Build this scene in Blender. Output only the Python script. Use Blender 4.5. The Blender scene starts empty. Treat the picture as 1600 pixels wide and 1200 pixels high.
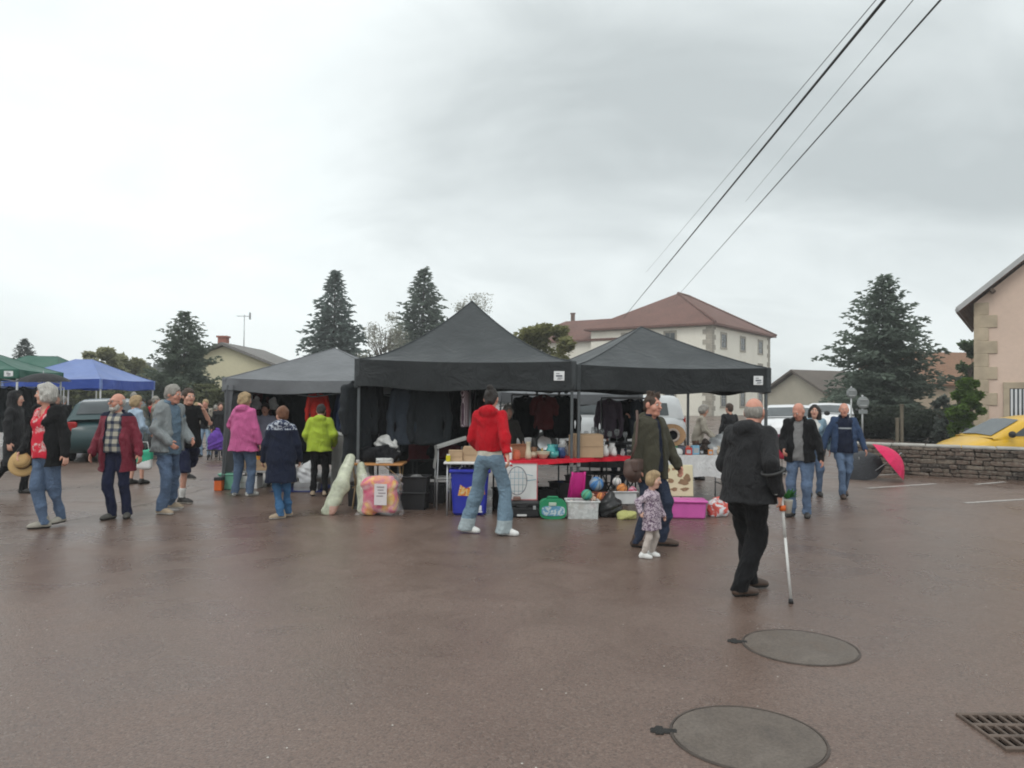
import bpy, bmesh, math, random
import numpy as np
from mathutils import Vector, Matrix
sc = bpy.context.scene
C = sc.collection
rnd = random.Random(7)
rad = math.radians
PI = math.pi

# ------------------------------------------------------------------ camera
FPX, CAMZ = 1200.0, 1.6
_t, _r = math.atan(22/1200), rad(0.6)
_f = Vector((0, math.cos(_t), math.sin(_t)))
_u0 = Vector((0, -math.sin(_t), math.cos(_t)))
_x0 = Vector((1, 0, 0))
_x = _x0*math.cos(_r) + _u0*math.sin(_r)
_u = _u0*math.cos(_r) - _x0*math.sin(_r)
cd = bpy.data.cameras.new('camera'); cam = bpy.data.objects.new('camera', cd); C.objects.link(cam)
cd.sensor_width = 36; cd.lens = 36*FPX/1600; cd.clip_start = 0.1; cd.clip_end = 3000
m = Matrix.Identity(4)
for i, v in enumerate((_x, _u, -_f)):
    for j in range(3): m[j][i] = v[j]
m[2][3] = CAMZ
cam.matrix_world = m
sc.camera = cam
def ray(px, py): return _f + _x*((px-800)/FPX) + _u*((600-py)/FPX)
def P(px, py, Y):
    d = ray(px, py); return Vector((0, 0, CAMZ)) + d*(Y/d.y)
def G(px, py, z=0.0):
    d = ray(px, py); return Vector((0, 0, CAMZ)) + d*((z-CAMZ)/d.z)
def hor(px): return 600 + 1200*math.tan(_t) + (px-800)*math.tan(_r)

# ------------------------------------------------------------------ light
sc.view_settings.view_transform = 'Standard'; sc.view_settings.look = 'None'
sc.view_settings.gamma = 1; sc.view_settings.exposure = 0.17; sc.view_settings.use_curve_mapping = False
sc.cycles.filter_width = 1.9
sc.cycles.max_bounces = 6; sc.cycles.transparent_max_bounces = 12
SUN_EL, SUN_AZ = rad(52), rad(205)      # azimuth clockwise from +Y
world = bpy.data.worlds.new('World'); sc.world = world; world.use_nodes = True
nt = world.node_tree; N = nt.nodes; L = nt.links; N.clear()
def nd(t, **k):
    n = N.new(t)
    for a, b in k.items(): setattr(n, a, b)
    return n
sky = nd('ShaderNodeTexSky'); sky.sky_type = 'NISHITA'; sky.sun_disc = False
sky.sun_elevation = SUN_EL; sky.sun_rotation = SUN_AZ
tc = nd('ShaderNodeTexCoord'); sep = nd('ShaderNodeSeparateXYZ'); L.new(tc.outputs['Generated'], sep.inputs[0])
zm = nd('ShaderNodeMath', operation='MAXIMUM'); L.new(sep.outputs[2], zm.inputs[0]); zm.inputs[1].default_value = 0.0
za = nd('ShaderNodeMath', operation='ADD'); L.new(zm.outputs[0], za.inputs[0]); za.inputs[1].default_value = 0.4
dx = nd('ShaderNodeMath', operation='DIVIDE'); L.new(sep.outputs[0], dx.inputs[0]); L.new(za.outputs[0], dx.inputs[1])
dy = nd('ShaderNodeMath', operation='DIVIDE'); L.new(sep.outputs[1], dy.inputs[0]); L.new(za.outputs[0], dy.inputs[1])
cmb = nd('ShaderNodeCombineXYZ'); L.new(dx.outputs[0], cmb.inputs[0]); L.new(dy.outputs[0], cmb.inputs[1])
mp = nd('ShaderNodeMapping'); L.new(cmb.outputs[0], mp.inputs[0])
mp.inputs['Rotation'].default_value = (0, 0, rad(-24)); mp.inputs['Scale'].default_value = (1.1, 1.45, 1); mp.inputs['Location'].default_value = (3.35, 1.4, 0)
n1 = nd('ShaderNodeTexNoise'); L.new(mp.outputs[0], n1.inputs['Vector']); n1.inputs['Scale'].default_value = 0.52; n1.inputs['Detail'].default_value = 6; n1.inputs['Roughness'].default_value = .5; n1.inputs['Distortion'].default_value = .5
n2 = nd('ShaderNodeTexNoise'); L.new(mp.outputs[0], n2.inputs['Vector']); n2.inputs['Scale'].default_value = 2.4; n2.inputs['Detail'].default_value = 7; n2.inputs['Distortion'].default_value = .8
mx = nd('ShaderNodeMath', operation='MULTIPLY_ADD'); L.new(n2.outputs[0], mx.inputs[0]); mx.inputs[1].default_value = 0.26; L.new(n1.outputs[0], mx.inputs[2])
_dc = ray(1270, 130).normalized()          # the heavy bank of cloud ahead and to the right
dt = nd('ShaderNodeVectorMath', operation='DOT_PRODUCT'); L.new(tc.outputs['Generated'], dt.inputs[0]); dt.inputs[1].default_value = tuple(_dc)
mr = nd('ShaderNodeMapRange', interpolation_type='SMOOTHSTEP'); L.new(dt.outputs['Value'], mr.inputs[0]); mr.inputs[1].default_value = .80; mr.inputs[2].default_value = .995; mr.inputs[3].default_value = 0; mr.inputs[4].default_value = .24
md = nd('ShaderNodeMath', operation='ADD'); L.new(mx.outputs[0], md.inputs[0]); L.new(mr.outputs[0], md.inputs[1])
cr = nd('ShaderNodeValToRGB'); L.new(md.outputs[0], cr.inputs[0])
e = cr.color_ramp.elements
e[0].position = .58; e[0].color = (.925, .975, .97, 1)
e[1].position = 1.0; e[1].color = (.455, .495, .5, 1)
e2 = cr.color_ramp.elements.new(.74); e2.color = (.8, .85, .85, 1)
cs = nd('ShaderNodeVectorMath', operation='SCALE'); L.new(cr.outputs[0], cs.inputs[0]); cs.inputs['Scale'].default_value = 11.5
mix = nd('ShaderNodeMix', data_type='RGBA'); mix.inputs[0].default_value = 0.94
L.new(sky.outputs[0], mix.inputs[6]); L.new(cs.outputs[0], mix.inputs[7])
bg = nd('ShaderNodeBackground'); bg.inputs[1].default_value = 0.1; L.new(mix.outputs[2], bg.inputs[0])
wo = nd('ShaderNodeOutputWorld'); L.new(bg.outputs[0], wo.inputs[0])
sd = bpy.data.lights.new('sun', 'SUN'); sun = bpy.data.objects.new('sun', sd); C.objects.link(sun)
sd.energy = 0.9; sd.angle = rad(25); sd.color = (1, .965, .92)
sv = Vector((math.sin(SUN_AZ)*math.cos(SUN_EL), math.cos(SUN_AZ)*math.cos(SUN_EL), math.sin(SUN_EL)))
sun.rotation_euler = (-sv).to_track_quat('-Z', 'Y').to_euler()

# ------------------------------------------------------------------ materials
MATS = {}
class MT:
    """tiny node-tree helper"""
    def __init__(s, name):
        s.m = bpy.data.materials.new(name); s.m.use_nodes = True
        s.t = s.m.node_tree; s.b = s.t.nodes['Principled BSDF']; s.o = s.t.nodes['Material Output']
        s.tc = s.t.nodes.new('ShaderNodeTexCoord')
    def n(s, t, **k):
        x = s.t.nodes.new(t)
        for a, b in k.items(): setattr(x, a, b)
        return x
    def l(s, a, b): s.t.links.new(a, b)
    def vec(s, scale=(1, 1, 1), rot=(0, 0, 0), coord='Object'):
        mp = s.n('ShaderNodeMapping'); s.l(s.tc.outputs[coord], mp.inputs[0])
        mp.inputs['Scale'].default_value = scale; mp.inputs['Rotation'].default_value = rot
        return mp.outputs[0]
    def noise(s, scale, detail=4, v=None, rough=.55, dist=0):
        x = s.n('ShaderNodeTexNoise'); x.inputs['Scale'].default_value = scale; x.inputs['Detail'].default_value = detail
        x.inputs['Roughness'].default_value = rough; x.inputs['Distortion'].default_value = dist
        s.l(v if v else s.tc.outputs['Object'], x.inputs['Vector']); return x.outputs[0]
    def ramp(s, f, stops, const=False):
        x = s.n('ShaderNodeValToRGB'); s.l(f, x.inputs[0]); r = x.color_ramp
        if const: r.interpolation = 'CONSTANT'
        while len(r.elements) < len(stops): r.elements.new(.5)
        for el, (p, c) in zip(r.elements, stops):
            el.position = p; el.color = (c[0], c[1], c[2], 1) if not isinstance(c, (int, float)) else (c, c, c, 1)
        return x.outputs[0]
    def math(s, op, a, b=None, c=None):
        x = s.n('ShaderNodeMath', operation=op)
        for i, v in enumerate((a, b, c)):
            if v is None: continue
            if isinstance(v, (int, float)): x.inputs[i].default_value = v
            else: s.l(v, x.inputs[i])
        return x.outputs[0]
    def mix(s, f, a, b, bt='MIX'):
        x = s.n('ShaderNodeMix', data_type='RGBA', blend_type=bt)
        for i, v in ((0, f), (6, a), (7, b)):
            if isinstance(v, (int, float)): x.inputs[i].default_value = v
            elif isinstance(v, tuple): x.inputs[i].default_value = (v[0], v[1], v[2], 1)
            else: s.l(v, x.inputs[i])
        return x.outputs[2]
    def col(s, v):
        if isinstance(v, tuple): s.b.inputs['Base Color'].default_value = (v[0], v[1], v[2], 1)
        else: s.l(v, s.b.inputs['Base Color'])
    def bump(s, h, strength=.3, dist=.01):
        x = s.n('ShaderNodeBump'); x.inputs['Strength'].default_value = strength; x.inputs['Distance'].default_value = dist
        s.l(h, x.inputs['Height']); s.l(x.outputs[0], s.b.inputs['Normal'])
    def rough(s, v):
        if isinstance(v, (int, float)): s.b.inputs['Roughness'].default_value = v
        else: s.l(v, s.b.inputs['Roughness'])
def sc3(c, k): return tuple(min(1, x*k) for x in c)
def mat(name, c, rough=.6, var=.18, scale=6., bump=.12, bscale=40., metal=0., spec=.4, coat=0., trans=0.):
    """coloured surface with mottling and fine relief"""
    if name in MATS: return MATS[name]
    m = MT(name)
    f = m.noise(scale, 5)
    m.col(m.ramp(f, [(.28, sc3(c, 1-var)), (.72, sc3(c, 1+var))]))
    r = m.noise(scale*2.3, 3); m.rough(m.math('MULTIPLY_ADD', r, .24, max(.03, rough-.12)))
    m.b.inputs['Metallic'].default_value = metal; m.b.inputs['Specular IOR Level'].default_value = spec
    if coat: m.b.inputs['Coat Weight'].default_value = coat; m.b.inputs['Coat Roughness'].default_value = .06
    if bump: m.bump(m.noise(bscale, 4), bump, .01)
    if trans: m.b.inputs['Transmission Weight'].default_value = trans
    MATS[name] = m.m; return m.m
def cloth(name, c, var=.09, wrink=.55, scale=9., sheen=.03, spec=.15, rough=.88):
    if name in MATS: return MATS[name]
    m = MT(name)
    f = m.noise(scale, 5, rough=.6)
    m.col(m.ramp(f, [(.3, sc3(c, 1-var)), (.7, sc3(c, 1+var))]))
    m.rough(rough); m.b.inputs['Specular IOR Level'].default_value = spec
    m.b.inputs['Sheen Weight'].default_value = sheen; m.b.inputs['Sheen Roughness'].default_value = .6
    h = m.math('MULTIPLY_ADD', m.noise(9, 3, m.vec((1.5, 1.5, .55)), dist=1.6), 1.0, m.math('MULTIPLY', m.noise(300, 2), .05))
    m.bump(h, min(1., wrink*1.5), .035)
    MATS[name] = m.m; return m.m
def denim(name, c, fade=1.7):
    if name in MATS: return MATS[name]
    m = MT(name)
    f = m.noise(5, 5, m.vec((1, 1, .5)), rough=.65)
    c1 = m.ramp(f, [(.28, sc3(c, .8)), (.55, c), (.78, sc3(c, 1+(fade-1)*.6))])
    g = m.noise(160, 2, m.vec((1, 1, .18)))
    m.col(m.mix(.25, c1, m.ramp(g, [(.3, sc3(c, .6)), (.7, sc3(c, 1.7))])))
    m.rough(.9); m.b.inputs['Specular IOR Level'].default_value = .12
    m.bump(m.noise(13, 4, m.vec((1, 1, 1.3)), dist=2.4), .95, .03)
    MATS[name] = m.m; return m.m
def glass(name='window_glass', c=(.05, .06, .065), rough=.04):
    if name in MATS: return MATS[name]
    m = MT(name); f = m.noise(1.3, 2)
    m.col(m.ramp(f, [(.3, sc3(c, .7)), (.7, sc3(c, 1.3))])); m.rough(rough); m.b.inputs['Specular IOR Level'].default_value = .5
    MATS[name] = m.m; return m.m
def clear_plastic(name, c=(.9, .92, .93), alpha=.4, rough=.2):
    if name in MATS: return MATS[name]
    m = MT(name); f = m.noise(14, 4, dist=.8)
    m.col(m.ramp(f, [(.3, sc3(c, .85)), (.7, c)])); m.rough(rough)
    m.l(m.ramp(f, [(.3, alpha*.7), (.7, min(1, alpha*1.35))]), m.b.inputs['Alpha'])
    m.bump(m.noise(22, 4, dist=1.), .5, .02)
    MATS[name] = m.m; return m.m
def skin(name, c):
    if name in MATS: return MATS[name]
    m = MT(name); f = m.noise(18, 4)
    m.col(m.ramp(f, [(.3, (c[0]*.95, c[1]*.82, c[2]*.78)), (.7, (c[0]*1.05, c[1]*1.06, c[2]*1.06))]))
    m.rough(.55); m.b.inputs['Subsurface Weight'].default_value = .0
    m.bump(m.noise(120, 3), .15, .004)
    MATS[name] = m.m; return m.m
def hairm(name, c):
    if name in MATS: return MATS[name]
    m = MT(name); f = m.noise(70, 4, m.vec((1, 1, .16)), dist=.6); g = m.noise(14, 3)
    m.col(m.mix(.5, m.ramp(f, [(.3, sc3(c, .5)), (.7, sc3(c, 1.45))]), m.ramp(g, [(.3, sc3(c, .7)), (.7, sc3(c, 1.3))])))
    m.rough(.6); m.bump(f, 1., .03)
    MATS[name] = m.m; return m.m

# ------------------------------------------------------------------ mesh helpers
class MB:
    def __init__(s): s.v = []; s.f = []; s.mi = []; s.sm = []
    def add(s, vs, fs, mi=0, smooth=False):
        o = len(s.v); s.v.extend([tuple(v) for v in vs])
        for f in fs: s.f.append([i+o for i in f]); s.mi.append(mi); s.sm.append(smooth)
        return s
    def box(s, c, d, R=None, mi=0, bev=0.0, taper=1.0):
        """bevelled box: centre, full size"""
        x, y, z = d[0]/2, d[1]/2, d[2]/2
        b = min(bev, x*.9, y*.9, z*.9)
        if b <= 0:
            vs = [(sx*x*(taper if sz < 0 else 1), sy*y*(taper if sz < 0 else 1), sz*z) for sz in (-1, 1) for sx, sy in ((-1, -1), (1, -1), (1, 1), (-1, 1))]
            fs = [(3, 2, 1, 0), (4, 5, 6, 7), (0, 1, 5, 4), (1, 2, 6, 5), (2, 3, 7, 6), (3, 0, 4, 7)]
        else:
            vs = []; 
            rings = [(-z, b), (-z+b, 0), (z-b, 0), (z, b)]
            for zz, ins in rings:
                t = taper + (1-taper)*(zz+z)/(2*z)
                X, Y = x*t, y*t
                i = ins
                if ins: X -= i; Y -= i; c2 = b*.3
                else: c2 = b
                vs += [(-X+c2, -Y, zz), (X-c2, -Y, zz), (X, -Y+c2, zz), (X, Y-c2, zz), (X-c2, Y, zz), (-X+c2, Y, zz), (-X, Y-c2, zz), (-X, -Y+c2, zz)]
            fs = [tuple(range(7, -1, -1)), tuple(range(24, 32))]
            for r in range(3):
                for k in range(8): fs.append((r*8+k, r*8+(k+1) % 8, r*8+8+(k+1) % 8, r*8+8+k))
        cc = Vector(c)
        vs = [(R @ Vector(v) if R else Vector(v)) + cc for v in vs]
        return s.add(vs, fs, mi)
    def cyl(s, a, b, ra, rb=None, n=10, mi=0, caps=True, smooth=True):
        return s.tube([a, b], [ra, ra if rb is None else rb], n, mi, caps, smooth)
    def tube(s, pts, r, n=8, mi=0, caps=True, smooth=True):
        pts = [Vector(p) for p in pts]
        if not isinstance(r, (list, tuple)): r = [r]*len(pts)
        vs = []; prev = None
        for i, p in enumerate(pts):
            d = (pts[min(i+1, len(pts)-1)] - pts[max(i-1, 0)]).normalized()
            if prev is None:
                a = Vector((0, 0, 1)) if abs(d.z) < .9 else Vector((1, 0, 0))
                x = d.cross(a).normalized()
            else: x = (prev - d*prev.dot(d)).normalized()
            prev = x; y = d.cross(x)
            for k in range(n):
                t = 2*PI*k/n; vs.append(p + (x*math.cos(t) + y*math.sin(t))*r[i])
        fs = []
        for i in range(len(pts)-1):
            for k in range(n): fs.append((i*n+k, i*n+(k+1) % n, i*n+n+(k+1) % n, i*n+n+k))
        s.add(vs, fs, mi, smooth)
        if caps:
            o = len(s.v) - len(vs)
            s.f.append([o+k for k in range(n-1, -1, -1)]); s.mi.append(mi); s.sm.append(False)
            s.f.append([o+len(vs)-n+k for k in range(n)]); s.mi.append(mi); s.sm.append(False)
        return s
    def lathe(s, prof, c=(0, 0, 0), n=16, mi=0, smooth=True, R=None, sx=1, sy=1):
        """profile [(r,z)], closed at r=0 ends if given"""
        vs = []; fs = []
        for r, z in prof:
            for k in range(n):
                t = 2*PI*k/n; vs.append(Vector((r*math.cos(t)*sx, r*math.sin(t)*sy, z)))
        for i in range(len(prof)-1):
            mm = mi(i) if callable(mi) else mi
            for k in range(n): fs.append(((i*n+k, i*n+(k+1) % n, i*n+n+(k+1) % n, i*n+n+k)))
        cc = Vector(c); vs = [(R @ v if R else v)+cc for v in vs]
        o = len(s.v); s.add(vs, fs, 0 if callable(mi) else mi, smooth)
        if callable(mi):
            for q in range(len(fs)): s.mi[len(s.f)-len(fs)+q] = mi(q//n, q % n)
        for end in (0, len(prof)-1):
            if prof[end][0] > 1e-5:
                ring = [o+end*n+k for k in range(n)]
                s.f.append(ring[::-1] if end == 0 else ring); s.mi.append(0 if callable(mi) else mi); s.sm.append(False)
        return s
    def ball(s, c, r, n=14, m=9, mi=0, sc=(1, 1, 1), R=None):
        prof = [(math.sin(PI*i/m), -math.cos(PI*i/m)) for i in range(m+1)]
        prof[0] = (.001, -1); prof[-1] = (.001, 1)
        vs = []; fs = []
        for a, z in prof:
            for k in range(n):
                t = 2*PI*k/n; vs.append(Vector((a*math.cos(t)*r*sc[0], a*math.sin(t)*r*sc[1], z*r*sc[2])))
        for i in range(m):
            for k in range(n): fs.append((i*n+k, i*n+(k+1) % n, i*n+n+(k+1) % n, i*n+n+k))
        cc = Vector(c); vs = [(R @ v if R else v)+cc for v in vs]
        o = len(s.f); s.add(vs, fs, 0 if callable(mi) else mi, True)
        if callable(mi):
            for q in range(len(fs)): s.mi[o+q] = mi(q//n, q % n)
        return s
    def prism(s, poly, axis, a, b, mi=0):
        """polygon in the two other axes extruded along axis from a to b"""
        def pt(u, v, w): return (w, u, v) if axis == 0 else ((u, w, v) if axis == 1 else (u, v, w))
        n = len(poly)
        vs = [pt(u, v, a) for u, v in poly] + [pt(u, v, b) for u, v in poly]
        fs = [tuple(range(n))[::-1], tuple(range(n, 2*n))] + [(k, (k+1) % n, n+(k+1) % n, n+k) for k in range(n)]
        return s.add(vs, fs, mi)
    def grid(s, fn, nu, nv, mi=0, smooth=True, closed=False):
        vs = [fn(i/nu, j/nv) for j in range(nv+1) for i in range(nu+1)]
        fs = [(j*(nu+1)+i, j*(nu+1)+i+1, (j+1)*(nu+1)+i+1, (j+1)*(nu+1)+i) for j in range(nv) for i in range(nu)]
        return s.add(vs, fs, mi, smooth)
    def mesh(s, name):
        me = bpy.data.meshes.new(name); me.from_pydata(s.v, [], s.f)
        me.polygons.foreach_set('material_index', s.mi); me.polygons.foreach_set('use_smooth', s.sm)
        return me
    def build(s, name, mats, parent=None, fix=True):
        me = s.mesh(name)
        if fix:
            bm = bmesh.new(); bm.from_mesh(me); bmesh.ops.recalc_face_normals(bm, faces=bm.faces); bm.to_mesh(me); bm.free()
        return link(name, me, mats, parent)
def link(name, me, mats=None, parent=None):
    if mats is not None and len(me.materials) == 0:
        for x in (mats if isinstance(mats, (list, tuple)) else [mats]): me.materials.append(x)
    o = bpy.data.objects.new(name, me); C.objects.link(o)
    if parent: o.parent = parent
    return o
def tag(o, label=None, cat=None, group=None, kind=None):
    if label: o['label'] = label
    if cat: o['category'] = cat
    if group: o['group'] = group
    if kind: o['kind'] = kind
    return o
def thing(name, label, cat, loc=(0, 0, 0), rz=0, group=None):
    o = bpy.data.objects.new(name, None); C.objects.link(o); o.location = loc; o.rotation_euler = (0, 0, rz)
    o.empty_display_size = .1
    return tag(o, label, cat, group)
def RZ(a): return Matrix.Rotation(a, 3, 'Z')
def RX(a): return Matrix.Rotation(a, 3, 'X')
def RY(a): return Matrix.Rotation(a, 3, 'Y')
# ------------------------------------------------------------------ soft-body modelling: distance fields turned into one closed skin
def _cone(a, b, ra, rb, ys=1.0):
    a = np.array(a, float); b = np.array(b, float)
    R = max(ra, rb)
    lo = np.minimum(a, b) - R; hi = np.maximum(a, b) + R
    if ys < 1:
        my = (a[1]+b[1])/2; e = abs(a[1]-b[1])/2
        lo[1] = min(a[1], b[1]) - R*ys; hi[1] = max(a[1], b[1]) + R*ys
    a2 = a.copy(); b2 = b.copy(); a2[1] /= ys; b2[1] /= ys
    d = b2-a2; dd = max(1e-9, float(d@d)); q = .5*(1+min(1, ys))
    def fn(X, Y, Z):
        x = X-a2[0]; y = Y/ys-a2[1]; z = Z-a2[2]
        t = np.clip((x*d[0]+y*d[1]+z*d[2])/dd, 0, 1)
        return (np.sqrt((x-t*d[0])**2+(y-t*d[1])**2+(z-t*d[2])**2) - (ra+(rb-ra)*t))*q
    return fn, lo, hi
def _ell(c, r, R=None):
    c = np.array(c, float); r = np.array(r, float)
    if R is None: ext = r; M = None
    else:
        M = np.array(R, float); ext = np.sqrt(((M*r[None, :])**2).sum(1))
    def fn(X, Y, Z):
        x = X-c[0]; y = Y-c[1]; z = Z-c[2]
        if M is not None:
            x, y, z = (M[0, 0]*x+M[1, 0]*y+M[2, 0]*z, M[0, 1]*x+M[1, 1]*y+M[2, 1]*z, M[0, 2]*x+M[1, 2]*y+M[2, 2]*z)
        x = x/r[0]; y = y/r[1]; z = z/r[2]
        k0 = np.sqrt(x*x+y*y+z*z); k1 = np.sqrt((x/r[0])**2+(y/r[1])**2+(z/r[2])**2)+1e-9
        return k0*(k0-1)/k1
    return fn, c-ext, c+ext
def _box(c, h, R=None, rd=.0):
    c = np.array(c, float); h = np.array(h, float)
    M = None if R is None else np.array(R, float)
    ext = h if M is None else np.abs(M)@h
    def fn(X, Y, Z):
        x = X-c[0]; y = Y-c[1]; z = Z-c[2]
        if M is not None:
            x, y, z = (M[0, 0]*x+M[1, 0]*y+M[2, 0]*z, M[0, 1]*x+M[1, 1]*y+M[2, 1]*z, M[0, 2]*x+M[1, 2]*y+M[2, 2]*z)
        qx = np.abs(x)-h[0]+rd; qy = np.abs(y)-h[1]+rd; qz = np.abs(z)-h[2]+rd
        out = np.sqrt(np.maximum(qx, 0)**2+np.maximum(qy, 0)**2+np.maximum(qz, 0)**2)
        return out+np.minimum(np.maximum(np.maximum(qx, qy), qz), 0)-rd
    return fn, c-ext, c+ext
_EDG = [(0, 1), (2, 3), (4, 5), (6, 7), (0, 2), (1, 3), (4, 6), (5, 7), (0, 4), (1, 5), (2, 6), (3, 7)]
_CRN = np.array([(i & 1, (i >> 1) & 1, (i >> 2) & 1) for i in range(8)])
def _nets(d, lo, vox):
    s = d < 0
    cnt = np.zeros([n-1 for n in d.shape], np.int8)
    for c in _CRN:
        cnt += s[c[0]:s.shape[0]-1+c[0], c[1]:s.shape[1]-1+c[1], c[2]:s.shape[2]-1+c[2]]
    act = np.argwhere((cnt > 0) & (cnt < 8))
    vals = np.stack([d[act[:, 0]+c[0], act[:, 1]+c[1], act[:, 2]+c[2]] for c in _CRN], 1)
    acc = np.zeros((len(act), 3)); num = np.zeros(len(act))
    for i, j in _EDG:
        a = vals[:, i]; b = vals[:, j]; cr = (a < 0) != (b < 0)
        t = np.where(cr, a/np.where(cr, a-b, 1), 0)
        acc += (_CRN[i][None, :] + t[:, None]*(_CRN[j]-_CRN[i])[None, :])*cr[:, None]; num += cr
    v = lo + (act + acc/num[:, None])*vox
    ids = -np.ones(cnt.shape, np.int64); ids[act[:, 0], act[:, 1], act[:, 2]] = np.arange(len(act))
    fs = []
    for ax in range(3):
        u, w = (ax+1) % 3, (ax+2) % 3
        sl0 = [slice(None)]*3; sl1 = [slice(None)]*3
        sl0[ax] = slice(0, -1); sl1[ax] = slice(1, None)
        ch = s[tuple(sl0)] != s[tuple(sl1)]
        e = np.argwhere(ch)
        e = e[(e[:, u] > 0) & (e[:, w] > 0) & (e[:, u] < s.shape[u]-1) & (e[:, w] < s.shape[w]-1)]
        def cell(du, dw):
            q = e.copy(); q[:, u] -= du; q[:, w] -= dw
            return ids[q[:, 0], q[:, 1], q[:, 2]]
        quad = np.stack([cell(1, 1), cell(0, 1), cell(0, 0), cell(1, 0)], 1)
        ins = s[e[:, 0], e[:, 1], e[:, 2]]
        quad[~ins] = quad[~ins][:, ::-1]
        fs.append(quad)
    f = np.concatenate(fs); f = f[(f >= 0).all(1)]
    return v, f
class Field:
    def __init__(s, vox): s.p = []; s.vox = vox; s.fold = None; s.cut = None
    def add(s, prim, k=.02): s.p.append((0, prim, k)); return s
    def sub(s, prim, k=.008): s.p.append((1, prim, k)); return s
    def build(s, name, mats, parent, zone=None, smooth=True):
        pos = [q for q in s.p if q[0] == 0]
        mg = max(q[2] for q in pos)+2.5*s.vox
        lo = np.min([q[1][1] for q in pos], 0)-mg; hi = np.max([q[1][2] for q in pos], 0)+mg
        n = np.ceil((hi-lo)/s.vox).astype(int)+1
        ax = [lo[i]+np.arange(n[i])*s.vox for i in range(3)]
        d = np.full(n, 1e3)
        for op, (fn, l, h), k in s.p:
            m2 = k+3*s.vox
            i0 = np.clip(np.floor((l-m2-lo)/s.vox).astype(int), 0, n-1); i1 = np.clip(np.ceil((h+m2-lo)/s.vox).astype(int)+1, 0, n)
            if (i1 <= i0).any(): continue
            sl = tuple(slice(a, b) for a, b in zip(i0, i1))
            X = ax[0][sl[0]][:, None, None]; Y = ax[1][sl[1]][None, :, None]; Z = ax[2][sl[2]][None, None, :]
            q = fn(X, Y, Z); o = d[sl]
            if op == 0:
                hh = np.clip(.5+.5*(o-q)/k, 0, 1); d[sl] = o+(q-o)*hh-k*hh*(1-hh)
            else: d[sl] = np.maximum(o, -q)
        X = ax[0][:, None, None]; Y = ax[1][None, :, None]; Z = ax[2][None, None, :]
        if s.fold: d = d + s.fold(X, Y, Z)
        if s.cut:
            for c in s.cut: d = np.maximum(d, c(X, Y, Z))
        v, f = _nets(d, lo, s.vox)
        me = bpy.data.meshes.new(name)
        me.vertices.add(len(v)); me.vertices.foreach_set('co', v.astype(np.float32).ravel())
        me.loops.add(len(f)*4); me.loops.foreach_set('vertex_index', f.astype(np.int32).ravel())
        me.polygons.add(len(f)); me.polygons.foreach_set('loop_start', np.arange(len(f), dtype=np.int32)*4)
        if zone is not None:
            me.polygons.foreach_set('material_index', zone(v[f].mean(1)).astype(np.int32))
        me.polygons.foreach_set('use_smooth', np.ones(len(f), bool))
        me.update(calc_edges=True); me.validate()
        return link(name, me, mats, parent)
def folds(amp, seed=0, fz=26., fx=9.):
    r = random.Random(seed); a, b, c, e = [r.uniform(0, 6.28) for _ in range(4)]
    def fn(X, Y, Z):
        w = np.sin(fx*X+a+2*np.sin(5*Z+b))+np.sin(fx*1.2*Y+c)
        r1 = 1-2*np.abs(np.sin(.5*fz*Z+1.3*w+e+6*X)); r2 = 1-2*np.abs(np.sin(.8*fz*Z-11*X+9*Y+w+b))
        return amp*(-.75*r1-.45*r2+np.sin(fz*.4*Z+7*X-5*Y+1.7*w+a)*.8)
    return fn

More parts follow.
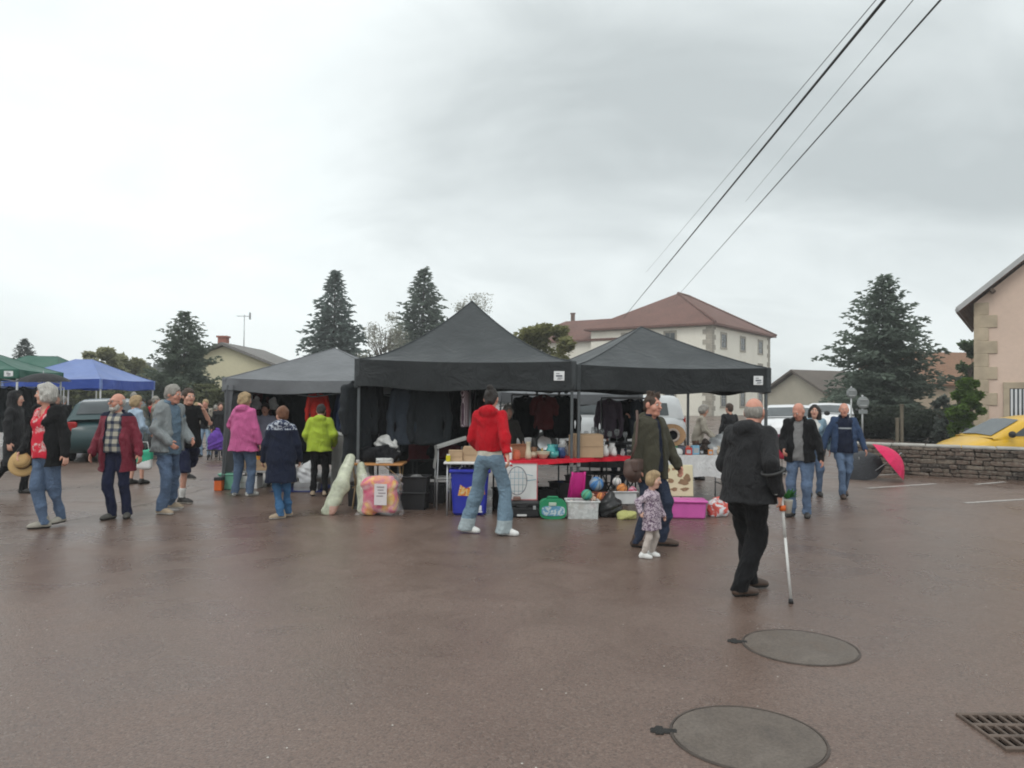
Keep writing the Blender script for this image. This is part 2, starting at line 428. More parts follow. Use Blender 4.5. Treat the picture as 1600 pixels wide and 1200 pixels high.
# ------------------------------------------------------------------ people
def ik(a, t, l1, l2, hint):
    a = Vector(a); t = Vector(t); d = t-a; n = d.length
    if n > (l1+l2)*.995: d = d*((l1+l2)*.995/n); n = d.length; t = a+d
    x = (l1*l1-l2*l2+n*n)/(2*n); h = math.sqrt(max(0, l1*l1-x*x))
    u = d/n; p = Vector(hint); p = p-u*p.dot(u)
    p = p.normalized() if p.length > 1e-5 else Vector((0, 1, 0))
    return a+u*x+p*h, t
SK = {'fair': (.56, .32, .24), 'pale': (.62, .40, .31), 'ruddy': (.52, .26, .19), 'tan': (.45, .26, .18)}
PEOPLE = []
def person(label, px, fy, ty, face, girth=1., head=(0, 0), feet=None, hands=None, lean=0., stoop=0., hs=1., top=None, under=None, bottom=None,
           shoes=None, hair=None, skin_t='fair', drop=0., glasses=False, beard=None, vox=None, child=False, palm=(None, None), at=None, height=None, woman=False, scarf=None, cat='person'):
    """face: 0 looks at the camera, 90 to the picture's right, 180 away; feet/hands for (left, right) in metres of a 1.75 m body, front is -y, left is +x"""
    pos = G(px, fy) if at is None else Vector(at)
    hgt = height if height else (fy-ty)*pos.y/FPX
    S = hgt/1.765
    vx = vox or (.0012+.00085*pos.y)
    sw = .148 if woman else .166
    if child: sw = .15
    root = thing('person', label, cat, (pos.x, pos.y, pos.z), rad(face)-math.atan2(pos.x, pos.y)*0)
    PEOPLE.append(root)
    seed = len(PEOPLE)*13
    V = lambda x, y, z: (x*S, y*S, z*S)
    hipz = .92-drop
    if child: hipz = .78
    hipc = Vector((0, 0, hipz))
    nz = 1.475-drop if not child else 1.30
    sh = Vector((0, -lean*.85-stoop*.0, nz-.055-stoop*.05))      # centre between shoulders
    neck0 = Vector((0, -lean*.95+.005, nz-.0-stoop*.05)); 
    hc = Vector((0, -lean-.02-stoop, nz+.145-stoop*.25)) if not child else Vector((0, -.03-lean, 1.75-.125*hs))
    waist = hipc.lerp(sh, .38); chest = hipc.lerp(sh, .78)
    def loc(v):
        a = -rad(face); v = (Vector(v)-pos); v = Vector((v.x*math.cos(a)-v.y*math.sin(a), v.x*math.sin(a)+v.y*math.cos(a), v.z)); return v/S
    if feet: feet = tuple((lambda q: (q.x, q.y+.0, 0, f[3]-face)+tuple(f[4:]))(loc(G(f[1], f[2])-Vector((math.sin(rad(f[3])), -math.cos(rad(f[3])), 0))*.06)) if f[0] == 'px' else f for f in feet)
    if hands: hands = tuple(tuple(loc(P(h[1], h[2], h[3])))+tuple(h[4:]) if h[0] == 'px' else h for h in hands)
    feet = feet or ((.10, 0, 0, 8), (-.10, 0, 0, -8))
    hands = hands or ((.27, -.05, .86-drop*.5), (-.27, -.05, .86-drop*.5))
    hx = .088*(1 if not child else .95)
    legs = []
    l1 = l2 = .425 if not child else .36
    for sd, ft in zip((1, -1), feet):
        td = Vector((math.sin(rad(ft[3])), -math.cos(rad(ft[3])), 0))
        ank = Vector((ft[0], ft[1], ft[2]+.085)) 
        hp = Vector((sd*hx, 0, hipz))
        kn, ank = ik(hp, ank, l1, l2, td*.5+Vector((0, -1, 0)))
        legs.append((hp, kn, ank, td))
    arms = []
    a1, a2 = (.285, .25) if not child else (.24, .21)
    for sd, hd in zip((1, -1), hands):
        s0 = sh+Vector((sd*sw, .0, 0))
        hint = Vector(hd[3:6]) if len(hd) > 5 else Vector((sd*.55, 1, -.25))
        el, wr = ik(s0, hd[:3], a1, a2, hint)
        arms.append((s0, el, wr))
    hy, hp_ = rad(head[0]), rad(head[1])
    HR = RZ(hy) @ RX(hp_) @ (RY(rad(head[2])) if len(head) > 2 else Matrix.Identity(3))
    def H(x, y, z): return tuple((hc+HR @ Vector((x*hs, y*hs, z*hs)))*S)
    def he(c, r): return _ell(H(*c), tuple(q*S*hs for q in r), HR)
    # body
    B = Field(vx)
    B.add(he((0, .014, .03), (.075, .095, .091)), .01)
    B.add(he((0, -.028, -.03), (.06, .066, .085)), .03)
    B.add(_cone(H(-.018, -.066, -.098), H(.018, -.066, -.098), .024*S*hs, .024*S*hs), .03)
    B.add(_cone(H(-.034, -.082, .03), H(.034, -.082, .03), .013*S*hs, .013*S*hs), .015)
    for q in (-1, 1):
        B.add(he((q*.042, -.062, -.03), (.026, .026, .03)), .02)
        B.sub(he((q*.032, -.104, .011), (.017, .016, .011)))
    B.add(_cone(H(0, -.09, .018), H(0, -.116, -.024), .008*S*hs, .0145*S*hs), .012)
    B.add(_cone(H(-.02, -.091, -.058), H(.02, -.091, -.058), .0085*S*hs, .0085*S*hs), .008)
    for q in (-1, 1): B.add(he((q*.078, .012, -.005), (.012, .026, .036)), .008)
    B.add(_cone(H(0, .018, -.05), tuple(neck0*S), .053*S*hs**.3, .06*S), .03)
    for i in range(2):
        hp, kn, ank, td = legs[i]
        lk = .72 if (bottom and bottom.get('hem', .045) < .2) else 1.
        B.add(_cone(tuple(hp*S), tuple(kn*S), .062*S, .042*S*lk), .012)
        cf = kn.lerp(ank, .35)+Vector((0, .006, 0))
        B.add(_cone(tuple(kn*S), tuple(cf*S), .042*S*lk, .045*S*lk), .01); B.add(_cone(tuple(cf*S), tuple(ank*S), .045*S*lk, .032*S), .01)
        B.add(_cone(tuple((ank+Vector((0, 0, -.03)))*S), tuple((ank+td*.12+Vector((0, 0, -.05)))*S), .034*S, .026*S), .03)
        s0, el, wr = arms[i]
        ak = .8 if (top and top.get('sleeve', 1) > .8) else 1.
        B.add(_cone(tuple((s0+Vector((0, 0, -.015)))*S), tuple(el*S), .046*S*ak, .038*S*ak), .02); B.add(_cone(tuple(el*S), tuple(wr*S), .038*S*ak, .026*S), .015)
        # hand: palm, four fingers, thumb
        fd = (wr-el).normalized()
        sd = 1 if i == 0 else -1
        pn = Vector(palm[i]) if palm[i] else Vector((-sd, .15, 0))      # palm normal
        pn = (pn-fd*pn.dot(fd)).normalized(); sdv = fd.cross(pn).normalized()
        if sdv.y > 0: sdv = -sdv           # thumb side faces front
        hsz = .9 if not child else .8
        pc = wr+fd*.05*hsz
        M3 = np.array([list(sdv), list(pn), list(fd)]).T
        B.add(_box(tuple(pc*S), (.038*S*hsz, .015*S*hsz, .047*S*hsz), M3, .013*S*hsz), .02)
        for k, (o, ln) in enumerate(((.03, .07), (.01, .08), (-.01, .075), (-.03, .058))):
            b0 = wr+fd*.09*hsz+sdv*o*hsz
            b1 = b0+(fd*.9+pn*.35).normalized()*ln*.52*hsz; b2 = b1+(fd*.55+pn*.85).normalized()*ln*.5*hsz
            B.add(_cone(tuple(b0*S), tuple(b1*S), .0095*S, .009*S), .006); B.add(_cone(tuple(b1*S), tuple(b2*S), .009*S, .0075*S), .006)
        t0 = wr+fd*.025*hsz+sdv*.03*hsz; t1 = t0+(fd*.6+sdv*.7+pn*.25).normalized()*.04*hsz; t2 = t1+(fd*.9+sdv*.15+pn*.3).normalized()*.032*hsz
        B.add(_cone(tuple(t0*S), tuple(t1*S), .013*S, .011*S), .008); B.add(_cone(tuple(t1*S), tuple(t2*S), .011*S, .009*S), .006)
    B.add(_cone(tuple(hipc*S), tuple(waist*S), .118*S, .105*S, .64), .04)
    B.add(_cone(tuple(waist*S), tuple(chest*S), .105*S, .115*S, .64), .04)
    B.add(_cone(tuple((sh+Vector((-sw+.04, 0, -.025)))*S), tuple((sh+Vector((sw-.04, 0, -.025)))*S), .042*S, .042*S), .04)
    lips = np.array(H(0, -.1, -.058))
    def bz(c):
        return ((np.abs(((c-lips)@np.array(HR))[:, 2]) < .009*S*hs) & (np.linalg.norm(c-lips, axis=1) < .024*S*hs)).astype(int)
    st = SK[skin_t]
    B.build('body', [skin('skin_'+skin_t, st), mat('lips', (.36, .13, .11), .5)], root, bz)
    if vx < .013:
        for q in (-1, 1):
            e = MB(); c = Vector(H(q*.032, -.087, .0115))
            e.ball(c, .0115*S*hs, 10, 8, 0); e.ball(c+HR @ Vector((0, -.0075*S*hs, 0)), .0058*S*hs, 8, 6, 1)
            e.build('eye', [mat('eye_white', (.62, .6, .56), .3), mat('iris', (.05, .035, .025), .2)], root, False)
    # clothes
    def torso(F, hem, lo, shw=0., flare=0., bulk=1.):
        g = girth
        hz = Vector((0, .0, hem))
        hem_c = Vector((hipc.x, hipc.y+.0, hem)) if hem < hipz else hipc.lerp(sh, (hem-hipz)/(sh.z-hipz))
        ys = .7
        bel = .04*(g-1)
        if hem < hipz+.03:
            F.add(_cone(tuple(hem_c*S), tuple((hipc+Vector((0, -bel, .04)))*S), (.165*g**.7+lo+flare)*S, (.155*g**.8+lo)*S, ys), .04)
            F.add(_cone(tuple((hipc+Vector((0, -bel, .04)))*S), tuple((waist+Vector((0, -bel*1.6, 0)))*S), (.155*g**.8+lo)*S, (.14*g+lo)*S, ys), .05)
        else:
            F.add(_cone(tuple(hem_c*S), tuple((waist+Vector((0, -bel*1.6, .02)))*S), (.145*g+lo+flare)*S, (.14*g+lo)*S, ys), .05)
        F.add(_cone(tuple((waist+Vector((0, -bel*1.6, 0)))*S), tuple(chest*S), (.14*g+lo)*S, (.15*g**.5+lo*.8)*S, ys), .06)
        F.add(_cone(tuple((sh+Vector((-sw+.035+shw, 0, -.03)))*S), tuple((sh+Vector((sw-.035-shw, 0, -.03)))*S), (.062+lo*.45)*S, (.062+lo*.45)*S), .05)
        F.add(_cone(tuple((sh+Vector((0, .01, -.05)))*S), tuple((neck0+Vector((0, .004, .0)))*S), (.12+lo*.3)*S, (.062+lo*.25)*S, .8), .04)
        if woman: 
            for q in (-1, 1): F.add(_ell(tuple((chest+Vector((q*.068, -.085-lo*.4, -.035)))*S), tuple(np.array((.068, .06, .068))*S)), .05)
    def sleeves(F, lo, frac=1.0):
        for s0, el, wr in arms:
            if frac <= .55:
                F.add(_cone(tuple(s0*S), tuple(s0.lerp(el, frac/.5)*S), (.056+lo*.7)*S, (.058+lo)*S), .03)
            else:
                e2 = el.lerp(wr, min(1, (frac-.5)*2))
                F.add(_cone(tuple(s0*S), tuple(el*S), (.054+lo*.55)*S, (.045+lo*.65)*S), .018)
                F.add(_cone(tuple(el*S), tuple(e2*S), (.045+lo*.65)*S, (.034+lo*.6)*S), .012)
    def garment(g, nm):
        F = Field(vx); lo = g.get('loose', .02); hem = g.get('hem', .85)-drop
        torso(F, hem, lo, flare=g.get('flare', 0))
        if g.get('sleeve', 1) > 0: sleeves(F, lo*.8, g.get('sleeve', 1))
        F.fold = folds(g.get('fold', .0075)*S, seed+len(nm), g.get('fz', 26.)/S)
        if g.get('hood'):
            F.add(_ell(tuple((neck0+Vector((0, .075, .0)))*S), (.125*S, .07*S, .075*S)), .03)
            F.add(_cone(tuple((neck0+Vector((-.085, .02, .0)))*S), tuple((neck0+Vector((-.05, -.07, -.05)))*S), .035*S, .028*S), .03)
            F.add(_cone(tuple((neck0+Vector((.085, .02, .0)))*S), tuple((neck0+Vector((.05, -.07, -.05)))*S), .035*S, .028*S), .03)
        if g.get('collar'):
            for k in range(9):
                t = k/8*2*PI*.8+PI*.1+PI*1.5
                t2 = (k+1)/8*2*PI*.8+PI*.1+PI*1.5
                if k == 8: break
                a = neck0+Vector((.07*math.cos(t), .065*math.sin(t), .025)); b = neck0+Vector((.07*math.cos(t2), .065*math.sin(t2), .025))
                F.add(_cone(tuple(a*S), tuple(b*S), .028*S, .028*S), .015)
        if g.get('hoodup'):
            F.add(he((0, .02, .02), (.108, .128, .128)), .03); F.add(_cone(H(0, .04, -.08), tuple(neck0*S), .1*S, .1*S), .04)
            F.sub(he((0, -.12, -.01), (.078, .085, .105)))
        w = g.get('open')
        if w:
            wv, lean_o = w if isinstance(w, tuple) else (w, 0)
            zt = nz+.05; zb = hem-.05
            F.sub(_box(tuple(np.array((lean_o, -.25-lean*.6, (zt+zb)/2))*S), tuple(np.array((wv, .23+g.get('odepth', 0), (zt-zb)/2))*S), None, .02*S))
            F.sub(_ell(tuple((hipc+Vector((lean_o, -.2, -.05)))*S), tuple(np.array((wv*1.5, .16, .3))*S)))
        if g.get('vneck'):
            F.sub(_ell(tuple((neck0+Vector((0, -.1, -.045)))*S), tuple(np.array((.05, .1, .11))*S)))
        hz = hem*S
        F.cut = [lambda X, Y, Z: hz+.006*S*np.sin(X*30+seed)-Z]
        z = g.get('zone')
        zone = (lambda c: z(c/S)) if z else None
        mats = g['mat'] if isinstance(g['mat'], (list, tuple)) else [g['mat']]
        return F.build(nm, mats, root, zone)
    if under: garment(dict(under), under.get('name', 'shirt'))
    if top: garment(dict(top), top.get('name', 'jacket'))
    if bottom:
        F = Field(vx); w = max(.014, bottom.get('wide', .014)); ah = bottom.get('hem', .045); bell = bottom.get('bell', 0)
        g2 = girth**.6
        F.add(_cone(tuple((hipc+Vector((-.06, .015, -.02)))*S), tuple((hipc+Vector((.06, .015, -.02)))*S), (.1*g2+w*.4)*S, (.1*g2+w*.4)*S), .04)
        F.add(_cone(tuple((hipc+Vector((-.05, -.0, .1)))*S), tuple((hipc+Vector((.05, -.0, .1)))*S), (.1*g2+w*.3)*S, (.1*g2+w*.3)*S, .95), .05)
        for hp, kn, ank, td in legs:
            F.add(_cone(tuple((hp+Vector((0, .012, -.03)))*S), tuple(kn*S), (.085*g2+w*.6)*S, (.054+w)*S), .025)
            F.add(_cone(tuple(kn*S), tuple((ank+Vector((0, .005, -.03)))*S), (.054+w)*S, (.042+w+bell)*S), .025)
        F.fold = folds(bottom.get('fold', .0085)*S, seed+5, 20./S)
        fl = [f[2] for f in feet]
        ft0 = [l[2] for l in legs]
        def cutz(X, Y, Z):
            # hem follows each ankle
            d0 = (X-ft0[0].x*S)**2+(Y-ft0[0].y*S)**2; d1 = (X-ft0[1].x*S)**2+(Y-ft0[1].y*S)**2
            z0 = np.where(d0 < d1, ft0[0].z-.085, ft0[1].z-.085)*S
            return z0+ah*S-Z
        top_z = (hipz+.11)*S
        F.cut = [cutz, lambda X, Y, Z: Z-top_z]
        z = bottom.get('zone')
        F.build(bottom.get('name', 'trousers'), bottom['mat'], root, (lambda c: z(c/S)) if z else None)
    if shoes:
        for i, (hp, kn, ank, td) in enumerate(legs):
            F = Field(min(vx, .011)); a = ank+Vector((0, 0, -.045)); big = shoes.get('big', 1.)
            pit = feet[i][4] if len(feet[i]) > 4 else 0.
            dz = Vector((0, 0, pit))
            pr = Vector((-td.y, td.x, 0))
            a0 = a-td*.035+dz*.25
            F.add(_cone(tuple(a0*S), tuple((a+td*.07)*S), .042*S*big, .040*S*big), .02)
            F.add(_cone(tuple((a+td*.07)*S), tuple((a+td*.155+Vector((0, 0, -.012))-dz*.6)*S), .040*S*big, .030*S*big), .02)
            F.add(_cone(tuple((a+td*.085+pr*.008)*S), tuple((a+td*.13-pr*.006+Vector((0, 0, -.01))-dz*.4)*S), .042*S*big, .036*S*big), .02)
            F.add(_cone(tuple((ank-td*.008)*S), tuple((ank+Vector((0, 0, .0+shoes.get('high', 0))))*S), .045*S*big, .047*S*big), .02)
            zb = (a.z-.038)*S+ (0 if not pit else 0)
            zs = (a.z-.014)*S
            F.cut = [lambda X, Y, Z, zb=zb: zb-Z] if not pit else None
            F.build('shoe', [shoes['mat'], shoes.get('sole', mat('dark_sole', (.03, .028, .026), .7))], root, (lambda c, zs=zs: (c[:, 2] < zs).astype(int)))
    if shoes and shoes.get('sock'):
        for hp, kn, ank, td in legs:
            F = Field(min(vx, .011)); F.add(_cone(tuple(ank*S), tuple(ank.lerp(kn, .3)*S), .043*S, .048*S), .01)
            F.build('sock', shoes['sock'], root)
    if hair:
        k = hair['kind']; hm = hair['mat']; F = Field(min(vx, .009)); vol = hair.get('vol', .01)
        if k != 'bald':
            F.add(he((0, .016, .032), (.078+vol, .098+vol, .093+vol)), .01)
            if k in ('short', 'bun', 'spiky'):
                F.add(he((0, .06, -.03), (.062+vol*.6, .05+vol*.6, .06)), .02)
            if k == 'bob':
                F.add(he((0, .04, -.03), (.085+vol, .07+vol, .085)), .03)
                F.add(he((0, -.02, .085), (.07, .07, .035+vol)), .03)
                for q in (-1, 1): F.add(he((q*.07, .005, -.02), (.03+vol*.6, .05, .075)), .03)
            if k == 'long':
                for q in (-1, 0, 1): F.add(_cone(H(q*.06, .03, 0), H(q*.075, .04, -.19), (.05+vol)*S, (.045+vol)*S), .04)
            if k == 'bun':
                F.add(he((0, .06, .125), (.042, .042, .04)), .01)
            if k == 'spiky':
                r2 = random.Random(seed)
                for _ in range(16):
                    x, y = r2.uniform(-.045, .045), r2.uniform(-.06, .05)
                    F.add(_cone(H(x, y, .1), H(x*1.15+r2.uniform(-.01, .01), y+r2.uniform(-.02, .02), .155), .018*S, .008*S), .012)
            F.sub(he((0, -.115, -.035), (.073, .075, .115)))
            if k not in ('long', 'bob'): F.sub(he((0, -.05, -.11), (.2, .08, .06)))
            if k in ('short', 'bun', 'spiky'):
                for q in (-1, 1): F.sub(he((q*.09, -.005, -.06), (.03, .05, .065)))
        else:
            F.add(he((0, .026, .005), (.081, .089, .085)), .01)
            F.sub(he((0, -.09, .0), (.2, .1, .2))); F.sub(he((0, -.012, .095), (.085, .095, .06)))
        if k != 'bald' or True:
            for q in (-1, 1): F.add(_cone(H(q*.018, -.096, .034), H(q*.046, -.086, .035), .005*S*hs, .004*S*hs), .004)
        if k != 'bald': F.fold = lambda X, Y, Z: .004*hair.get('curl', 1)*(np.sin(70*X+3*np.sin(30*Z))+np.sin(75*Y+2*np.sin(25*Z)+1)+np.sin(60*Z+X*40))*.6*S
        F.build('hair', hm, root)
    if beard:
        F = Field(min(vx, .009))
        F.add(he((0, -.05, -.09), (.058, .052, .05)), .01)
        for q in (-1, 1): F.add(he((q*.055, -.02, -.055), (.015, .035, .05)), .02)
        F.add(_cone(H(-.025, -.1, -.045), H(.025, -.1, -.045), .009*S, .009*S), .01)
        F.sub(_cone(H(-.018, -.11, -.06), H(.018, -.11, -.06), .01*S, .01*S))
        F.fold = lambda X, Y, Z: .002*(np.sin(110*X+1)+np.sin(120*Z+X*50))
        F.build('beard', beard, root)
    if glasses:
        e = MB()
        for q in (-1, 1):
            pts = [H(q*.034+.024*math.cos(t), -.112+.006*abs(math.cos(t)), .008+.018*math.sin(t)) for t in [2*PI*k/12 for k in range(13)]]
            e.tube(pts, .0028*S, 5)
            e.tube([H(q*.058, -.108, .014), H(q*.078, -.05, .016), H(q*.08, .01, .012)], .0022*S, 5)
        e.tube([H(-.011, -.113, .012), H(.011, -.113, .012)], .0025*S, 5)
        e.build('glasses', mat('glasses_frame', (.03, .02, .02), .3), root, False)
    root['S'] = S
    def wp(v):
        a = rad(face); v = Vector(v)*S
        return Vector((pos.x+v.x*math.cos(a)-v.y*math.sin(a), pos.y+v.x*math.sin(a)+v.y*math.cos(a), v.z))
    del root['S']
    return dict(root=root, S=S, pos=pos, wp=wp, arms=arms, legs=legs, face=rad(face))
# ------------------------------------------------------------------ ground
def asphalt():
    m = MT('wet_asphalt')
    big = m.noise(.22, 5, dist=.6); mid = m.noise(1.6, 5, dist=.8); fine = m.noise(60, 4, rough=.7)
    c = m.ramp(big, [(.3, (.1, .064, .05)), (.5, (.138, .093, .075)), (.72, (.18, .132, .11))])
    c = m.mix(.35, c, m.ramp(mid, [(.3, (.096, .063, .048)), (.7, (.168, .12, .097))]))
    c = m.mix(.5, c, m.ramp(fine, [(.33, .33), (.5, .54), (.68, .76)]), 'OVERLAY')
    vo = m.n('ShaderNodeTexVoronoi'); vo.inputs['Scale'].default_value = 85; m.l(m.tc.outputs['Object'], vo.inputs['Vector'])
    hsv = m.n('ShaderNodeSeparateColor'); m.l(vo.outputs['Color'], hsv.inputs[0])
    c = m.mix(m.math('MULTIPLY', m.ramp(hsv.outputs[0], [(.0, 0), (.86, 0), (.9, 1)]), .3), c, (.24, .19, .16))
    c = m.mix(m.math('MULTIPLY', m.ramp(hsv.outputs[1], [(.0, 0), (.78, 0), (.82, 1)]), .4), c, (.055, .04, .033))
    v2 = m.n('ShaderNodeTexVoronoi'); v2.inputs['Scale'].default_value = 16; m.l(m.tc.outputs['Object'], v2.inputs['Vector'])
    s2 = m.n('ShaderNodeSeparateColor'); m.l(v2.outputs['Color'], s2.inputs[0])
    spot = m.math('MULTIPLY', m.math('LESS_THAN', v2.outputs['Distance'], .085), m.math('GREATER_THAN', s2.outputs[0], .88))
    c = m.mix(spot, c, (.5, .47, .42))
    m.col(c)
    m.rough(m.ramp(m.math('MULTIPLY_ADD', big, .5, m.math('MULTIPLY', mid, .5)), [(.36, .2), (.52, .34), (.66, .5)]))
    m.b.inputs['Specular IOR Level'].default_value = .3
    h = m.math('MULTIPLY_ADD', vo.outputs['Distance'], -1.0, m.math('MULTIPLY', fine, .9))
    m.bump(h, .26, .006)
    return m.m
ASPH = asphalt()
gc = G(1630, 1146)                       # the sheet is cut out round the drain
hx0, hx1, hy0, hy1 = gc.x-.31, gc.x+.31, gc.y-.2, gc.y+.2
g = MB(); g.add([(-330, -40, 0), (330, -40, 0), (330, 330, 0), (-330, 330, 0), (hx0, hy0, 0), (hx1, hy0, 0), (hx1, hy1, 0), (hx0, hy1, 0)], [(0, 1, 5, 4), (1, 2, 6, 5), (2, 3, 7, 6), (3, 0, 4, 7)])
ground = tag(g.build('ground', ASPH), 'brown grey damp asphalt of the market square', kind='structure')
def strip(name, pts, w, z, m, parent=None, jit=.0):
    b = MB(); n = len(pts); vs = []
    for i, p in enumerate(pts):
        d = (pts[min(i+1, n-1)]-pts[max(i-1, 0)]).normalized(); q = Vector((-d.y, d.x, 0))
        ww = w*(1+rnd.uniform(-jit, jit)); vs += [(p.x-q.x*ww/2, p.y-q.y*ww/2, z), (p.x+q.x*ww/2, p.y+q.y*ww/2, z)]
    b.add(vs, [(2*i, 2*i+2, 2*i+3, 2*i+1) for i in range(n-1)])
    return b.build(name, m, parent)
seam_m = mat('asphalt_seam', (.1, .075, .065), .6, .2, 3)
def line_pts(a, b, n, jit):
    A, B = G(*a), G(*b); r = random.Random(int(a[0]+b[1]))
    return [A.lerp(B, i/n)+Vector((r.uniform(-jit, jit), r.uniform(-jit, jit), 0)) for i in range(n+1)]
strip('seam', line_pts((-40, 842), (150, 806), 24, .02)+line_pts((165, 803), (330, 762), 20, .03), .014, .004, seam_m, ground, .5)
strip('seam', line_pts((150, 785), (-20, 782), 12, .02), .012, .004, seam_m, ground, .5)
def worn_paint():
    m = MT('worn_white_paint'); f = m.noise(9, 6, rough=.7); g2 = m.noise(60, 3)
    m.col(m.mix(m.ramp(f, [(.35, .15), (.62, .8)]), (.16, .135, .12), (.52, .5, .47))); m.rough(.6); m.bump(g2, .2, .004)
    return m.m
WP = worn_paint()
for a, b in (((1355, 763), (1462, 756)), ((1508, 786), (1640, 778)), ((1300, 747), (1448, 738)), ((1525, 757), (1570, 753))):
    strip('parking_line', line_pts(a, b, 10, .004), .1, .004, WP, ground, .06)

# manhole covers
def manhole(px, py, rx, label, ang, stain):
    c = G(px, py); r = rx*c.y/FPX
    t = thing('manhole_cover', label, 'manhole cover', (c.x, c.y, 0), ang, 'manhole covers in the asphalt')
    m1 = MT('cover_infill'+str(px)); f = m1.noise(3.5, 5, dist=.6); fi = m1.noise(70, 3, rough=.7)
    cc = m1.ramp(f, [(.34, stain), (.46, (.098, .078, .063)), (.7, (.122, .1, .083))])
    m1.col(m1.mix(.5, cc, m1.ramp(fi, [(.35, .3), (.65, .8)]), 'OVERLAY')); m1.rough(.55); m1.bump(fi, .4, .006)
    b = MB(); b.lathe([(0.001, .006), (r*.955, .006), (r*.955, -.02)], n=56, smooth=False); b.build('cover_plate', m1.m, t)
    b = MB(); b.lathe([(r*.965, -.02), (r*.965, .007), (r*.99, .008), (r*1.0, .003), (r*1.0, -.02)], n=56, smooth=False)
    b.build('ring_frame', mat('cover_iron', (.06, .046, .038), .6, .3, 8), t)
    b = MB(); b.box((-r*1.07, 0, -.0), (.13, .05, .016), None, 0, .006); b.box((-r*1.13, 0, .002), (.04, .085, .018), None, 0, .006)
    b.build('lifting_slot', mat('slot_black', (.012, .011, .01), .7, .2), t)
    return t
manhole(1250, 1011, 87, 'round manhole cover farther away, in front of the man with the crutch', rad(-14), (.1, .074, .057))
manhole(1168, 1152, 119, 'round stained manhole cover nearest the bottom edge', rad(-8), (.08, .064, .053))
# drain grate
t = thing('drain_grate', 'cast iron drain grate with rows of slots at lower right corner', 'drain grate', (gc.x, gc.y, 0), 0)
iron = mat('grate_iron', (.115, .085, .068), .55, .3, 8, metal=.25)
b = MB(); b.box((0, 0, -.3), (.64, .42, .02)); b.box((-.315, 0, -.16), (.01, .42, .3)); b.box((.315, 0, -.16), (.01, .42, .3)); b.box((0, -.205, -.16), (.62, .01, .3)); b.box((0, .205, -.16), (.62, .01, .3)); b.build('pit', mat('slot_black', (.012, .011, .01)), t)
for i in range(4):
    b = MB(); b.box((0, -.19+i*.127, .006), (.62, .026, .024), None, 0, .005); b.build('cross_bar', iron, t)
for i in range(13):
    b = MB(); b.box((-.3+i*.05, 0, .004), (.015, .4, .022), RZ(rad(0)), 0, .004); b.build('slot_bar', iron, t)

# ------------------------------------------------------------------ houses
def plaster(name, c, var=.1, sc=.5, stain=None):
    if name in MATS: return MATS[name]
    m = MT(name); f = m.noise(sc, 6, rough=.65); g2 = m.noise(6, 4)
    cc = m.ramp(f, [(.3, sc3(c, 1-var)), (.7, sc3(c, 1+var))])
    if stain: cc = m.mix(m.ramp(m.noise(sc*1.7, 5, m.vec((1, 1, .35)), dist=.5), [(.5, 0), (.75, .6)]), cc, stain)
    m.col(m.mix(.2, cc, m.ramp(g2, [(.3, sc3(c, .8)), (.7, sc3(c, 1.15))]))); m.rough(.88); m.bump(m.noise(25, 4), .25, .02)
    MATS[name] = m.m; return m.m
def tiles(name, c, sc=3.2):
    if name in MATS: return MATS[name]
    m = MT(name); f = m.noise(.45, 6, rough=.7); g2 = m.noise(sc*3, 3)
    w = m.n('ShaderNodeTexWave'); w.wave_type = 'BANDS'; w.bands_direction = 'Z'; w.inputs['Scale'].default_value = sc; w.inputs['Distortion'].default_value = .3
    m.l(m.tc.outputs['Object'], w.inputs['Vector'])
    cc = m.ramp(f, [(.3, sc3(c, .6)), (.55, c), (.75, sc3(c, 1.4))])
    m.col(m.mix(.5, cc, m.ramp(g2, [(.3, sc3(c, .6)), (.7, sc3(c, 1.4))]))); m.rough(.85); m.bump(w.outputs[0], .5, .05)
    MATS[name] = m.m; return m.m
cream = plaster('cream_render', (.76, .73, .64), .06, .25, (.62, .58, .5))
stone_q = mat('quoin_stone', (.34, .31, .26), .85, .25, 2, .2, 12)
redtile = tiles('red_roof_tiles', (.145, .068, .052), 2.2)
frame_w = mat('window_frame_paint', (.22, .2, .17), .6, .12)
gl = glass()
U = Vector((.594, .805, 0)); Vv = Vector((-.805, .594, 0)); CB = Vector((20.0, 77.0, 0))
def bp(u, v, z): return CB+U*u+Vv*v+Vector((0, 0, z))
bld = thing('apartment_building', 'cream three storey building with red hipped roof behind the black tents', 'building')
EV = 9.3
b = MB()
def wallbox(b, u0, u1, v0, v1, z0, z1):
    vs = [bp(u, v, z) for z in (z0, z1) for u, v in ((u0, v0), (u1, v0), (u1, v1), (u0, v1))]
    b.add(vs, [(0, 1, 2, 3), (4, 5, 6, 7), (0, 1, 5, 4), (1, 2, 6, 5), (2, 3, 7, 6), (3, 0, 4, 7)])
wallbox(b, 0, 18, 0, 14, 0, EV); b.build('wall', cream, bld)
b = MB(); wallbox(b, .5, 9.6, 14.01, 24, 0, 8.2); b.build('wing_wall', cream, bld)
def hip(b, u0, u1, v0, v1, ze, zr, ru0, ru1, rv0, rv1, o=.6, th=.22):
    e = [bp(u0-o, v0-o, ze), bp(u1+o, v0-o, ze), bp(u1+o, v1+o, ze), bp(u0-o, v1+o, ze)]
    e2 = [p-Vector((0, 0, th)) for p in e]
    r = [bp(ru0, rv0, zr), bp(ru1, rv1, zr)]
    return b.add(e+e2+r, [(0, 1, 9, 8), (1, 2, 9), (2, 3, 8, 9), (3, 0, 8), (4, 5, 1, 0), (5, 6, 2, 1), (6, 7, 3, 2), (7, 4, 0, 3), (7, 6, 5, 4)])
b = MB(); hip(b, 0, 18, 0, 14, EV+.05, 13.7, 7.4, 10.6, 7, 7); rf = b.build('roof', redtile, bld)
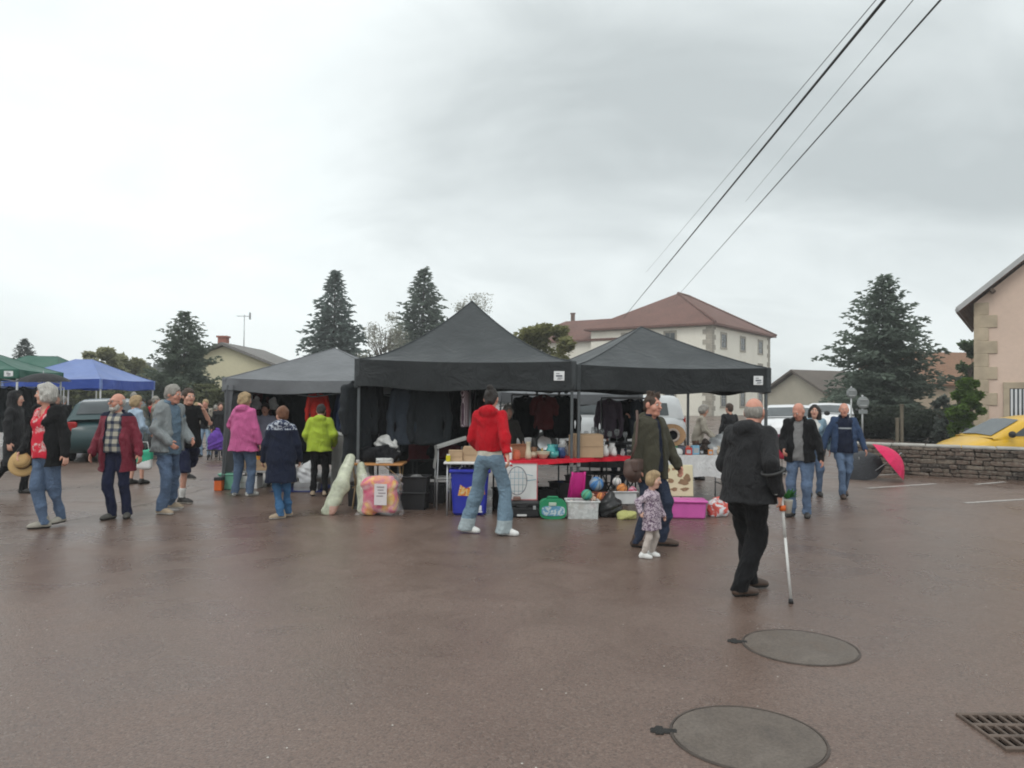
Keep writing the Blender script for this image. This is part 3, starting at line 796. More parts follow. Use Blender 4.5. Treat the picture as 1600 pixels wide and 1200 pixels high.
b = MB(); hip(b, .5, 9.6, 9, 24, 8.25, 11.0, 5, 5, 6.9, 20.5); b.build('wing_roof', redtile, bld)
for z in (13.7,):
    b = MB(); b.tube([bp(7.4, 7, 13.72), bp(10.6, 7, 13.72)], .16, 6); b.build('ridge_cap', redtile, rf)
    for e_, q in (((-.6, -.6), 7.4), ((18.6, -.6), 10.6)):
        b = MB(); b.tube([bp(q, 7, 13.72), bp(e_[0], e_[1], 9.4)], .14, 6); b.build('ridge_cap', redtile, rf)
b = MB(); cp = P(895, 503, 96); b.box((cp.x, cp.y, cp.z), (.5, .5, 2.0), None, 0, .03); b.box((cp.x, cp.y, cp.z+1.05), (.62, .62, .14)); b.build('chimney', mat('chimney_brick', (.16, .1, .08), .85), bld)
def bwin(u, v, z, face, w=1.15, h=1.65, wn='window'):
    b = MB(); d = U if face == 'r' else Vv; nn = -Vv if face == 'r' else -U
    def q(a, zz, o): return bp(u, v, z)+d*a+Vector((0, 0, zz))+nn*o
    def slab(b, a0, a1, z0, z1, o0, o1):
        vs = [q(a, zz, o) for o in (o0, o1) for a, zz in ((a0, z0), (a1, z0), (a1, z1), (a0, z1))]
        b.add(vs, [(0, 1, 2, 3), (4, 5, 6, 7), (0, 1, 5, 4), (1, 2, 6, 5), (2, 3, 7, 6), (3, 0, 4, 7)])
    for a0, a1, z0, z1 in ((-w/2-.16, -w/2, -h/2, h/2), (w/2, w/2+.16, -h/2, h/2), (-w/2-.16, w/2+.16, h/2, h/2+.2), (-w/2-.24, w/2+.24, -h/2-.16, -h/2)):
        slab(b, a0, a1, z0, z1, -.1, .07)
    wo = b.build(wn, stone_q, bld)
    b = MB(); slab(b, -w/2, w/2, -h/2, h/2, -.06, .012); b.build('pane', gl, wo)
    b = MB()
    slab(b, -.035, .035, -h/2, h/2, -.05, .035)
    for z2 in (-h/2+.03, -.1, h/2-.03): slab(b, -w/2, w/2, z2-.03, z2+.03, -.05, .03)
    for a in (-w/2+.03, w/2-.03): slab(b, a-.03, a+.03, -h/2, h/2, -.05, .032)
    b.build('frame', frame_w, wo)
for r_, z in enumerate((7.75, 5.0, 1.9)):
    for u in (3.2, 8.8, 14.6): bwin(u, 0, z, 'r', 1.35, 1.4 if r_ < 2 else 1.9)
    for v in (4.5, 9.5): bwin(0, v, z, 'l')
for k in range(18):
    for cu, cv, fu, fv in ((0, 0, 1, 1), (18, 0, -1, 0)):
        w = .95 if k % 2 else .6
        b = MB(); z0 = k*.515
        pts = [(-.05*fu if cu == 0 else 18.05, -.05), ((w*fu) if cu == 0 else 18-w, -.05)]
        u0, u1 = sorted((pts[0][0], pts[1][0]))
        wallbox(b, u0, u1, -.05, .1, z0+.012, z0+.5)
        if cu == 0:
            w2 = .6 if k % 2 else .95; wallbox(b, -.052, .1, -.049, w2, z0+.012, z0+.5)
        b.build('quoin_stone', stone_q, bld)
b = MB(); wallbox(b, -.12, 18.12, -.12, .02, EV-.28, EV-.16); wallbox(b, -.12, .02, .02, 14, EV-.28, EV-.16); b.build('cornice', stone_q, bld)

# pink house at the right edge
YH = 30.0
HC = P(1523, 560, YH)
pinkm = plaster('pink_render', (.6, .46, .375), .1, .35, (.54, .46, .38))
sand = mat('sand_quoin', (.40, .33, .24), .85, .2, 2, .25, 14)
ov = .6; slope = math.tan(rad(40.5)); W2 = 5.2
zlow = P(1499, 487, YH-.1).z
house = thing('pink_house', 'pink rendered house with sandstone quoins and steep roof at right edge', 'house', (HC.x, YH, 0), rad(-34))
zev = zlow+ov*slope-.15; zr = zev+W2*slope
b = MB(); b.prism([(0, 0), (2*W2, 0), (2*W2, zev), (W2, zr), (0, zev)], 1, 0, 9); b.build('wall', pinkm, house)
rz_m = mat('roof_edge_grey', (.38, .38, .38), .7, .15, 2)
slate = tiles('grey_roof_tiles', (.17, .12, .1), 3)
for sd in (-1, 1):
    def rp(t, o): return (W2+sd*t, zr+.1-t*slope+o)
    tt = W2+ov
    b = MB(); b.prism([rp(0, 0), rp(tt, 0), rp(tt, .2), rp(0, .2)], 1, -.46, 9.5); b.build('roof_slope', slate, house)
    b = MB(); b.prism([rp(-.02, .0), rp(tt+.01, .0), rp(tt+.01, .23), rp(-.02, .23)], 1, -.5, -.455); b.build('barge_board', rz_m, house)
for t_ in (.9, 2.9, 4.6):
    b = MB(); b.box((W2-t_, -.2, zr-t_*slope-.1), (.14, .42, .17), RY(rad(-40)), 0, .01); b.build('purlin_end', mat('dark_timber', (.09, .065, .05), .8), house)
b = MB(); b.tube([(-ov+.03, -.5, zlow+.06), (-ov+.03, 9, zlow+.06)], .07, 8); b.build('gutter', rz_m, house)
hz = zev/11.
for k in range(11):
    z0 = k*hz; w = .78 if k % 2 else .5
    b = MB(); b.box((w/2-.03, -.005, z0+hz/2), (w, .09, hz-.02), None, 0, .012); b.build('quoin_stone', sand, house)
b = MB(); b.box((.2, -.012, zev/2), (.42, .06, zev-.02)); b.build('corner_pilaster', sand, house)
wx = 1.62; wz0 = P(1592, 668, YH-.9).z; wz1 = P(1592, 607, YH-.9).z; ww = .95
wo = MB()
for cx, cz, sx, sz in ((wx-ww/2-.1, (wz0+wz1)/2, .2, wz1-wz0), (wx+ww/2+.1, (wz0+wz1)/2, .2, wz1-wz0), (wx, wz1+.12, ww+.42, .24), (wx, wz0-.08, ww+.5, .16)):
    wo.box((cx, -.02, cz), (sx, .14, sz), None, 0, .01)
wo = wo.build('window', sand, house)
b = MB(); b.box((wx, -.01, (wz0+wz1)/2), (ww, .05, wz1-wz0)); b.build('pane', gl, wo)
for k in range(7):
    b = MB(); b.box((wx-ww/2+.07+k*.135, -.06, (wz0+wz1)/2), (.07, .03, wz1-wz0-.04), None, 0, .008); b.build('shutter_slat', mat('shutter_white', (.62, .63, .64), .5, .08), wo)

def simple_house(name, label, px, Y, w, d, ze, zr, wallm, roofm, rz=0., ridge='x', chim=None, wins=()):
    c = P(px, 600, Y)
    t = thing(name, label, 'house', (c.x, c.y, 0), rz)
    b = MB()
    if ridge == 'y':   # gable towards the camera
        b.prism([(-w/2, 0), (w/2, 0), (w/2, ze), (0, zr), (-w/2, ze)], 1, -d/2, d/2)
    else: b.prism([(-d/2, 0), (d/2, 0), (d/2, ze), (0, zr), (-d/2, ze)], 0, -w/2, w/2)
    b.build('wall', wallm, t)
    o = .45; sl = (zr-ze)/((w if ridge == 'y' else d)/2); hw = (w if ridge == 'y' else d)/2+o
    for s in (-1, 1):
        b = MB(); poly = [(0, zr+.06), (s*hw, zr+.06-hw*sl), (s*hw, zr+.24-hw*sl), (0, zr+.26)]
        b.prism(poly, 1 if ridge == 'y' else 0, -(d if ridge == 'y' else w)/2-o, (d if ridge == 'y' else w)/2+o)
        b.build('roof_slope', roofm, t)
    if chim:
        b = MB(); b.box((chim[0], chim[1], chim[2]), (.6, .6, 1.3), None, 0, .03); b.box((chim[0], chim[1], chim[2]+.7), (.75, .75, .12)); b.build('chimney', mat('chimney_red', (.3, .12, .09), .85), t)
    for (x, z, w_, h_) in wins:
        b = MB()
        for dx_, dz_, sx, sz in ((-w_/2-.06, 0, .12, h_), (w_/2+.06, 0, .12, h_), (0, h_/2+.07, w_+.24, .14), (0, -h_/2-.06, w_+.3, .12)): b.box((x+dx_, -d/2-.02, z+dz_), (sx, .12, sz))
        wn = b.build('window', frame_w, t)
        b = MB(); b.box((x, -d/2+.0, z), (w_, .06, h_)); b.build('pane', gl, wn)
    return t
yellow_w = plaster('pale_yellow_render', (.56, .52, .36), .08, .4)
Yc = 52.
zr_ = P(381, 546, Yc).z; ze_ = P(330, 566, Yc).z
lh = simple_house('cream_house', 'pale yellow gabled house with red chimney behind the grey tent', 381, Yc+4, 7.2, 8, ze_-.3, zr_+.2, yellow_w, tiles('grey_slate', (.2, .19, .18), 4), 0, 'y', (-.6, -2.5, zr_+.25), ((1.4, 2.1, 1.0, 1.2), (-1.6, 2.1, 1.0, 1.2)))
an = thing('roof_antenna', 'thin television antenna mast rising from the pale yellow house', 'antenna', tuple(P(381, 546, Yc+3)))
hA = P(381, 494, Yc+3).z-P(381, 546, Yc+3).z
b = MB(); b.cyl((0, 0, -.4), (0, 0, hA+.1), .035, .03, 8); b.build('mast', mat('antenna_metal', (.4, .41, .42), .4, .1, metal=.6), an)
b = MB(); b.cyl((-.55, 0, hA), (.45, 0, hA), .022, n=6)
for k in range(6): b.cyl((-.5+k*.17, -.2, hA), (-.5+k*.17, .2, hA), .012, n=5)
b.box((.4, 0, hA+.02), (.03, .3, .5)); b.build('aerial', mat('antenna_metal', (.4, .41, .42)), an)
simple_house('barn', 'small grey brown roofed barn left of the big conifer', 1290, 62, 6.5, 6, 2.3, P(1283, 584, 62).z, plaster('drab_render', (.4, .37, .3), .12, .4), tiles('brown_slate', (.11, .09, .075), 4), rad(24), 'x')
simple_house('brown_roof_house', 'house with long brown tiled roof between conifer and pink house', 1500, 56, 12, 8, 2.9, P(1500, 555, 55).z, plaster('tan_render', (.42, .34, .25), .1, .4), tiles('brown_tiles', (.2, .105, .06), 3), rad(4), 'x')

# ------------------------------------------------------------------ stone wall
sw_a = G(1330, 737); sw_b = G(1600, 751); dirw = (sw_b-sw_a).normalized(); 
wl = thing('stone_wall', 'low rubble stone wall with pale coping in front of the yellow car', 'wall', (sw_a.x, sw_a.y, 0), math.atan2(dirw.y, dirw.x))
LW, HW = 7.2, .62
def stonem(i, c):
    m = MT('rubble_stone_%d' % i); f = m.noise(7, 6, rough=.7); l = m.noise(3, 4)
    cc = m.ramp(f, [(.3, sc3(c, .45)), (.5, c), (.7, sc3(c, 1.5))])
    m.col(m.mix(m.ramp(l, [(.5, 0), (.66, .55)]), cc, (.3, .28, .24))); m.rough(.9); m.bump(m.noise(30, 5), .5, .02); return m.m
sms = [stonem(i, c) for i, c in enumerate(((.09, .065, .05), (.125, .09, .07), (.06, .046, .038), (.16, .128, .1)))]
b = MB(); b.box((LW/2, .25, HW/2), (LW, .38, HW-.03)); b.build('core', mat('old_mortar', (.07, .058, .048), .95, .35, 5, .4, 30), wl)
protos = []
for i in range(10):
    r2 = random.Random(i); bm = bmesh.new(); bmesh.ops.create_cube(bm, size=1.0)
    bmesh.ops.bevel(bm, geom=bm.edges[:], offset=.14, segments=1, affect='EDGES')
    for v in bm.verts: v.co += Vector((r2.uniform(-.06, .06), r2.uniform(-.07, .07), r2.uniform(-.07, .07)))
    me = bpy.data.meshes.new('stone'); bm.to_mesh(me); bm.free(); me.materials.append(sms[i % 4]); protos.append(me)
z = .0; r2 = random.Random(3); ns = 0
while z < HW-.04:
    h = r2.uniform(.06, .115); h = min(h, HW-z)
    x = r2.uniform(-.1, 0)
    while x < LW and ns < 298:
        w = r2.uniform(.12, .36)
        o = link('stone', r2.choice(protos), None, wl); ns += 1
        o.location = (x+w/2, .055+r2.uniform(-.012, .02), z+h/2+r2.uniform(-.006, .006)); o.scale = (w-.008, .16, h-.006); o.rotation_euler = (r2.uniform(-.05, .05), r2.uniform(-.04, .04), r2.uniform(-.05, .05))
        x += w
    z += h
x = -.05; k = 0
cop = mat('coping_stone', (.34, .33, .3), .85, .3, 3, .3, 20)
while x < LW:
    w = r2.uniform(.55, .95); b = MB(); b.box((x+w/2, .25, HW+.027+r2.uniform(-.008, .008)), (w-.012, .54, .05), RZ(r2.uniform(-.01, .01)), 0, .012); b.build('coping_slab', cop, wl); x += w

# ------------------------------------------------------------------ overhead cables
cabm = mat('cable_black', (.02, .02, .02), .6, .1)
def cable(a, b, za, Yb, r, label, sag=.3):
    da = ray(*a); A = Vector((0, 0, CAMZ))+da*((za-CAMZ)/da.z); B_ = P(b[0], b[1], Yb)
    A2 = A+(A-B_)*.25
    pts = [A2.lerp(B_, i/40) for i in range(41)]
    mb = MB(); mb.tube(pts, r, 6); tag(mb.build('cable', cabm), label, 'cable', 'overhead cables')
cable((1385, -4), (974, 497), 7.0, 84, .024, 'thickest black overhead cable running to the red roof')
cable((1372, -4), (1010, 425), 7.3, 60, .007, 'faint thin overhead wire just left of the thickest cable')
cable((1430, -4), (1165, 315), 7.4, 40, .007, 'thin overhead wire between the two thick black cables')
cable((1473, -4), (1052, 470), 7.1, 84, .015, 'right hand black overhead cable reaching the roof peak')

# ------------------------------------------------------------------ trees
def leafm(name, c, var=.4):
    if name in MATS: return MATS[name]
    m = MT(name); oi = m.noise(1.1, 4); f = m.noise(9, 3)
    cc = m.mix(.5, m.ramp(oi, [(.3, sc3(c, 1-var)), (.7, sc3(c, 1+var))]), m.ramp(f, [(.3, sc3(c, .6)), (.7, sc3(c, 1.45))]))
    m.col(cc); m.rough(.8); m.b.inputs['Specular IOR Level'].default_value = .2
    tr = m.n('ShaderNodeBsdfTranslucent'); m.l(cc, tr.inputs[0]); mx = m.n('ShaderNodeMixShader'); mx.inputs[0].default_value = .5
    m.l(m.b.outputs[0], mx.inputs[1]); m.l(tr.outputs[0], mx.inputs[2]); m.l(mx.outputs[0], m.o.inputs[0])
    MATS[name] = m.m; return m.m
barkm = mat('bark', (.085, .065, .05), .9, .3, 6, .5, 20)
def conifer(label, px, Y, apex_py, width_px, base_px=None, seed=0, c=(0.0508, 0.0754, 0.0653), droop=.25, dense=1.0, zmin=.4, irregular=.15, pw=.82, wh=None, group='conifers around the square', tip=1.0):
    r = random.Random(seed); base = P(px, 600, Y); hgt = P(px, apex_py, Y).z; rad_ = width_px/2*Y/FPX
    t = thing('conifer_tree', label, 'tree', (base.x, base.y, 0), r.uniform(0, 6), group)
    b = MB(); n = 8
    b.tube([(0, 0, 0), (r.uniform(-.05, .05), 0, hgt*.4), (0, 0, hgt*.8), (0, 0, hgt)], [hgt*.022, hgt*.015, hgt*.006, .01], 8); b.build('trunk', barkm, t)
    cr = MB(); vs = []; fs = []
    nw = wh or int(22*dense)
    az = 0
    gold = 2.399
    kk = 0
    size = hgt*.0225
    for i in range(nw*10):
        f = (i+.5)/(nw*10)                  # 0 bottom 1 top
        z = zmin+(hgt-zmin)*(f**.92)
        R_ = rad_*((1-f)**pw)*(1-irregular/2+r.uniform(-irregular, irregular))*tip+.03
        if f < .12: R_ *= .75+2*f
        az += gold+r.uniform(-.25, .25)
        upturn = .25*(f-.35)
        d = Vector((math.cos(az), math.sin(az), 0)); q = Vector((-d.y, d.x, 0))
        nseg = max(3, int(R_/size*1.1))
        pz = z
        for s in range(nseg):
            u = (s+.6)/nseg
            if u < .12: continue
            p = d*R_*u+Vector((0, 0, z+R_*(upturn*u*2-droop*u*u+.06*math.sin(u*9))))
            wdt = R_*.42*(1-u*.72)+size*.4
            k = max(2, int(wdt/size*1.7))
            for j in range(k):
                o = (j+.5)/k*2-1
                c0 = p+q*o*wdt+Vector((r.uniform(-1, 1)*size*.6, r.uniform(-1, 1)*size*.6, r.uniform(-1, .6)*size*.8-abs(o)*wdt*.22))
                dr = (d*r.uniform(.5, 1.2)+q*(o*1.0+r.uniform(-.6, .6))+Vector((0, 0, r.uniform(-.55, .25)))).normalized()
                sz = size*r.uniform(1.1, 2.2); up = Vector((r.uniform(-.4, .4), r.uniform(-.4, .4), 1)).normalized()
                sd = dr.cross(up).normalized()*sz*.34; n0 = len(vs)
                nrm = sd.cross(dr).normalized()*sz*.2
                vs += [c0-sd, c0+sd, c0+dr*sz, c0-nrm*1.1, c0+nrm, c0+dr*sz*.85+nrm*.4]
                fs += [(n0, n0+1, n0+2), (n0+3, n0+4, n0+5)]
    cr.add(vs, fs); o = cr.build('crown', leafm('needles_%02d_%02d_%02d' % tuple(int(x*1000) for x in c), c), t, False)
    return t
conifer('tall spiky spruce rising left of the central black tent', 521, 70, 423, 175, seed=3, c=(.145, .185, .165), droop=.3, irregular=.3, zmin=1.5, pw=.9)
conifer('tall spruce half hidden behind the central tent roof', 660, 74, 419, 178, seed=5, c=(.14, .175, .14), droop=.2, irregular=.28, zmin=1.5, pw=.85)
conifer('bushy dark conifer beside the pale yellow house', 287, 44, 488, 160, seed=8, c=(.14, .175, .13), droop=.05, irregular=.45, dense=1.0, pw=.7)
conifer('small dark conifer above the green tents', 37, 70, 530, 84, seed=11, c=(.065, .085, .07), droop=.1, pw=.75)
conifer('big grey green conifer in front of the brown roofs at right', 1380, 38, 431, 240, seed=15, c=(.17, .21, .17), droop=.08, irregular=.5, dense=1.15, zmin=.3, pw=.7)
def broadleaf(label, px, Y, top_py, w_px, seed, c, leaf=.12, n=5000, bare=False, zb=.8, name='broadleaf_tree', cat='tree', group='leafy trees behind the square', lean=0):
    r = random.Random(seed); base = P(px, 600, Y); hgt = max(.6, P(px, top_py, Y).z); R_ = w_px/2*Y/FPX
    t = thing(name, label, cat, (base.x, base.y, 0), 0, group)
    tr = MB(); tips = []
    def limb(p, d, ln, rr, lv):
        q = p+d*ln*.5+Vector((r.uniform(-1, 1), r.uniform(-1, 1), 0))*ln*.06; e = p+d*ln
        tr.tube([p, q, e], [rr, rr*.8, rr*.55], 6 if lv < 2 else 4, 0, False)
        if lv >= (4 if bare else 3): tips.append((e, d)); return
        for k in range(r.randint(2, 3) if lv else 5):
            az = r.uniform(0, 6.28); sp = r.uniform(.35, .95)
            nd_ = (d+Vector((math.cos(az)*sp*R_/hgt*1.9, math.sin(az)*sp*R_/hgt*1.9, r.uniform(-.1, .35)))).normalized()
            limb(p.lerp(e, r.uniform(.6, 1)), nd_, ln*r.uniform(.6, .8), rr*.6, lv+1)
    limb(Vector((0, 0, 0)), Vector((0, 0, 1)), hgt*.33, hgt*.022, 0)
    tr.build('trunk', barkm, t)
    vs = []; fs = []
    clumps = []
    for k in range(26 if not bare else 40):
        a = r.uniform(0, 6.28); zz = r.uniform(zb, hgt*.97); f = (zz-zb)/(hgt-zb)
        rr = R_*math.sqrt(max(.04, 1-(abs(f-.42)/.62)**2.2))*r.uniform(.3, .92)
        clumps.append((Vector((rr*math.cos(a), rr*math.sin(a), zz)), R_*r.uniform(.2, .42)))
    for k in range(n):
        cc, cr_ = clumps[r.randrange(len(clumps))]
        v = Vector((r.gauss(0, 1), r.gauss(0, 1), r.gauss(0, .8))); v = v.normalized()*cr_*r.uniform(.35, 1.05)
        p = cc+v; p.z = max(.08, min(p.z, hgt))
        a = Vector((r.uniform(-1, 1), r.uniform(-1, 1), r.uniform(-.6, .6))).normalized(); b_ = a.cross(Vector((r.uniform(-1, 1), r.uniform(-1, 1), 1))).normalized()
        s = leaf*r.uniform(.6, 1.4); n0 = len(vs)
        vs += [p-a*s, p+b_*s*.5, p+a*s, p-b_*s*.5]; fs.append((n0, n0+1, n0+2, n0+3))
    cr = MB(); cr.add(vs, fs); cr.build('crown', leafm('leaves_%02d_%02d_%02d' % tuple(int(x*1000) for x in c), c), t, False)
    return t
broadleaf('olive leafy tree behind the blue tent, taller of two', 160, 52, 546, 62, 1, (.3, .3, .18), .24, 7500)
broadleaf('olive leafy tree behind the blue tent, right of the taller one', 196, 54, 550, 62, 2, (.29, .29, .17), .24, 7500)
broadleaf('low leafy tree between the blue tent and the bushy conifer', 224, 56, 574, 46, 4, (.25, .26, .15), .24, 5500)
broadleaf('thinning autumn tree left of the half hidden spruce', 604, 66, 486, 96, 6, (.3, .3, .25), .1, 6500, True)
broadleaf('thinning autumn tree right of the central tent peak', 738, 68, 462, 110, 7, (.3, .3, .25), .1, 6500, True)
broadleaf('yellow green bush between the two black tents', 858, 40, 508, 112, 9, (.2, .2, .085), .16, 8500, cat='tree')
broadleaf('bright green bush beside the pink house corner', 1508, 27, 592, 52, 10, (.11, .18, .04), .11, 6500, zb=.2)
broadleaf('thin tree behind the corner of the pink house', 1518, 46, 530, 48, 12, (.08, .12, .05), .16, 4000)
broadleaf('grey leafed young tree in front of the conifer', 1478, 29, 618, 44, 13, (.13, .15, .13), .1, 2600, zb=.3)
for i, (px, Y, ty, w) in enumerate(((120, 48, 604, 80), (186, 46, 606, 70), (232, 44, 598, 60), (315, 43, 602, 80), (352, 42, 610, 60))):
    broadleaf(('dark hedge bush behind the teal car', 'dark hedge bush behind the blue tent legs', 'dark hedge bush left of the bushy conifer', 'dark hedge bush right of the bushy conifer', 'dark hedge bush beside the grey tent corner')[i], px, Y, ty, w, 20+i, (.14, .15, .075), .16, 5500, zb=.1, name='hedge_bush', cat='bush', group='hedge bushes')
for i, (px, Y, ty, w) in enumerate(((1395, 33, 638, 80), (1440, 31, 645, 90), (1350, 34, 645, 70))):
    broadleaf(('dark shrub under the big conifer, beside the wooden posts', 'dark shrub right of the wooden posts behind the wall', 'dark shrub behind the round road signs')[i], px, Y, ty, w, 30+i, (.045, .055, .038), .11, 5000, zb=.05, name='shrub', cat='bush', group='shrubs below the conifer')
# far wood closing the horizon
r2 = random.Random(5); b = MB(); vs = []; fs = []
for k in range(14000):
    a = r2.uniform(-.75, .75); Y = r2.uniform(190, 300); x = a*Y
    hh = 6+2.5*math.sin(x*.045)+1.6*math.sin(x*.13+1)
    p = Vector((x, Y, hh*r2.random()**.6)); s = r2.uniform(.8, 1.8)
    q1 = Vector((r2.uniform(-1, 1), r2.uniform(-.4, .4), r2.uniform(-1, 1))).normalized()*s; q2 = q1.cross(Vector((0, 1, .3))).normalized()*s*.6; n0 = len(vs)
    vs += [p-q1, p+q2, p+q1, p-q2]; fs.append((n0, n0+1, n0+2, n0+3))
b.add(vs, fs); tag(b.build('distant_wood', leafm('far_leaves', (.06, .07, .05)), None, False), 'line of far trees closing the horizon', kind='stuff')

# ------------------------------------------------------------------ road signs and posts
steel = mat('galvanised_steel', (.4, .41, .41), .45, .12, 8, metal=.5)
signback = mat('sign_back_grey', (.2, .215, .215), .55, .12, 6)
for px, Y, pyc, rr, lab, plate in ((1330, 30, 614, .21, 'round road sign seen from behind, higher and farther of two', False), (1347.5, 26, 629, .21, 'round road sign with small plate below, nearer the umbrellas', True)):
    c = P(px, pyc, Y); t = thing('road_sign', lab, 'road sign', (c.x, c.y, 0), 0, 'round road signs')
    b = MB(); b.cyl((0, 0, 0), (0, 0, c.z+rr+.05), .03, n=10); b.build('post', steel, t)
    b = MB(); b.lathe([(.001, -.012), (rr*.94, -.012), (rr, 0), (rr*.94, .012), (.001, .012)], (0, -.05, c.z), 28, R=RX(PI/2)); b.build('sign_disc', signback, t)
    for dz in (-.1, .1):
        b = MB(); b.box((0, -.075, c.z+dz), (rr*1.1, .03, .035)); b.build('bracket', steel, t)
    if plate:
        b = MB(); b.box((0, -.05, c.z-rr-.1), (.3, .02, .14), None, 0, .008); b.build('plate', signback, t)
for px, h0, lab in ((1402, 655, 'weathered wooden post behind the wall, left of the pair'), (1409, 634, 'taller wooden post behind the wall, right of the pair')):
    c = P(px, h0, 24); t = thing('wooden_post', lab, 'post', (c.x, c.y, 0), rad(8), 'wooden posts')
    b = MB(); b.box((0, 0, c.z/2), (.09, .08, c.z), None, 0, .015); b.build('shaft', mat('weathered_wood', (.13, .11, .08), .85, .25, 5, .3, 25), t)
    b = MB(); b.box((0, 0, c.z+.02), (.11, .1, .05), None, 0, .012); b.build('cap', mat('weathered_wood', (.13, .11, .08)), t)

# ------------------------------------------------------------------ vehicles
def carpaint(name, c, rough=.28):
    if name in MATS: return MATS[name]
    m = MT(name); f = m.noise(2.5, 4)
    m.col(m.ramp(f, [(.3, sc3(c, .9)), (.7, sc3(c, 1.08))])); m.rough(m.ramp(m.noise(6, 4), [(.3, rough), (.7, rough+.14)])); m.b.inputs['Coat Weight'].default_value = .2
    m.b.inputs['Coat Roughness'].default_value = .08
    MATS[name] = m.m; return m.m
tyre = mat('tyre_rubber', (.022, .022, .022), .85, .15); rimm = mat('alloy_rim', (.38, .39, .4), .35, .1, metal=.7)
blackpl = mat('black_trim', (.02, .02, .021), .6, .15)
def wheel(t, x, y, r, w):
    b = MB(); b.lathe([(r*.62, -w/2), (r*.9, -w/2), (r, -w*.32), (r, w*.32), (r*.9, w/2), (r*.62, w/2), (r*.62, -w/2)], (x, y, r), 24, R=RX(PI/2)); wo = b.build('wheel', tyre, t)
    b = MB(); b.lathe([(.001, -w*.36), (r*.6, -w*.36), (r*.64, -w*.44), (r*.64, w*.44), (r*.6, w*.36), (.001, w*.36)], (x, y, r), 20, R=RX(PI/2)); b.build('rim', rimm, wo)
def vehicle(label, cat, name, c, rz, paint, prof, gh, L_, W_, belt, wheels, wr, glassm, tall=False, lights=True, group=None):
    """prof: lower-body outline [(x,ztop)], gh: greenhouse outline [(x,z)], front at -x"""
    t = thing(name, label, cat, c, rz, group)
    def half(x): # plan-view half width
        u = (x+L_/2)/L_; return W_/2*(1-.16*max(0, (.16-u)/.16)**2-.09*max(0, (u-.88)/.12)**2)
    b = MB(); ring = []
    xs = [-L_/2+L_*i/40 for i in range(41)]
    def ztop(x): return float(np.interp(x, [p[0] for p in prof], [p[1] for p in prof]))
    rows = []
    for i, x in enumerate(xs):
        zt = ztop(x); w = half(x); e = min(i, 40-i); lo = .22 if e > 1 else .3+.08*(1-e)
        rows.append([(x, -w*.9, lo), (x, -w*.985, lo+.1), (x, -w, lo+(zt-lo)*.45), (x, -w*.985, lo+(zt-lo)*.72), (x, -w*.95, zt-.055), (x, -w*.86, zt-.008), (x, -w*.45, zt+.02), (x, 0, zt+.03),
                     (x, w*.45, zt+.02), (x, w*.86, zt-.008), (x, w*.95, zt-.055), (x, w*.985, lo+(zt-lo)*.72), (x, w, lo+(zt-lo)*.45), (x, w*.985, lo+.1), (x, w*.9, lo)])
    n = len(rows[0]); vs = [p for r_ in rows for p in r_]; fs = [(i*n+k, i*n+k+1, i*n+n+k+1, i*n+n+k) for i in range(40) for k in range(n-1)]
    fs += [tuple(range(n)), tuple(range(40*n, 41*n))] + [(i*n, i*n+n, i*n+2*n-1, i*n+n-1) for i in range(40)]
    b.add(vs, fs, 0, True); b.build('body', paint, t)
    gx = [p[0] for p in gh]; gz = [p[1] for p in gh]
    zb = belt-.05; ztp = max(gz)
    def gw(z): return W_/2*(.93-.2*max(0, (z-zb))/(max(.2, ztp-zb))*(.35 if tall else 1))
    b = MB(); N_ = 36; xs2 = [gx[0]+(gx[-1]-gx[0])*i/N_ for i in range(N_+1)]; rows = []
    def gt(x): return float(np.interp(x, gx, gz))
    for x in xs2:
        zt = max(zb+.01, gt(x)); w0 = gw(zb); w1 = gw(zt)
        rows.append([(x, -w0, zb), (x, -(w0+w1)/2-.008, (zb+zt)/2), (x, -w1, zt-.05 if zt-zb > .08 else zt), (x, -w1*.86, zt), (x, 0, zt+.025 if zt-zb > .05 else zt), (x, w1*.86, zt), (x, w1, zt-.05 if zt-zb > .08 else zt), (x, (w0+w1)/2+.008, (zb+zt)/2), (x, w0, zb)])
    n = 9; vs = [p for r_ in rows for p in r_]; fs = [(i*n+k, i*n+k+1, i*n+n+k+1, i*n+n+k) for i in range(N_) for k in range(n-1)]
    b.add(vs, fs, 0, True); b.build('roof', paint, t)
    # side windows (panes follow the sloped sides), windscreen, rear screen
    def pane(poly, nm='side_window'):
        for s in (-1, 1):
            b = MB(); vs = []
            for x, z in poly: vs.append((x, s*(gw(z)+.012+ .008*(1-abs(2*(z-zb)/(ztp-zb)-1))), z))
            vs2 = [(x, y-s*.03, z) for x, y, z in vs]
            k = len(poly); b.add(vs+vs2, [tuple(range(k)), tuple(range(k, 2*k))[::-1]]+[(i, (i+1) % k, k+(i+1) % k, k+i) for i in range(k)]); b.build(nm, glassm, t)
    for poly in wheels['panes']: pane(poly)
    for (x0, z0, x1, z1) in wheels['screens']:
        def sf(u, v):
            x = x0+(x1-x0)*u; z = gt(x); y = (2*v-1)*.8*gw(z); n_ = .016
            return (x-(n_ if x0 < 0 else -n_)*.6, y, z+.026*(1-abs(y)/(.86*gw(z)))+n_)
        b = MB(); b.grid(sf, 8, 8); b.build('windscreen' if x0 < 0 else 'rear_window', glassm, t)
    for x in wheels['x']:
        for s in (-1, 1):
            b = MB(); b.lathe([(.001, -.03), (wr*1.14, -.03), (wr*1.14, .012), (.001, .012)], (x, s*(half(x)-.02), wr+.02), 26, R=RX(PI/2)); b.build('wheel_arch', blackpl, t)
            wheel(t, x, s*(half(x)-.07), wr, .2)
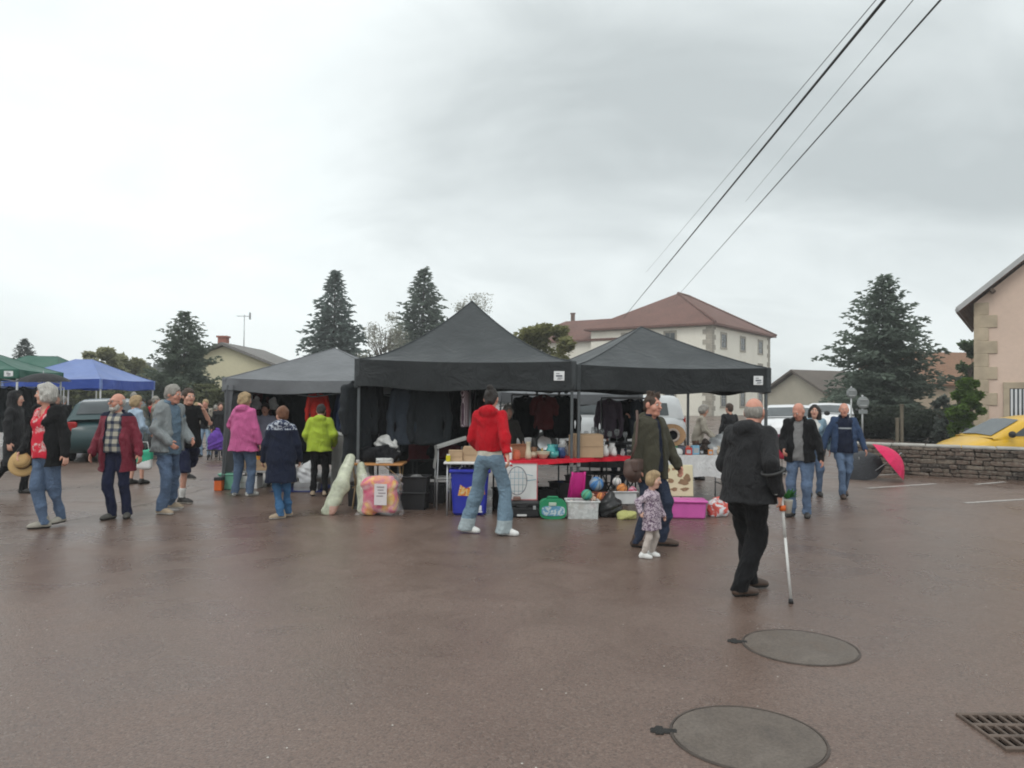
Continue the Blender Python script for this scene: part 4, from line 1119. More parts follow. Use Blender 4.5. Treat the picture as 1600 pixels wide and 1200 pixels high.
    for s in (-1, 1):
        hw = half(-L_/2+.12)
        b = MB(); b.box((-L_/2+.13, s*hw*.78, ztop(-L_/2+.15)-.16), (.2, .3, .14), RZ(s*.35), 0, .04); b.build('headlight', mat('headlight_glass', (.6, .62, .64), .1, .1, spec=.8), t)
        b = MB(); b.box((L_/2-.06, s*half(L_/2)*.84, belt-.12), (.12, .22, .24), RZ(-s*.3), 0, .03); b.build('tail_light', mat('tail_light_red', (.3, .015, .015), .15, .1), t)
        b = MB(); b.ball((wheels['mirror'][0], s*(W_/2+.06), wheels['mirror'][1]), .1, 10, 7, 0, (.7, .9, .75)); b.build('mirror', blackpl, t)
        for hx_ in wheels['handles']:
            b = MB(); b.box((hx_, s*(half(hx_)*.985+.012), belt-.12), (.17, .03, .03), None, 0, .01); b.build('door_handle', blackpl, t)
    b = MB(); b.box((0, -W_/2+.01, .2), (L_*.5, .05, .1)); b.box((0, W_/2-.01, .2), (L_*.5, .05, .1)); b.build('sill', blackpl, t)
    return t
hatch = dict(panes=[[(-.72, .97), (-.08, .98), (-.08, 1.31), (-.22, 1.3)], [(0, .98), (.85, .99), (.75, 1.29), (0, 1.32)], [(.95, 1.0), (1.4, 1.05), (1.15, 1.23), (.86, 1.27)]],
             screens=[(-1.02, .93, -.3, 1.34), (1.95, 1.02, 1.38, 1.32)], x=(-1.28, 1.28), mirror=(-.72, 1.0), handles=(-.05, .8))
hprof = [(-2.1, .62), (-1.9, .76), (-1.1, .92), (-.9, .95), (1.7, .99), (2.0, .93), (2.1, .8)]
hgh = [(-1.06, .93), (-.3, 1.37), (.2, 1.43), (.9, 1.4), (1.35, 1.34), (2.0, .99)]
yhatch = dict(panes=[[(-1.05, .98), (-.42, .99), (-.42, 1.31), (-.6, 1.27)], [(-.34, .99), (.6, 1.0), (.55, 1.32), (-.34, 1.33)], [(.7, 1.0), (1.35, 1.05), (1.1, 1.24), (.64, 1.3)]],
              screens=[(-1.4, .94, -.76, 1.29), (1.95, 1.02, 1.38, 1.32)], x=(-1.33, 1.28), mirror=(-1.12, 1.02), handles=(-.35, .55))
yc = P(1462, 690, 17.2)
vehicle('yellow hatchback parked behind the stone wall', 'car', 'parked_car', (yc.x+2.6, 17.6, -.1), rad(-4), carpaint('yellow_paint', (.6, .35, .012)), [(-2.1, .6), (-1.95, .74), (-1.45, .91), (-1.2, .95), (1.7, .99), (2.0, .93), (2.1, .8)],
        [(-1.46, .93), (-.76, 1.32), (-.2, 1.42), (.7, 1.41), (1.35, 1.34), (2.0, .99)], 4.2, 1.76, .95, yhatch, .3, glass('car_glass', (.06, .07, .075)))
vehicle('dark teal estate car parked under the blue tent', 'car', 'parked_car', (-10.2, 19.8, 0), rad(-69), carpaint('teal_paint', (.018, .05, .055)), hprof, [(-1.06, .93), (-.3, 1.4), (.2, 1.47), (1.2, 1.45), (1.7, 1.38), (2.05, .99)], 4.3, 1.76, .95,
        dict(hatch, panes=hatch['panes'][:2]+[[(.95, .99), (1.75, 1.02), (1.55, 1.3), (.86, 1.3)]]), .3, glass('car_glass', (.06, .07, .075)))
vanw = dict(panes=[[(-1.75, 1.15), (-1.1, 1.15), (-1.1, 1.75), (-1.5, 1.72)]], screens=[(-2.2, 1.15, -1.62, 1.85)], x=(-1.6, 1.5), mirror=(-1.75, 1.25), handles=(-1.0, .6))
vprof = [(-2.5, .75), (-2.35, 1.0), (-2.15, 1.1), (2.45, 1.12), (2.5, 1.0)]
vgh = [(-2.25, 1.1), (-1.6, 1.88), (-1.3, 2.05), (2.3, 2.08), (2.45, 1.1)]
def van(label, px, Y, rz, col, nm, hs=1.0, gx=0):
    c = P(px, 690, Y); q = lambda z: 1.1+(z-1.1)*hs
    vw = dict(vanw, panes=[[(x, q(z)) for x, z in pp] for pp in vanw['panes']+[[(-.9, 1.18), (.4, 1.18), (.4, 1.75), (-.9, 1.75)], [(.55, 1.18), (2.0, 1.18), (1.95, 1.75), (.55, 1.75)]]], screens=[(-2.2, q(1.15), -1.62, q(1.83)), (2.45, q(1.15), 2.34, q(1.8))])
    return vehicle(label, 'van', 'parked_van', (c.x, Y, 0), rz, carpaint(nm, col, .35), vprof, [(x, 1.1+(z-1.1)*hs) for x, z in vgh], 5.0, 1.9, 1.1, vw, .33, glass('car_glass'), True, group='parked vans')
van('white van behind the man looking down at right', 1236, 25, rad(70), (.72, .73, .74), 'van_white', .36)
van('white van behind the man in the navy sweater', 1296, 33, rad(68), (.7, .71, .72), 'van_white', .42)
van('silver van seen through the black tents behind the glassware', 930, 23, rad(2), (.5, .52, .53), 'van_silver', .62)
# ------------------------------------------------------------------ tents
def canvas(name, c, trans=.0):
    if name in MATS: return MATS[name]
    m = MT(name); f = m.noise(1.2, 5, rough=.6, dist=.4); g2 = m.noise(5, 3)
    m.col(m.mix(.3, m.ramp(f, [(.3, sc3(c, .82)), (.7, sc3(c, 1.16))]), m.ramp(g2, [(.3, sc3(c, .85)), (.7, sc3(c, 1.12))])))
    m.rough(m.ramp(m.noise(2, 3), [(.3, .42), (.7, .6)])); m.b.inputs['Specular IOR Level'].default_value = .35
    h = m.math('ADD', m.math('MULTIPLY', m.noise(2.2, 3, dist=1.5), 1.0), m.math('MULTIPLY', m.noise(9, 2, dist=1.), .25))
    m.bump(h, .55, .05)
    if trans:
        tr = m.n('ShaderNodeBsdfTranslucent'); tr.inputs[0].default_value = (c[0]*1.5, c[1]*1.5, c[2]*1.5, 1)
        mx = m.n('ShaderNodeMixShader'); mx.inputs[0].default_value = trans; m.l(m.b.outputs[0], mx.inputs[1]); m.l(tr.outputs[0], mx.inputs[2]); m.l(mx.outputs[0], m.o.inputs[0])
    MATS[name] = m.m; return m.m
TG = 'pop up market tents'
def tent(label, corner, rz, w, d, ze, zp, vh, cm, legm, ridge=0., power=1.35, wav=.02, seed=0, legw=.04, vm=None, legs=(1, 1, 1, 1), labelpatch=None, group=TG, bands=True):
    """corner: front-left corner on the ground; x along the front, y away from the viewer"""
    t = thing('market_tent', label, 'tent', (corner[0], corner[1], 0), rz, group); r = random.Random(seed)
    vm = vm or cm
    cx, cy = w/2, d/2
    pk = [(cx-ridge/2, cy), (cx+ridge/2, cy)]
    sides = [((0, 0), (w, 0), pk[0], pk[1]), ((w, 0), (w, d), pk[1], pk[1]), ((w, d), (0, d), pk[1], pk[0]), ((0, d), (0, 0), pk[0], pk[0])]
    for i, (a, b_, pa, pb) in enumerate(sides):
        def fn(u, v):
            ex = a[0]+(b_[0]-a[0])*u; ey = a[1]+(b_[1]-a[1])*u; qx = pa[0]+(pb[0]-pa[0])*u; qy = pa[1]+(pb[1]-pa[1])*u
            x = ex+(qx-ex)*v; y = ey+(qy-ey)*v
            z = ze+(zp-ze)*v**power-.05*math.sin(PI*u)*math.sin(PI*min(1, v*1.15))*(1-v)-.034*math.sin(PI*u)*(1-v)**4
            return (x, y, z)
        b = MB(); b.grid(fn, 16, 14); o = b.build('roof_panel', cm, t)
        nx, ny = (b_[1]-a[1]), -(b_[0]-a[0]); ln = math.hypot(nx, ny); nx /= ln; ny /= ln
        ph = r.uniform(0, 6)
        def fv(u, v):
            ww = wav*math.sin(u*9+ph+2*math.sin(u*5))*v+.012*math.sin(u*23+ph*2)*v
            sag = .034*math.sin(PI*u)*1
            return (a[0]+(b_[0]-a[0])*u+nx*(.012+ww), a[1]+(b_[1]-a[1])*u+ny*(.012+ww), ze+.004-sag-vh*v+.02*v*math.sin(u*11+ph))
        b = MB(); b.grid(fv, 40, 5); va = b.build('valance', vm, t)
        if bands:
            b = MB(); b.grid(lambda u, v: tuple(Vector(fv(u, .78+.2*v))+Vector((nx*.006, ny*.006, 0))), 40, 1); b.build('hem_band', vm, va)
        b = MB(); b.tube([(b_[0]+(pb[0]-b_[0])*q/8, b_[1]+(pb[1]-b_[1])*q/8, ze+(zp-ze)*(q/8)**power) for q in range(9)], .011, 5); b.build('seam', cm, o)
    for i, (x, y) in enumerate(((0, 0), (w, 0), (w, d), (0, d))):
        if not legs[i]: continue
        sx = .03 if x == 0 else -.03; sy = .03 if y == 0 else -.03
        b = MB(); b.box((x+sx, y+sy, ze/2+.3), (legw, legw, ze-.62), None, 0, .004); lo = b.build('leg', legm, t)
        b = MB(); b.box((x+sx, y+sy, .34), (legw*.72, legw*.72, .68), None, 0, .003); b.build('inner_leg', legm, lo)
        b = MB(); b.box((x+sx, y+sy, .006), (.11, .11, .012), None, 0, .004); b.build('foot_plate', legm, lo)
        b = MB(); b.box((x+sx, y+sy, .66), (legw*1.35, legw*1.35, .07), None, 0, .008); b.build('height_clamp', mat('clamp_grey', (.45, .45, .44), .5), lo)
        b = MB(); b.box((x+sx*.3, y+sy*.3, ze-vh*.5), (legw*1.9, legw*1.9, vh+.02), None, 0, .012); b.build('corner_pocket', cm, lo)
    n = 4
    for i, (a, b_, pa, pb) in enumerate(sides):
        A = Vector((a[0], a[1], 0)); B_ = Vector((b_[0], b_[1], 0)); inn = (Vector((cx, cy, 0))-(A+B_)/2).normalized()*.05
        for k in range(2):
            for q in (0, 1):
                u0, u1 = k/2, (k+1)/2; z0, z1 = (ze-.08, ze-.3) if q else (ze-.3, ze-.08)
                b = MB(); p0 = A.lerp(B_, u0)+inn*(1+.4*q); p1 = A.lerp(B_, u1)+inn*(1+.4*q); p0.z = z0; p1.z = z1; b.tube([p0, p1], .012, 4, smooth=False); b.build('truss_bar', legm, t)
    if labelpatch:
        for lx, lw_ in labelpatch:
            b = MB(); b.box((lx, -.035, ze-vh*.52), (lw_, .006, .135), RX(.03), 0, .002); lp = b.build('label_patch', mat('label_white', (.72, .73, .73), .6, .06), t)
            ink = mat('label_ink', (.12, .13, .15), .7)
            for k, (dx_, dz_, sx, sz) in enumerate(((0, .0, .09, .022), (-.02, .034, .05, .01), (.015, -.03, .07, .009), (0, -.047, .06, .006))):
                b = MB(); b.box((lx+dx_, -.0392, ze-vh*.52+dz_), (sx, .003, sz), RX(.03), 0); b.build('print', ink, lp)
    return t
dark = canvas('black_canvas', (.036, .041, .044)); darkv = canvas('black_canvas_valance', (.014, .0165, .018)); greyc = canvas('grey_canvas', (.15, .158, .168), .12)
lg = mat('tent_leg_dark', (.1, .11, .115), .5, .15, 4, metal=.3); lw = mat('tent_leg_white', (.6, .61, .61), .45, .1, 4)
cA = P(557, 600, 11.0)
zA = P(720, 563, 11.0).z; vA = zA-P(720, 607, 11.0).z
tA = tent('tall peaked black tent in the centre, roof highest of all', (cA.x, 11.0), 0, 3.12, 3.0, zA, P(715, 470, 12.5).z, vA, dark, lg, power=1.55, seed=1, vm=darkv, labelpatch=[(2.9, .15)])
b = MB(); b.grid(lambda u, v: (.05+1.75*u, 2.9+.025*math.sin(u*30+v*2), zA-.1-(zA-.22)*v), 24, 10); b.build('back_wall', darkv, tA)
cB = P(899, 600, 11.04)
zB = P(905, 570, 11.04).z
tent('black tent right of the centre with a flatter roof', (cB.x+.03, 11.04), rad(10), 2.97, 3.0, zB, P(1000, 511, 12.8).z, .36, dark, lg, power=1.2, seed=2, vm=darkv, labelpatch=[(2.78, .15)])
cG = P(350, 600, 13.0)
zG = P(450, 592, 13.).z
tg = tent('light grey tent left of the centre with side curtain', (cG.x, 13.0), rad(-1), 3.0, 3.0, zG, P(510, 544, 14.5).z, .22, greyc, lg, power=1.05, seed=3, wav=.03)
b = MB(); b.grid(lambda u, v: (.012+.17*u*(1-.75*v)+.02*math.sin(u*9+v*3), -.03+.03*math.sin(u*11+v*2), zG-.12-(zG-.2)*v), 10, 14); b.build('side_curtain', greyc, tg)
b = MB(); b.grid(lambda u, v: (-.012+.02*math.sin(u*20+v*3), .05+2.9*u, zG-.12-(zG-.35)*v), 24, 8); b.build('side_wall', greyc, tg)
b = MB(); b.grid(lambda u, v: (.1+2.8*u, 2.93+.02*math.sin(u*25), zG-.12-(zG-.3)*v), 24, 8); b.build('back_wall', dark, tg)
# tent farther back whose low edge shows below the black valances
cD = P(795, 600, 16.4)
tent('low grey tent behind the black tents, only its edge showing', (cD.x-.2, 16.3), rad(-3), 3.0, 3.0, 1.72, 2.25, .2, greyc, lg, seed=5, wav=.05)
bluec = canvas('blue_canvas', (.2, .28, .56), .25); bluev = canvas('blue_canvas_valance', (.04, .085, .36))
cX = P(158, 600, 23.); cL = P(4, 600, 23.)
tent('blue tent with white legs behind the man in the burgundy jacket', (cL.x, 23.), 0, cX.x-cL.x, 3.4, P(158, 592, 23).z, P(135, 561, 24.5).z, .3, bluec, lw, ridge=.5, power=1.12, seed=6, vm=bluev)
greenc = canvas('green_canvas', (.03, .12, .085), .2)
cE = P(28, 600, 19.)
zE = P(28, 577, 19).z
tent('dark green tent at the left edge, nearer of the two', (cE.x-3.0*math.cos(rad(12)), 19.-3*math.sin(rad(12))), rad(12), 3., 3., zE, P(0, 546, 20.5).z, .22, greenc, lw, power=1.1, seed=7, labelpatch=[(2.8, .2)])
cF = P(66, 600, 31.)
tent('dark green tent farther back, partly behind the blue tent', (cF.x-1.5, 29.5), rad(3), 3., 3., P(66, 578, 29.5).z, P(66, 556, 31).z, .24, greenc, lw, ridge=1.2, power=1.05, seed=8)

# ------------------------------------------------------------------ hanging clothes
def garment_mesh(kind, seed, vox=.016):
    F = Field(vox)
    if kind == 'coat': L_, sl, w = 1.12, .62, .17
    elif kind == 'jacket': L_, sl, w = .74, .62, .185
    elif kind == 'shirt': L_, sl, w = .62, .25, .17
    else: L_, sl, w = .7, .0, .15
    F.add(_cone((-w, 0, -.05), (w, 0, -.05), .055, .055, .8), .03)
    F.add(_cone((0, 0, -.12), (0, 0, -L_*.55), .17, .17, .36), .06)
    F.add(_cone((0, 0, -L_*.5), (0, 0, -L_), .17, .2, .38), .05)
    F.add(_cone((0, .0, -.06), (0, 0, .02), .08, .055, .8), .03)
    if sl:
        for s in (-1, 1):
            F.add(_cone((s*(w+.01), 0, -.06), (s*(w+.06), -.015, -.06-sl*.5), .058, .055), .04); F.add(_cone((s*(w+.06), -.015, -.06-sl*.5), (s*(w+.055), -.04, -.06-sl), .055, .045), .03)
    F.fold = lambda X, Y, Z: .009*np.sin(34*X+5*np.sin(4*Z+seed)+seed)*np.clip(-Z*2, .1, 1)+.004*np.sin(30*Z+12*X+seed)
    F.sub(_ell((0, -.07, .03), (.05, .09, .1)))
    F.cut = [lambda X, Y, Z: -L_+.01*np.sin(X*20+seed)-Z]
    o = F.build('fabric', None, None); me = o.data; bpy.data.objects.remove(o); return me
GM = {}
def hang(kind, label, loc, rz, m, name='hanging_jacket', scale=1., group='clothes hung in the stalls', parent=None, cat='clothing'):
    k = (kind, abs(hash(label)) % 1 if 0 else len(GM) % 1)
    if kind not in GM: GM[kind] = garment_mesh(kind, len(GM)*1.7)
    t = thing(name, label, cat, loc, rz, group)
    o = link('fabric', GM[kind], None, t); o.scale = (scale, scale, scale)
    if len(GM[kind].materials) == 0: GM[kind].materials.append(m)
    o.material_slots[0].link = 'OBJECT'; o.material_slots[0].material = m
    b = MB(); hk = [(0, 0, -.0), (0, 0, .06)]+[(.02*math.sin(a), 0, .08-.02*math.cos(a)+.0) for a in [i*.5 for i in range(0, 9)]]
    b.tube(hk, .004, 5); b.tube([(-.2*scale, 0, -.04), (0, 0, .015), (.2*scale, 0, -.04)], .01, 5); b.build('hanger', mat('hanger_wire', (.25, .25, .25), .4, metal=.6), t)
    return t
navy_g = cloth('slate_jacket_fabric', (.034, .042, .054)); blk = cloth('black_fabric', (.012, .012, .014)); char = cloth('charcoal_fabric', (.02, .023, .026))
redf = cloth('bright_red_fabric', (.5, .03, .02)); maro = cloth('maroon_fabric', (.075, .016, .02)); lav = cloth('lavender_fabric', (.32, .33, .42)); navyf = cloth('navy_pattern_fabric', (.03, .045, .1))
strp = MT('striped_fabric'); w_ = strp.n('ShaderNodeTexWave'); w_.inputs['Scale'].default_value = 9; strp.l(strp.tc.outputs['Object'], w_.inputs['Vector']); strp.col(strp.ramp(w_.outputs[0], [(.45, (.1, .06, .08)), (.55, (.5, .42, .44))])); strp.rough(.9); strp = strp.m
def rail(label, a, b, z, group=None, feet=True):
    t = thing('clothes_rail', label, 'clothes rail', (0, 0, 0), 0, 'clothes rails')
    A = Vector((a[0], a[1], z)); B_ = Vector((b[0], b[1], z)); st = mat('rail_steel', (.3, .3, .31), .35, .1, metal=.7)
    m = MB(); m.tube([A, B_], .014, 8); m.build('rail_tube', st, t)
    if feet:
        for p in (A, B_):
            m = MB(); m.tube([p, (p.x, p.y, .04)], .014, 8); m.build('upright', st, t)
            m = MB(); d = (B_-A).normalized(); q = Vector((-d.y, d.x, 0))*.25; m.tube([(p.x-q.x, p.y-q.y, .03), (p.x+q.x, p.y+q.y, .03)], .014, 8); m.build('foot', st, t)
    return t
RZt = 1.78
rail('clothes rail of slate jackets at the front of the central tent', (P(592, 600, 11.55).x, 11.55), (P(735, 600, 11.55).x, 11.55), 1.80)
for i, (px, lab, mm) in enumerate(((640, 'slate blue jacket hanging left under the central tent', navy_g), (672, 'charcoal jacket hanging beside the slate blue one', char))):
    hang('jacket', lab, (P(px, 600, 11.5).x, 11.5-.02*i, 1.72), rad(14-10*i), mm, scale=1.12)
rail('clothes rail of black coats at the back of the central tent', (P(585, 600, 13.2).x, 13.2), (P(742, 600, 13.2).x, 13.2), 1.82)
for i in range(8):
    px = 600+i*18.5
    hang('coat', ('long black coat hanging at the left end of the back rail', 'long black coat second along the back rail', 'long charcoal coat third along the back rail', 'black coat behind the slate jackets', 'black coat just right of the slate jackets', 'black coat in the dark middle of the tent', 'black coat left of the striped scarf', 'black coat behind the striped scarf')[i],
         (P(px, 600, 13.2).x, 13.2, 1.76), rad(rnd.uniform(-25, 25)), (char if i == 2 else blk), 'hanging_coat')
hang('top', 'pink and grey striped top hanging near the red hoodie woman', (P(728, 600, 11.6).x, 11.6, 1.72), rad(75), strp, 'striped_top', .8)
for i, (px, Y) in enumerate(((553, 11.15), (563, 11.3), (574, 11.5))):
    hang('coat', ('long charcoal coat hanging at the left front leg of the central tent', 'long charcoal coat second from the left front leg', 'long black coat third from the left front leg')[i], (P(px, 600, Y).x, Y, 1.76), rad((58, 30, 12)[i]), (char, char, blk)[i], 'hanging_coat')
hang('top', 'maroon dress hanging low behind the orange table', (P(655, 690, 12.2).x, 12.2, 1.25), rad(20), maro, 'maroon_dress', .95)
hang('shirt', 'dark red shirt hanging behind the vases on the red table', (P(850, 630, 13.6).x, 13.6, 1.62), rad(5), cloth('brick_red_fabric', (.13, .025, .026)), 'red_shirt', .92)
rail('clothes rail at the back right of the central tent', (P(800, 600, 13.7).x, 13.7), (P(895, 600, 13.7).x, 13.7), 1.66)
for i, px in enumerate((822, 872, 885)):
    hang('jacket', ('black jacket hanging left of the dark red shirt', 'black jacket hanging right of the dark red shirt', 'black jacket at the right end of the rear rail')[i], (P(px, 600, 13.7).x, 13.7+.02*i, 1.6), rad(20*i-20), blk, scale=.95)
# left grey tent
rail('clothes rail of coats in the light grey tent', (P(392, 600, 14.6).x, 14.6), (P(560, 600, 14.6).x, 14.6), 1.72)
for i, (px, mm, kd, lab) in enumerate(((404, maro, 'jacket', 'maroon jacket hanging behind the pink coat'), (432, blk, 'coat', 'black coat hanging above the navy coat'), (452, blk, 'coat', 'black coat hanging in the middle of the grey tent'), (470, char, 'coat', 'charcoal coat hanging left of the red jacket'), (548, navyf, 'jacket', 'navy patterned jacket hanging beside the red jacket'), (520, blk, 'coat', 'black coat hanging behind the lime jacket'))):
    hang(kd, lab, (P(px, 600, 14.5).x, 14.5-.02*i, 1.66), rad(12*(i % 3)-8), mm)
hang('jacket', 'bright red hooded jacket hanging above the lime jacket', (P(497, 600, 13.3).x, 13.3, 1.62), rad(25), redf, 'red_jacket', .72)
hang('jacket', 'navy jacket hanging at the front of the grey tent beside the red one', (P(540, 600, 13.25).x, 13.25, 1.56), rad(-50), navyf, 'navy_jacket', .8)
# dark stall at far left
rail('clothes rail of dark clothes under the green tent', (P(-20, 600, 20).x, 20), (P(100, 600, 20).x, 20), 1.75)
for i in range(5):
    hang('coat', ('dark coat at the left end under the green tent', 'dark coat second from left under the green tent', 'dark coat third from left under the green tent', 'dark coat fourth from left under the green tent', 'dark coat nearest the teal car under the green tent')[i], (P(-5+i*22, 600, 20).x, 19.95, 1.7), rad(20-9*i), char if i % 2 else blk, 'hanging_coat')
# ------------------------------------------------------------------ people
def floral():
    m = MT('floral_red'); v = m.vec((1, 1, 1)); wv = m.n('ShaderNodeTexVoronoi'); wv.feature = 'SMOOTH_F1'; wv.inputs['Scale'].default_value = 11
    dd = m.n('ShaderNodeMix', data_type='RGBA'); dd.inputs[0].default_value = .12; m.l(v, dd.inputs[6]); nz = m.n('ShaderNodeTexNoise'); nz.inputs['Scale'].default_value = 16; nz.inputs['Detail'].default_value = 3; m.l(v, nz.inputs['Vector']); m.l(nz.outputs[1], dd.inputs[7]); m.l(dd.outputs[2], wv.inputs['Vector'])
    st = m.math('SINE', m.math('MULTIPLY', wv.outputs['Distance'], 46.))
    f = m.math('MULTIPLY', m.math('LESS_THAN', wv.outputs['Distance'], .42), m.math('GREATER_THAN', st, -.35))
    c = m.mix(f, (.56, .012, .035), (.6, .42, .4)); m.col(c); m.rough(.85); m.bump(m.noise(14, 3, dist=1.2), .5, .02); return m.m
def plaid():
    m = MT('navy_plaid'); sp = m.n('ShaderNodeSeparateXYZ'); m.l(m.tc.outputs['Object'], sp.inputs[0])
    fx = m.math('ABSOLUTE', m.math('SINE', m.math('MULTIPLY', sp.outputs[0], 31.))); fz = m.math('ABSOLUTE', m.math('SINE', m.math('MULTIPLY', sp.outputs[2], 33.)))
    a = m.ramp(fx, [(.55, 0), (.7, 1)]); b_ = m.ramp(fz, [(.55, 0), (.7, 1)])
    s = m.math('MULTIPLY', m.math('ADD', a, b_), .5)
    m.col(m.ramp(s, [(.0, (.022, .03, .062)), (.5, (.13, .135, .14)), (1, (.4, .37, .3))])); m.rough(.88); m.bump(m.noise(14, 3, dist=1.2), .5, .02); return m.m
def splotch(name, c1, c2, sc, th=.5):
    m = MT(name); f = m.noise(sc, 3, dist=1.5); m.col(m.ramp(f, [(th-.03, c1), (th+.03, c2)])); m.rough(.85); m.bump(m.noise(16, 3, dist=1.2), .5, .02); return m.m
jean = denim('jeans_blue', (.115, .165, .255)); jean_d = denim('jeans_dark', (.032, .042, .07)); jean_l = denim('jeans_washed', (.17, .25, .32), 1.5); jean_p = denim('jeans_pale', (.28, .38, .5), 1.4)
navyc = cloth('navy_cloth', (.012, .016, .034)); navyt = cloth('navy_trousers', (.02, .024, .055)); burg = cloth('burgundy_shell', (.165, .016, .032), spec=.3, rough=.7)
blkc = cloth('black_cloth', (.011, .011, .012)); pinkc = cloth('pink_shell', (.52, .105, .27), spec=.3, rough=.7); lime = cloth('lime_shell', (.35, .46, .035), spec=.3, rough=.7); olive = cloth('olive_cloth', (.055, .052, .036))
greyj = cloth('grey_shell', (.21, .23, .235), spec=.3, rough=.7); denj = denim('denim_shirt', (.13, .19, .25)); redh = cloth('red_fleece', (.42, .006, .014)); beigec = cloth('beige_cloth', (.33, .3, .25)); whitec = cloth('white_cloth', (.6, .6, .58)); paleb = cloth('pale_blue_cloth', (.33, .42, .52)); creamc = cloth('cream_cloth', (.56, .53, .45))
charj = cloth('charcoal_shell', (.012, .012, .0135), spec=.25, rough=.7)
sh_grey = mat('grey_suede', (.3, .28, .24), .85, .2); sh_brn = mat('brown_leather', (.06, .035, .024), .5, .2); sh_tan = mat('tan_suede', (.36, .28, .2), .85, .2); sh_dk = mat('dark_shoe', (.03, .028, .027), .6, .2); sh_wh = mat('white_trainer', (.68, .68, .66), .6, .1)
so_wh = mat('pale_sole', (.5, .48, .44), .7)
hg = hairm('grey_hair', (.3, .28, .25)); hw_ = hairm('white_hair', (.5, .48, .44)); hb = hairm('brown_hair', (.055, .032, .02)); hau = hairm('auburn_hair', (.16, .065, .03)); hbl = hairm('blond_hair', (.4, .28, .15)); hk_ = hairm('dark_hair', (.02, .014, .011))
WALK = ((.09, -.2, 0, 5), (-.09, .2, .02, -5))

p_coat = person('person in black hooded coat walking past the floral shirt woman', 20, 772, 607, 98, head=(0, 5), feet=((.08, -.12, 0, 0), (-.08, .36, .07, 0, .05)), drop=.03, top=dict(mat=charj, hem=.5, loose=.035, hoodup=True, name='hooded_coat', flare=.02), bottom=dict(mat=blkc), shoes=dict(mat=sh_dk), hair=dict(kind='short', mat=hk_), vox=.011)
def shirt_panel(c): return np.zeros(len(c), int)
p_floral = person('woman with grey hair, red floral blouse, black cardigan and jeans', 70, 826, 598, -18, woman=True, girth=1.12, head=(-62, 0), feet=(('px', 90, 822, -8), ('px', 60, 826, -58)), hands=((.31, .0, .86), (-.24, -.12, .93)), skin_t='fair',
    under=dict(mat=floral(), hem=.855, loose=.004, sleeve=0, vneck=True, name='blouse', fold=.003), top=dict(mat=blkc, hem=.76, loose=.042, open=(.115, -.02), name='cardigan', flare=.01), bottom=dict(mat=jean, wide=.01), shoes=dict(mat=sh_grey, high=.04), hair=dict(kind='bob', mat=hw_, vol=.014, curl=1.5))
p_burg = person('bald white bearded man in burgundy jacket and checked shirt', 181, 811, 613, -6, girth=1.22, head=(-28, -2), feet=(('px', 198, 810, 18), ('px', 168, 812, -22)), hands=((.36, -.02, .84), (-.3, -.1, .92)), skin_t='ruddy', glasses=True, beard=hw_,
    under=dict(mat=plaid(), hem=.93, loose=.012, name='shirt', sleeve=0), top=dict(mat=[burg, navyc], hem=.665, loose=.05, open=(.105, .01), collar=True, name='jacket', flare=.02, zone=lambda c: ((c[:, 2] > 1.43) | ((np.abs(c[:, 0]-.01) < .118) & (c[:, 1] < -.02))).astype(int)),
    bottom=dict(mat=[navyt, blkc], wide=.02, zone=lambda c: (c[:, 2] > .985).astype(int)), shoes=dict(mat=mat('grey_boot', (.09, .085, .075), .7), high=.03), hair=dict(kind='bald', mat=hw_))
p_blond = person('blond woman in pale blue top mostly hidden behind the burgundy jacket', 209, 757, 617, 150, woman=True, head=(-20, 8), skin_t='fair', feet=((.1, 0, 0, 0), (-.1, -.1, 0, 5)), hands=((.3, -.02, .86), (-.2, -.2, 1.0)), top=dict(mat=paleb, hem=.85, loose=.02, name='top'), bottom=dict(mat=blkc, hem=.35), shoes=dict(mat=sh_dk), hair=dict(kind='bob', mat=hbl, vol=.012))
p_white = person('person in white shirt with dark shoulder bag near the blue tent', 207, 700, 612, 170, head=(10, 10), feet=WALK, top=dict(mat=whitec, hem=.8, loose=.03, name='shirt'), bottom=dict(mat=beigec), shoes=dict(mat=sh_dk), hair=dict(kind='short', mat=hg), vox=.018)
p_red_far = person('far person in red top between white shirt and grey jacket', 234, 697, 624, 160, feet=WALK, top=dict(mat=redh, hem=.85, name='top'), bottom=dict(mat=jean_d), shoes=dict(mat=sh_dk), hair=dict(kind='short', mat=hb), vox=.02)
p_far2 = person('far grey haired person just left of the grey jacket man', 241, 712, 618, 120, feet=WALK, top=dict(mat=beigec, hem=.8, name='jacket'), bottom=dict(mat=jean_d), shoes=dict(mat=sh_dk), hair=dict(kind='short', mat=hg), vox=.018)
p_denim = person('grey haired man in grey jacket and blue jeans facing right', 260, 802, 599, 72, girth=1.1, lean=.03, stoop=.03, head=(8, 8), feet=(('px', 274, 797, 82), ('px', 258, 804, 78)), hands=((.2, -.2, 1.0), (-.2, -.2, .98)), skin_t='ruddy',
    under=dict(mat=denj, hem=.8, loose=.03, collar=True, name='shirt'), top=dict(mat=greyj, hem=.84, loose=.058, name='jacket', open=.09, flare=.03, fold=.007, hood=True), bottom=dict(mat=jean, wide=.022), shoes=dict(mat=sh_tan, sole=so_wh), hair=dict(kind='short', mat=hg, vol=.014))
p_tee = person('man in black tee shirt and navy shorts behind the grey jacket', 291, 786, 605, 40, head=(8, 2), feet=(('px', 291, 774, 70), ('px', 290, 787, 80)), hands=((.15, -.26, 1.42, .6, .2, -1), (-.26, -.05, .9)), skin_t='fair', top=dict(mat=blkc, hem=.84, loose=.03, sleeve=.4, name='tee_shirt'),
    bottom=dict(mat=navyt, hem=.47, wide=.045, name='shorts'), shoes=dict(mat=sh_dk, sole=so_wh, sock=whitec), hair=dict(kind='short', mat=hb))
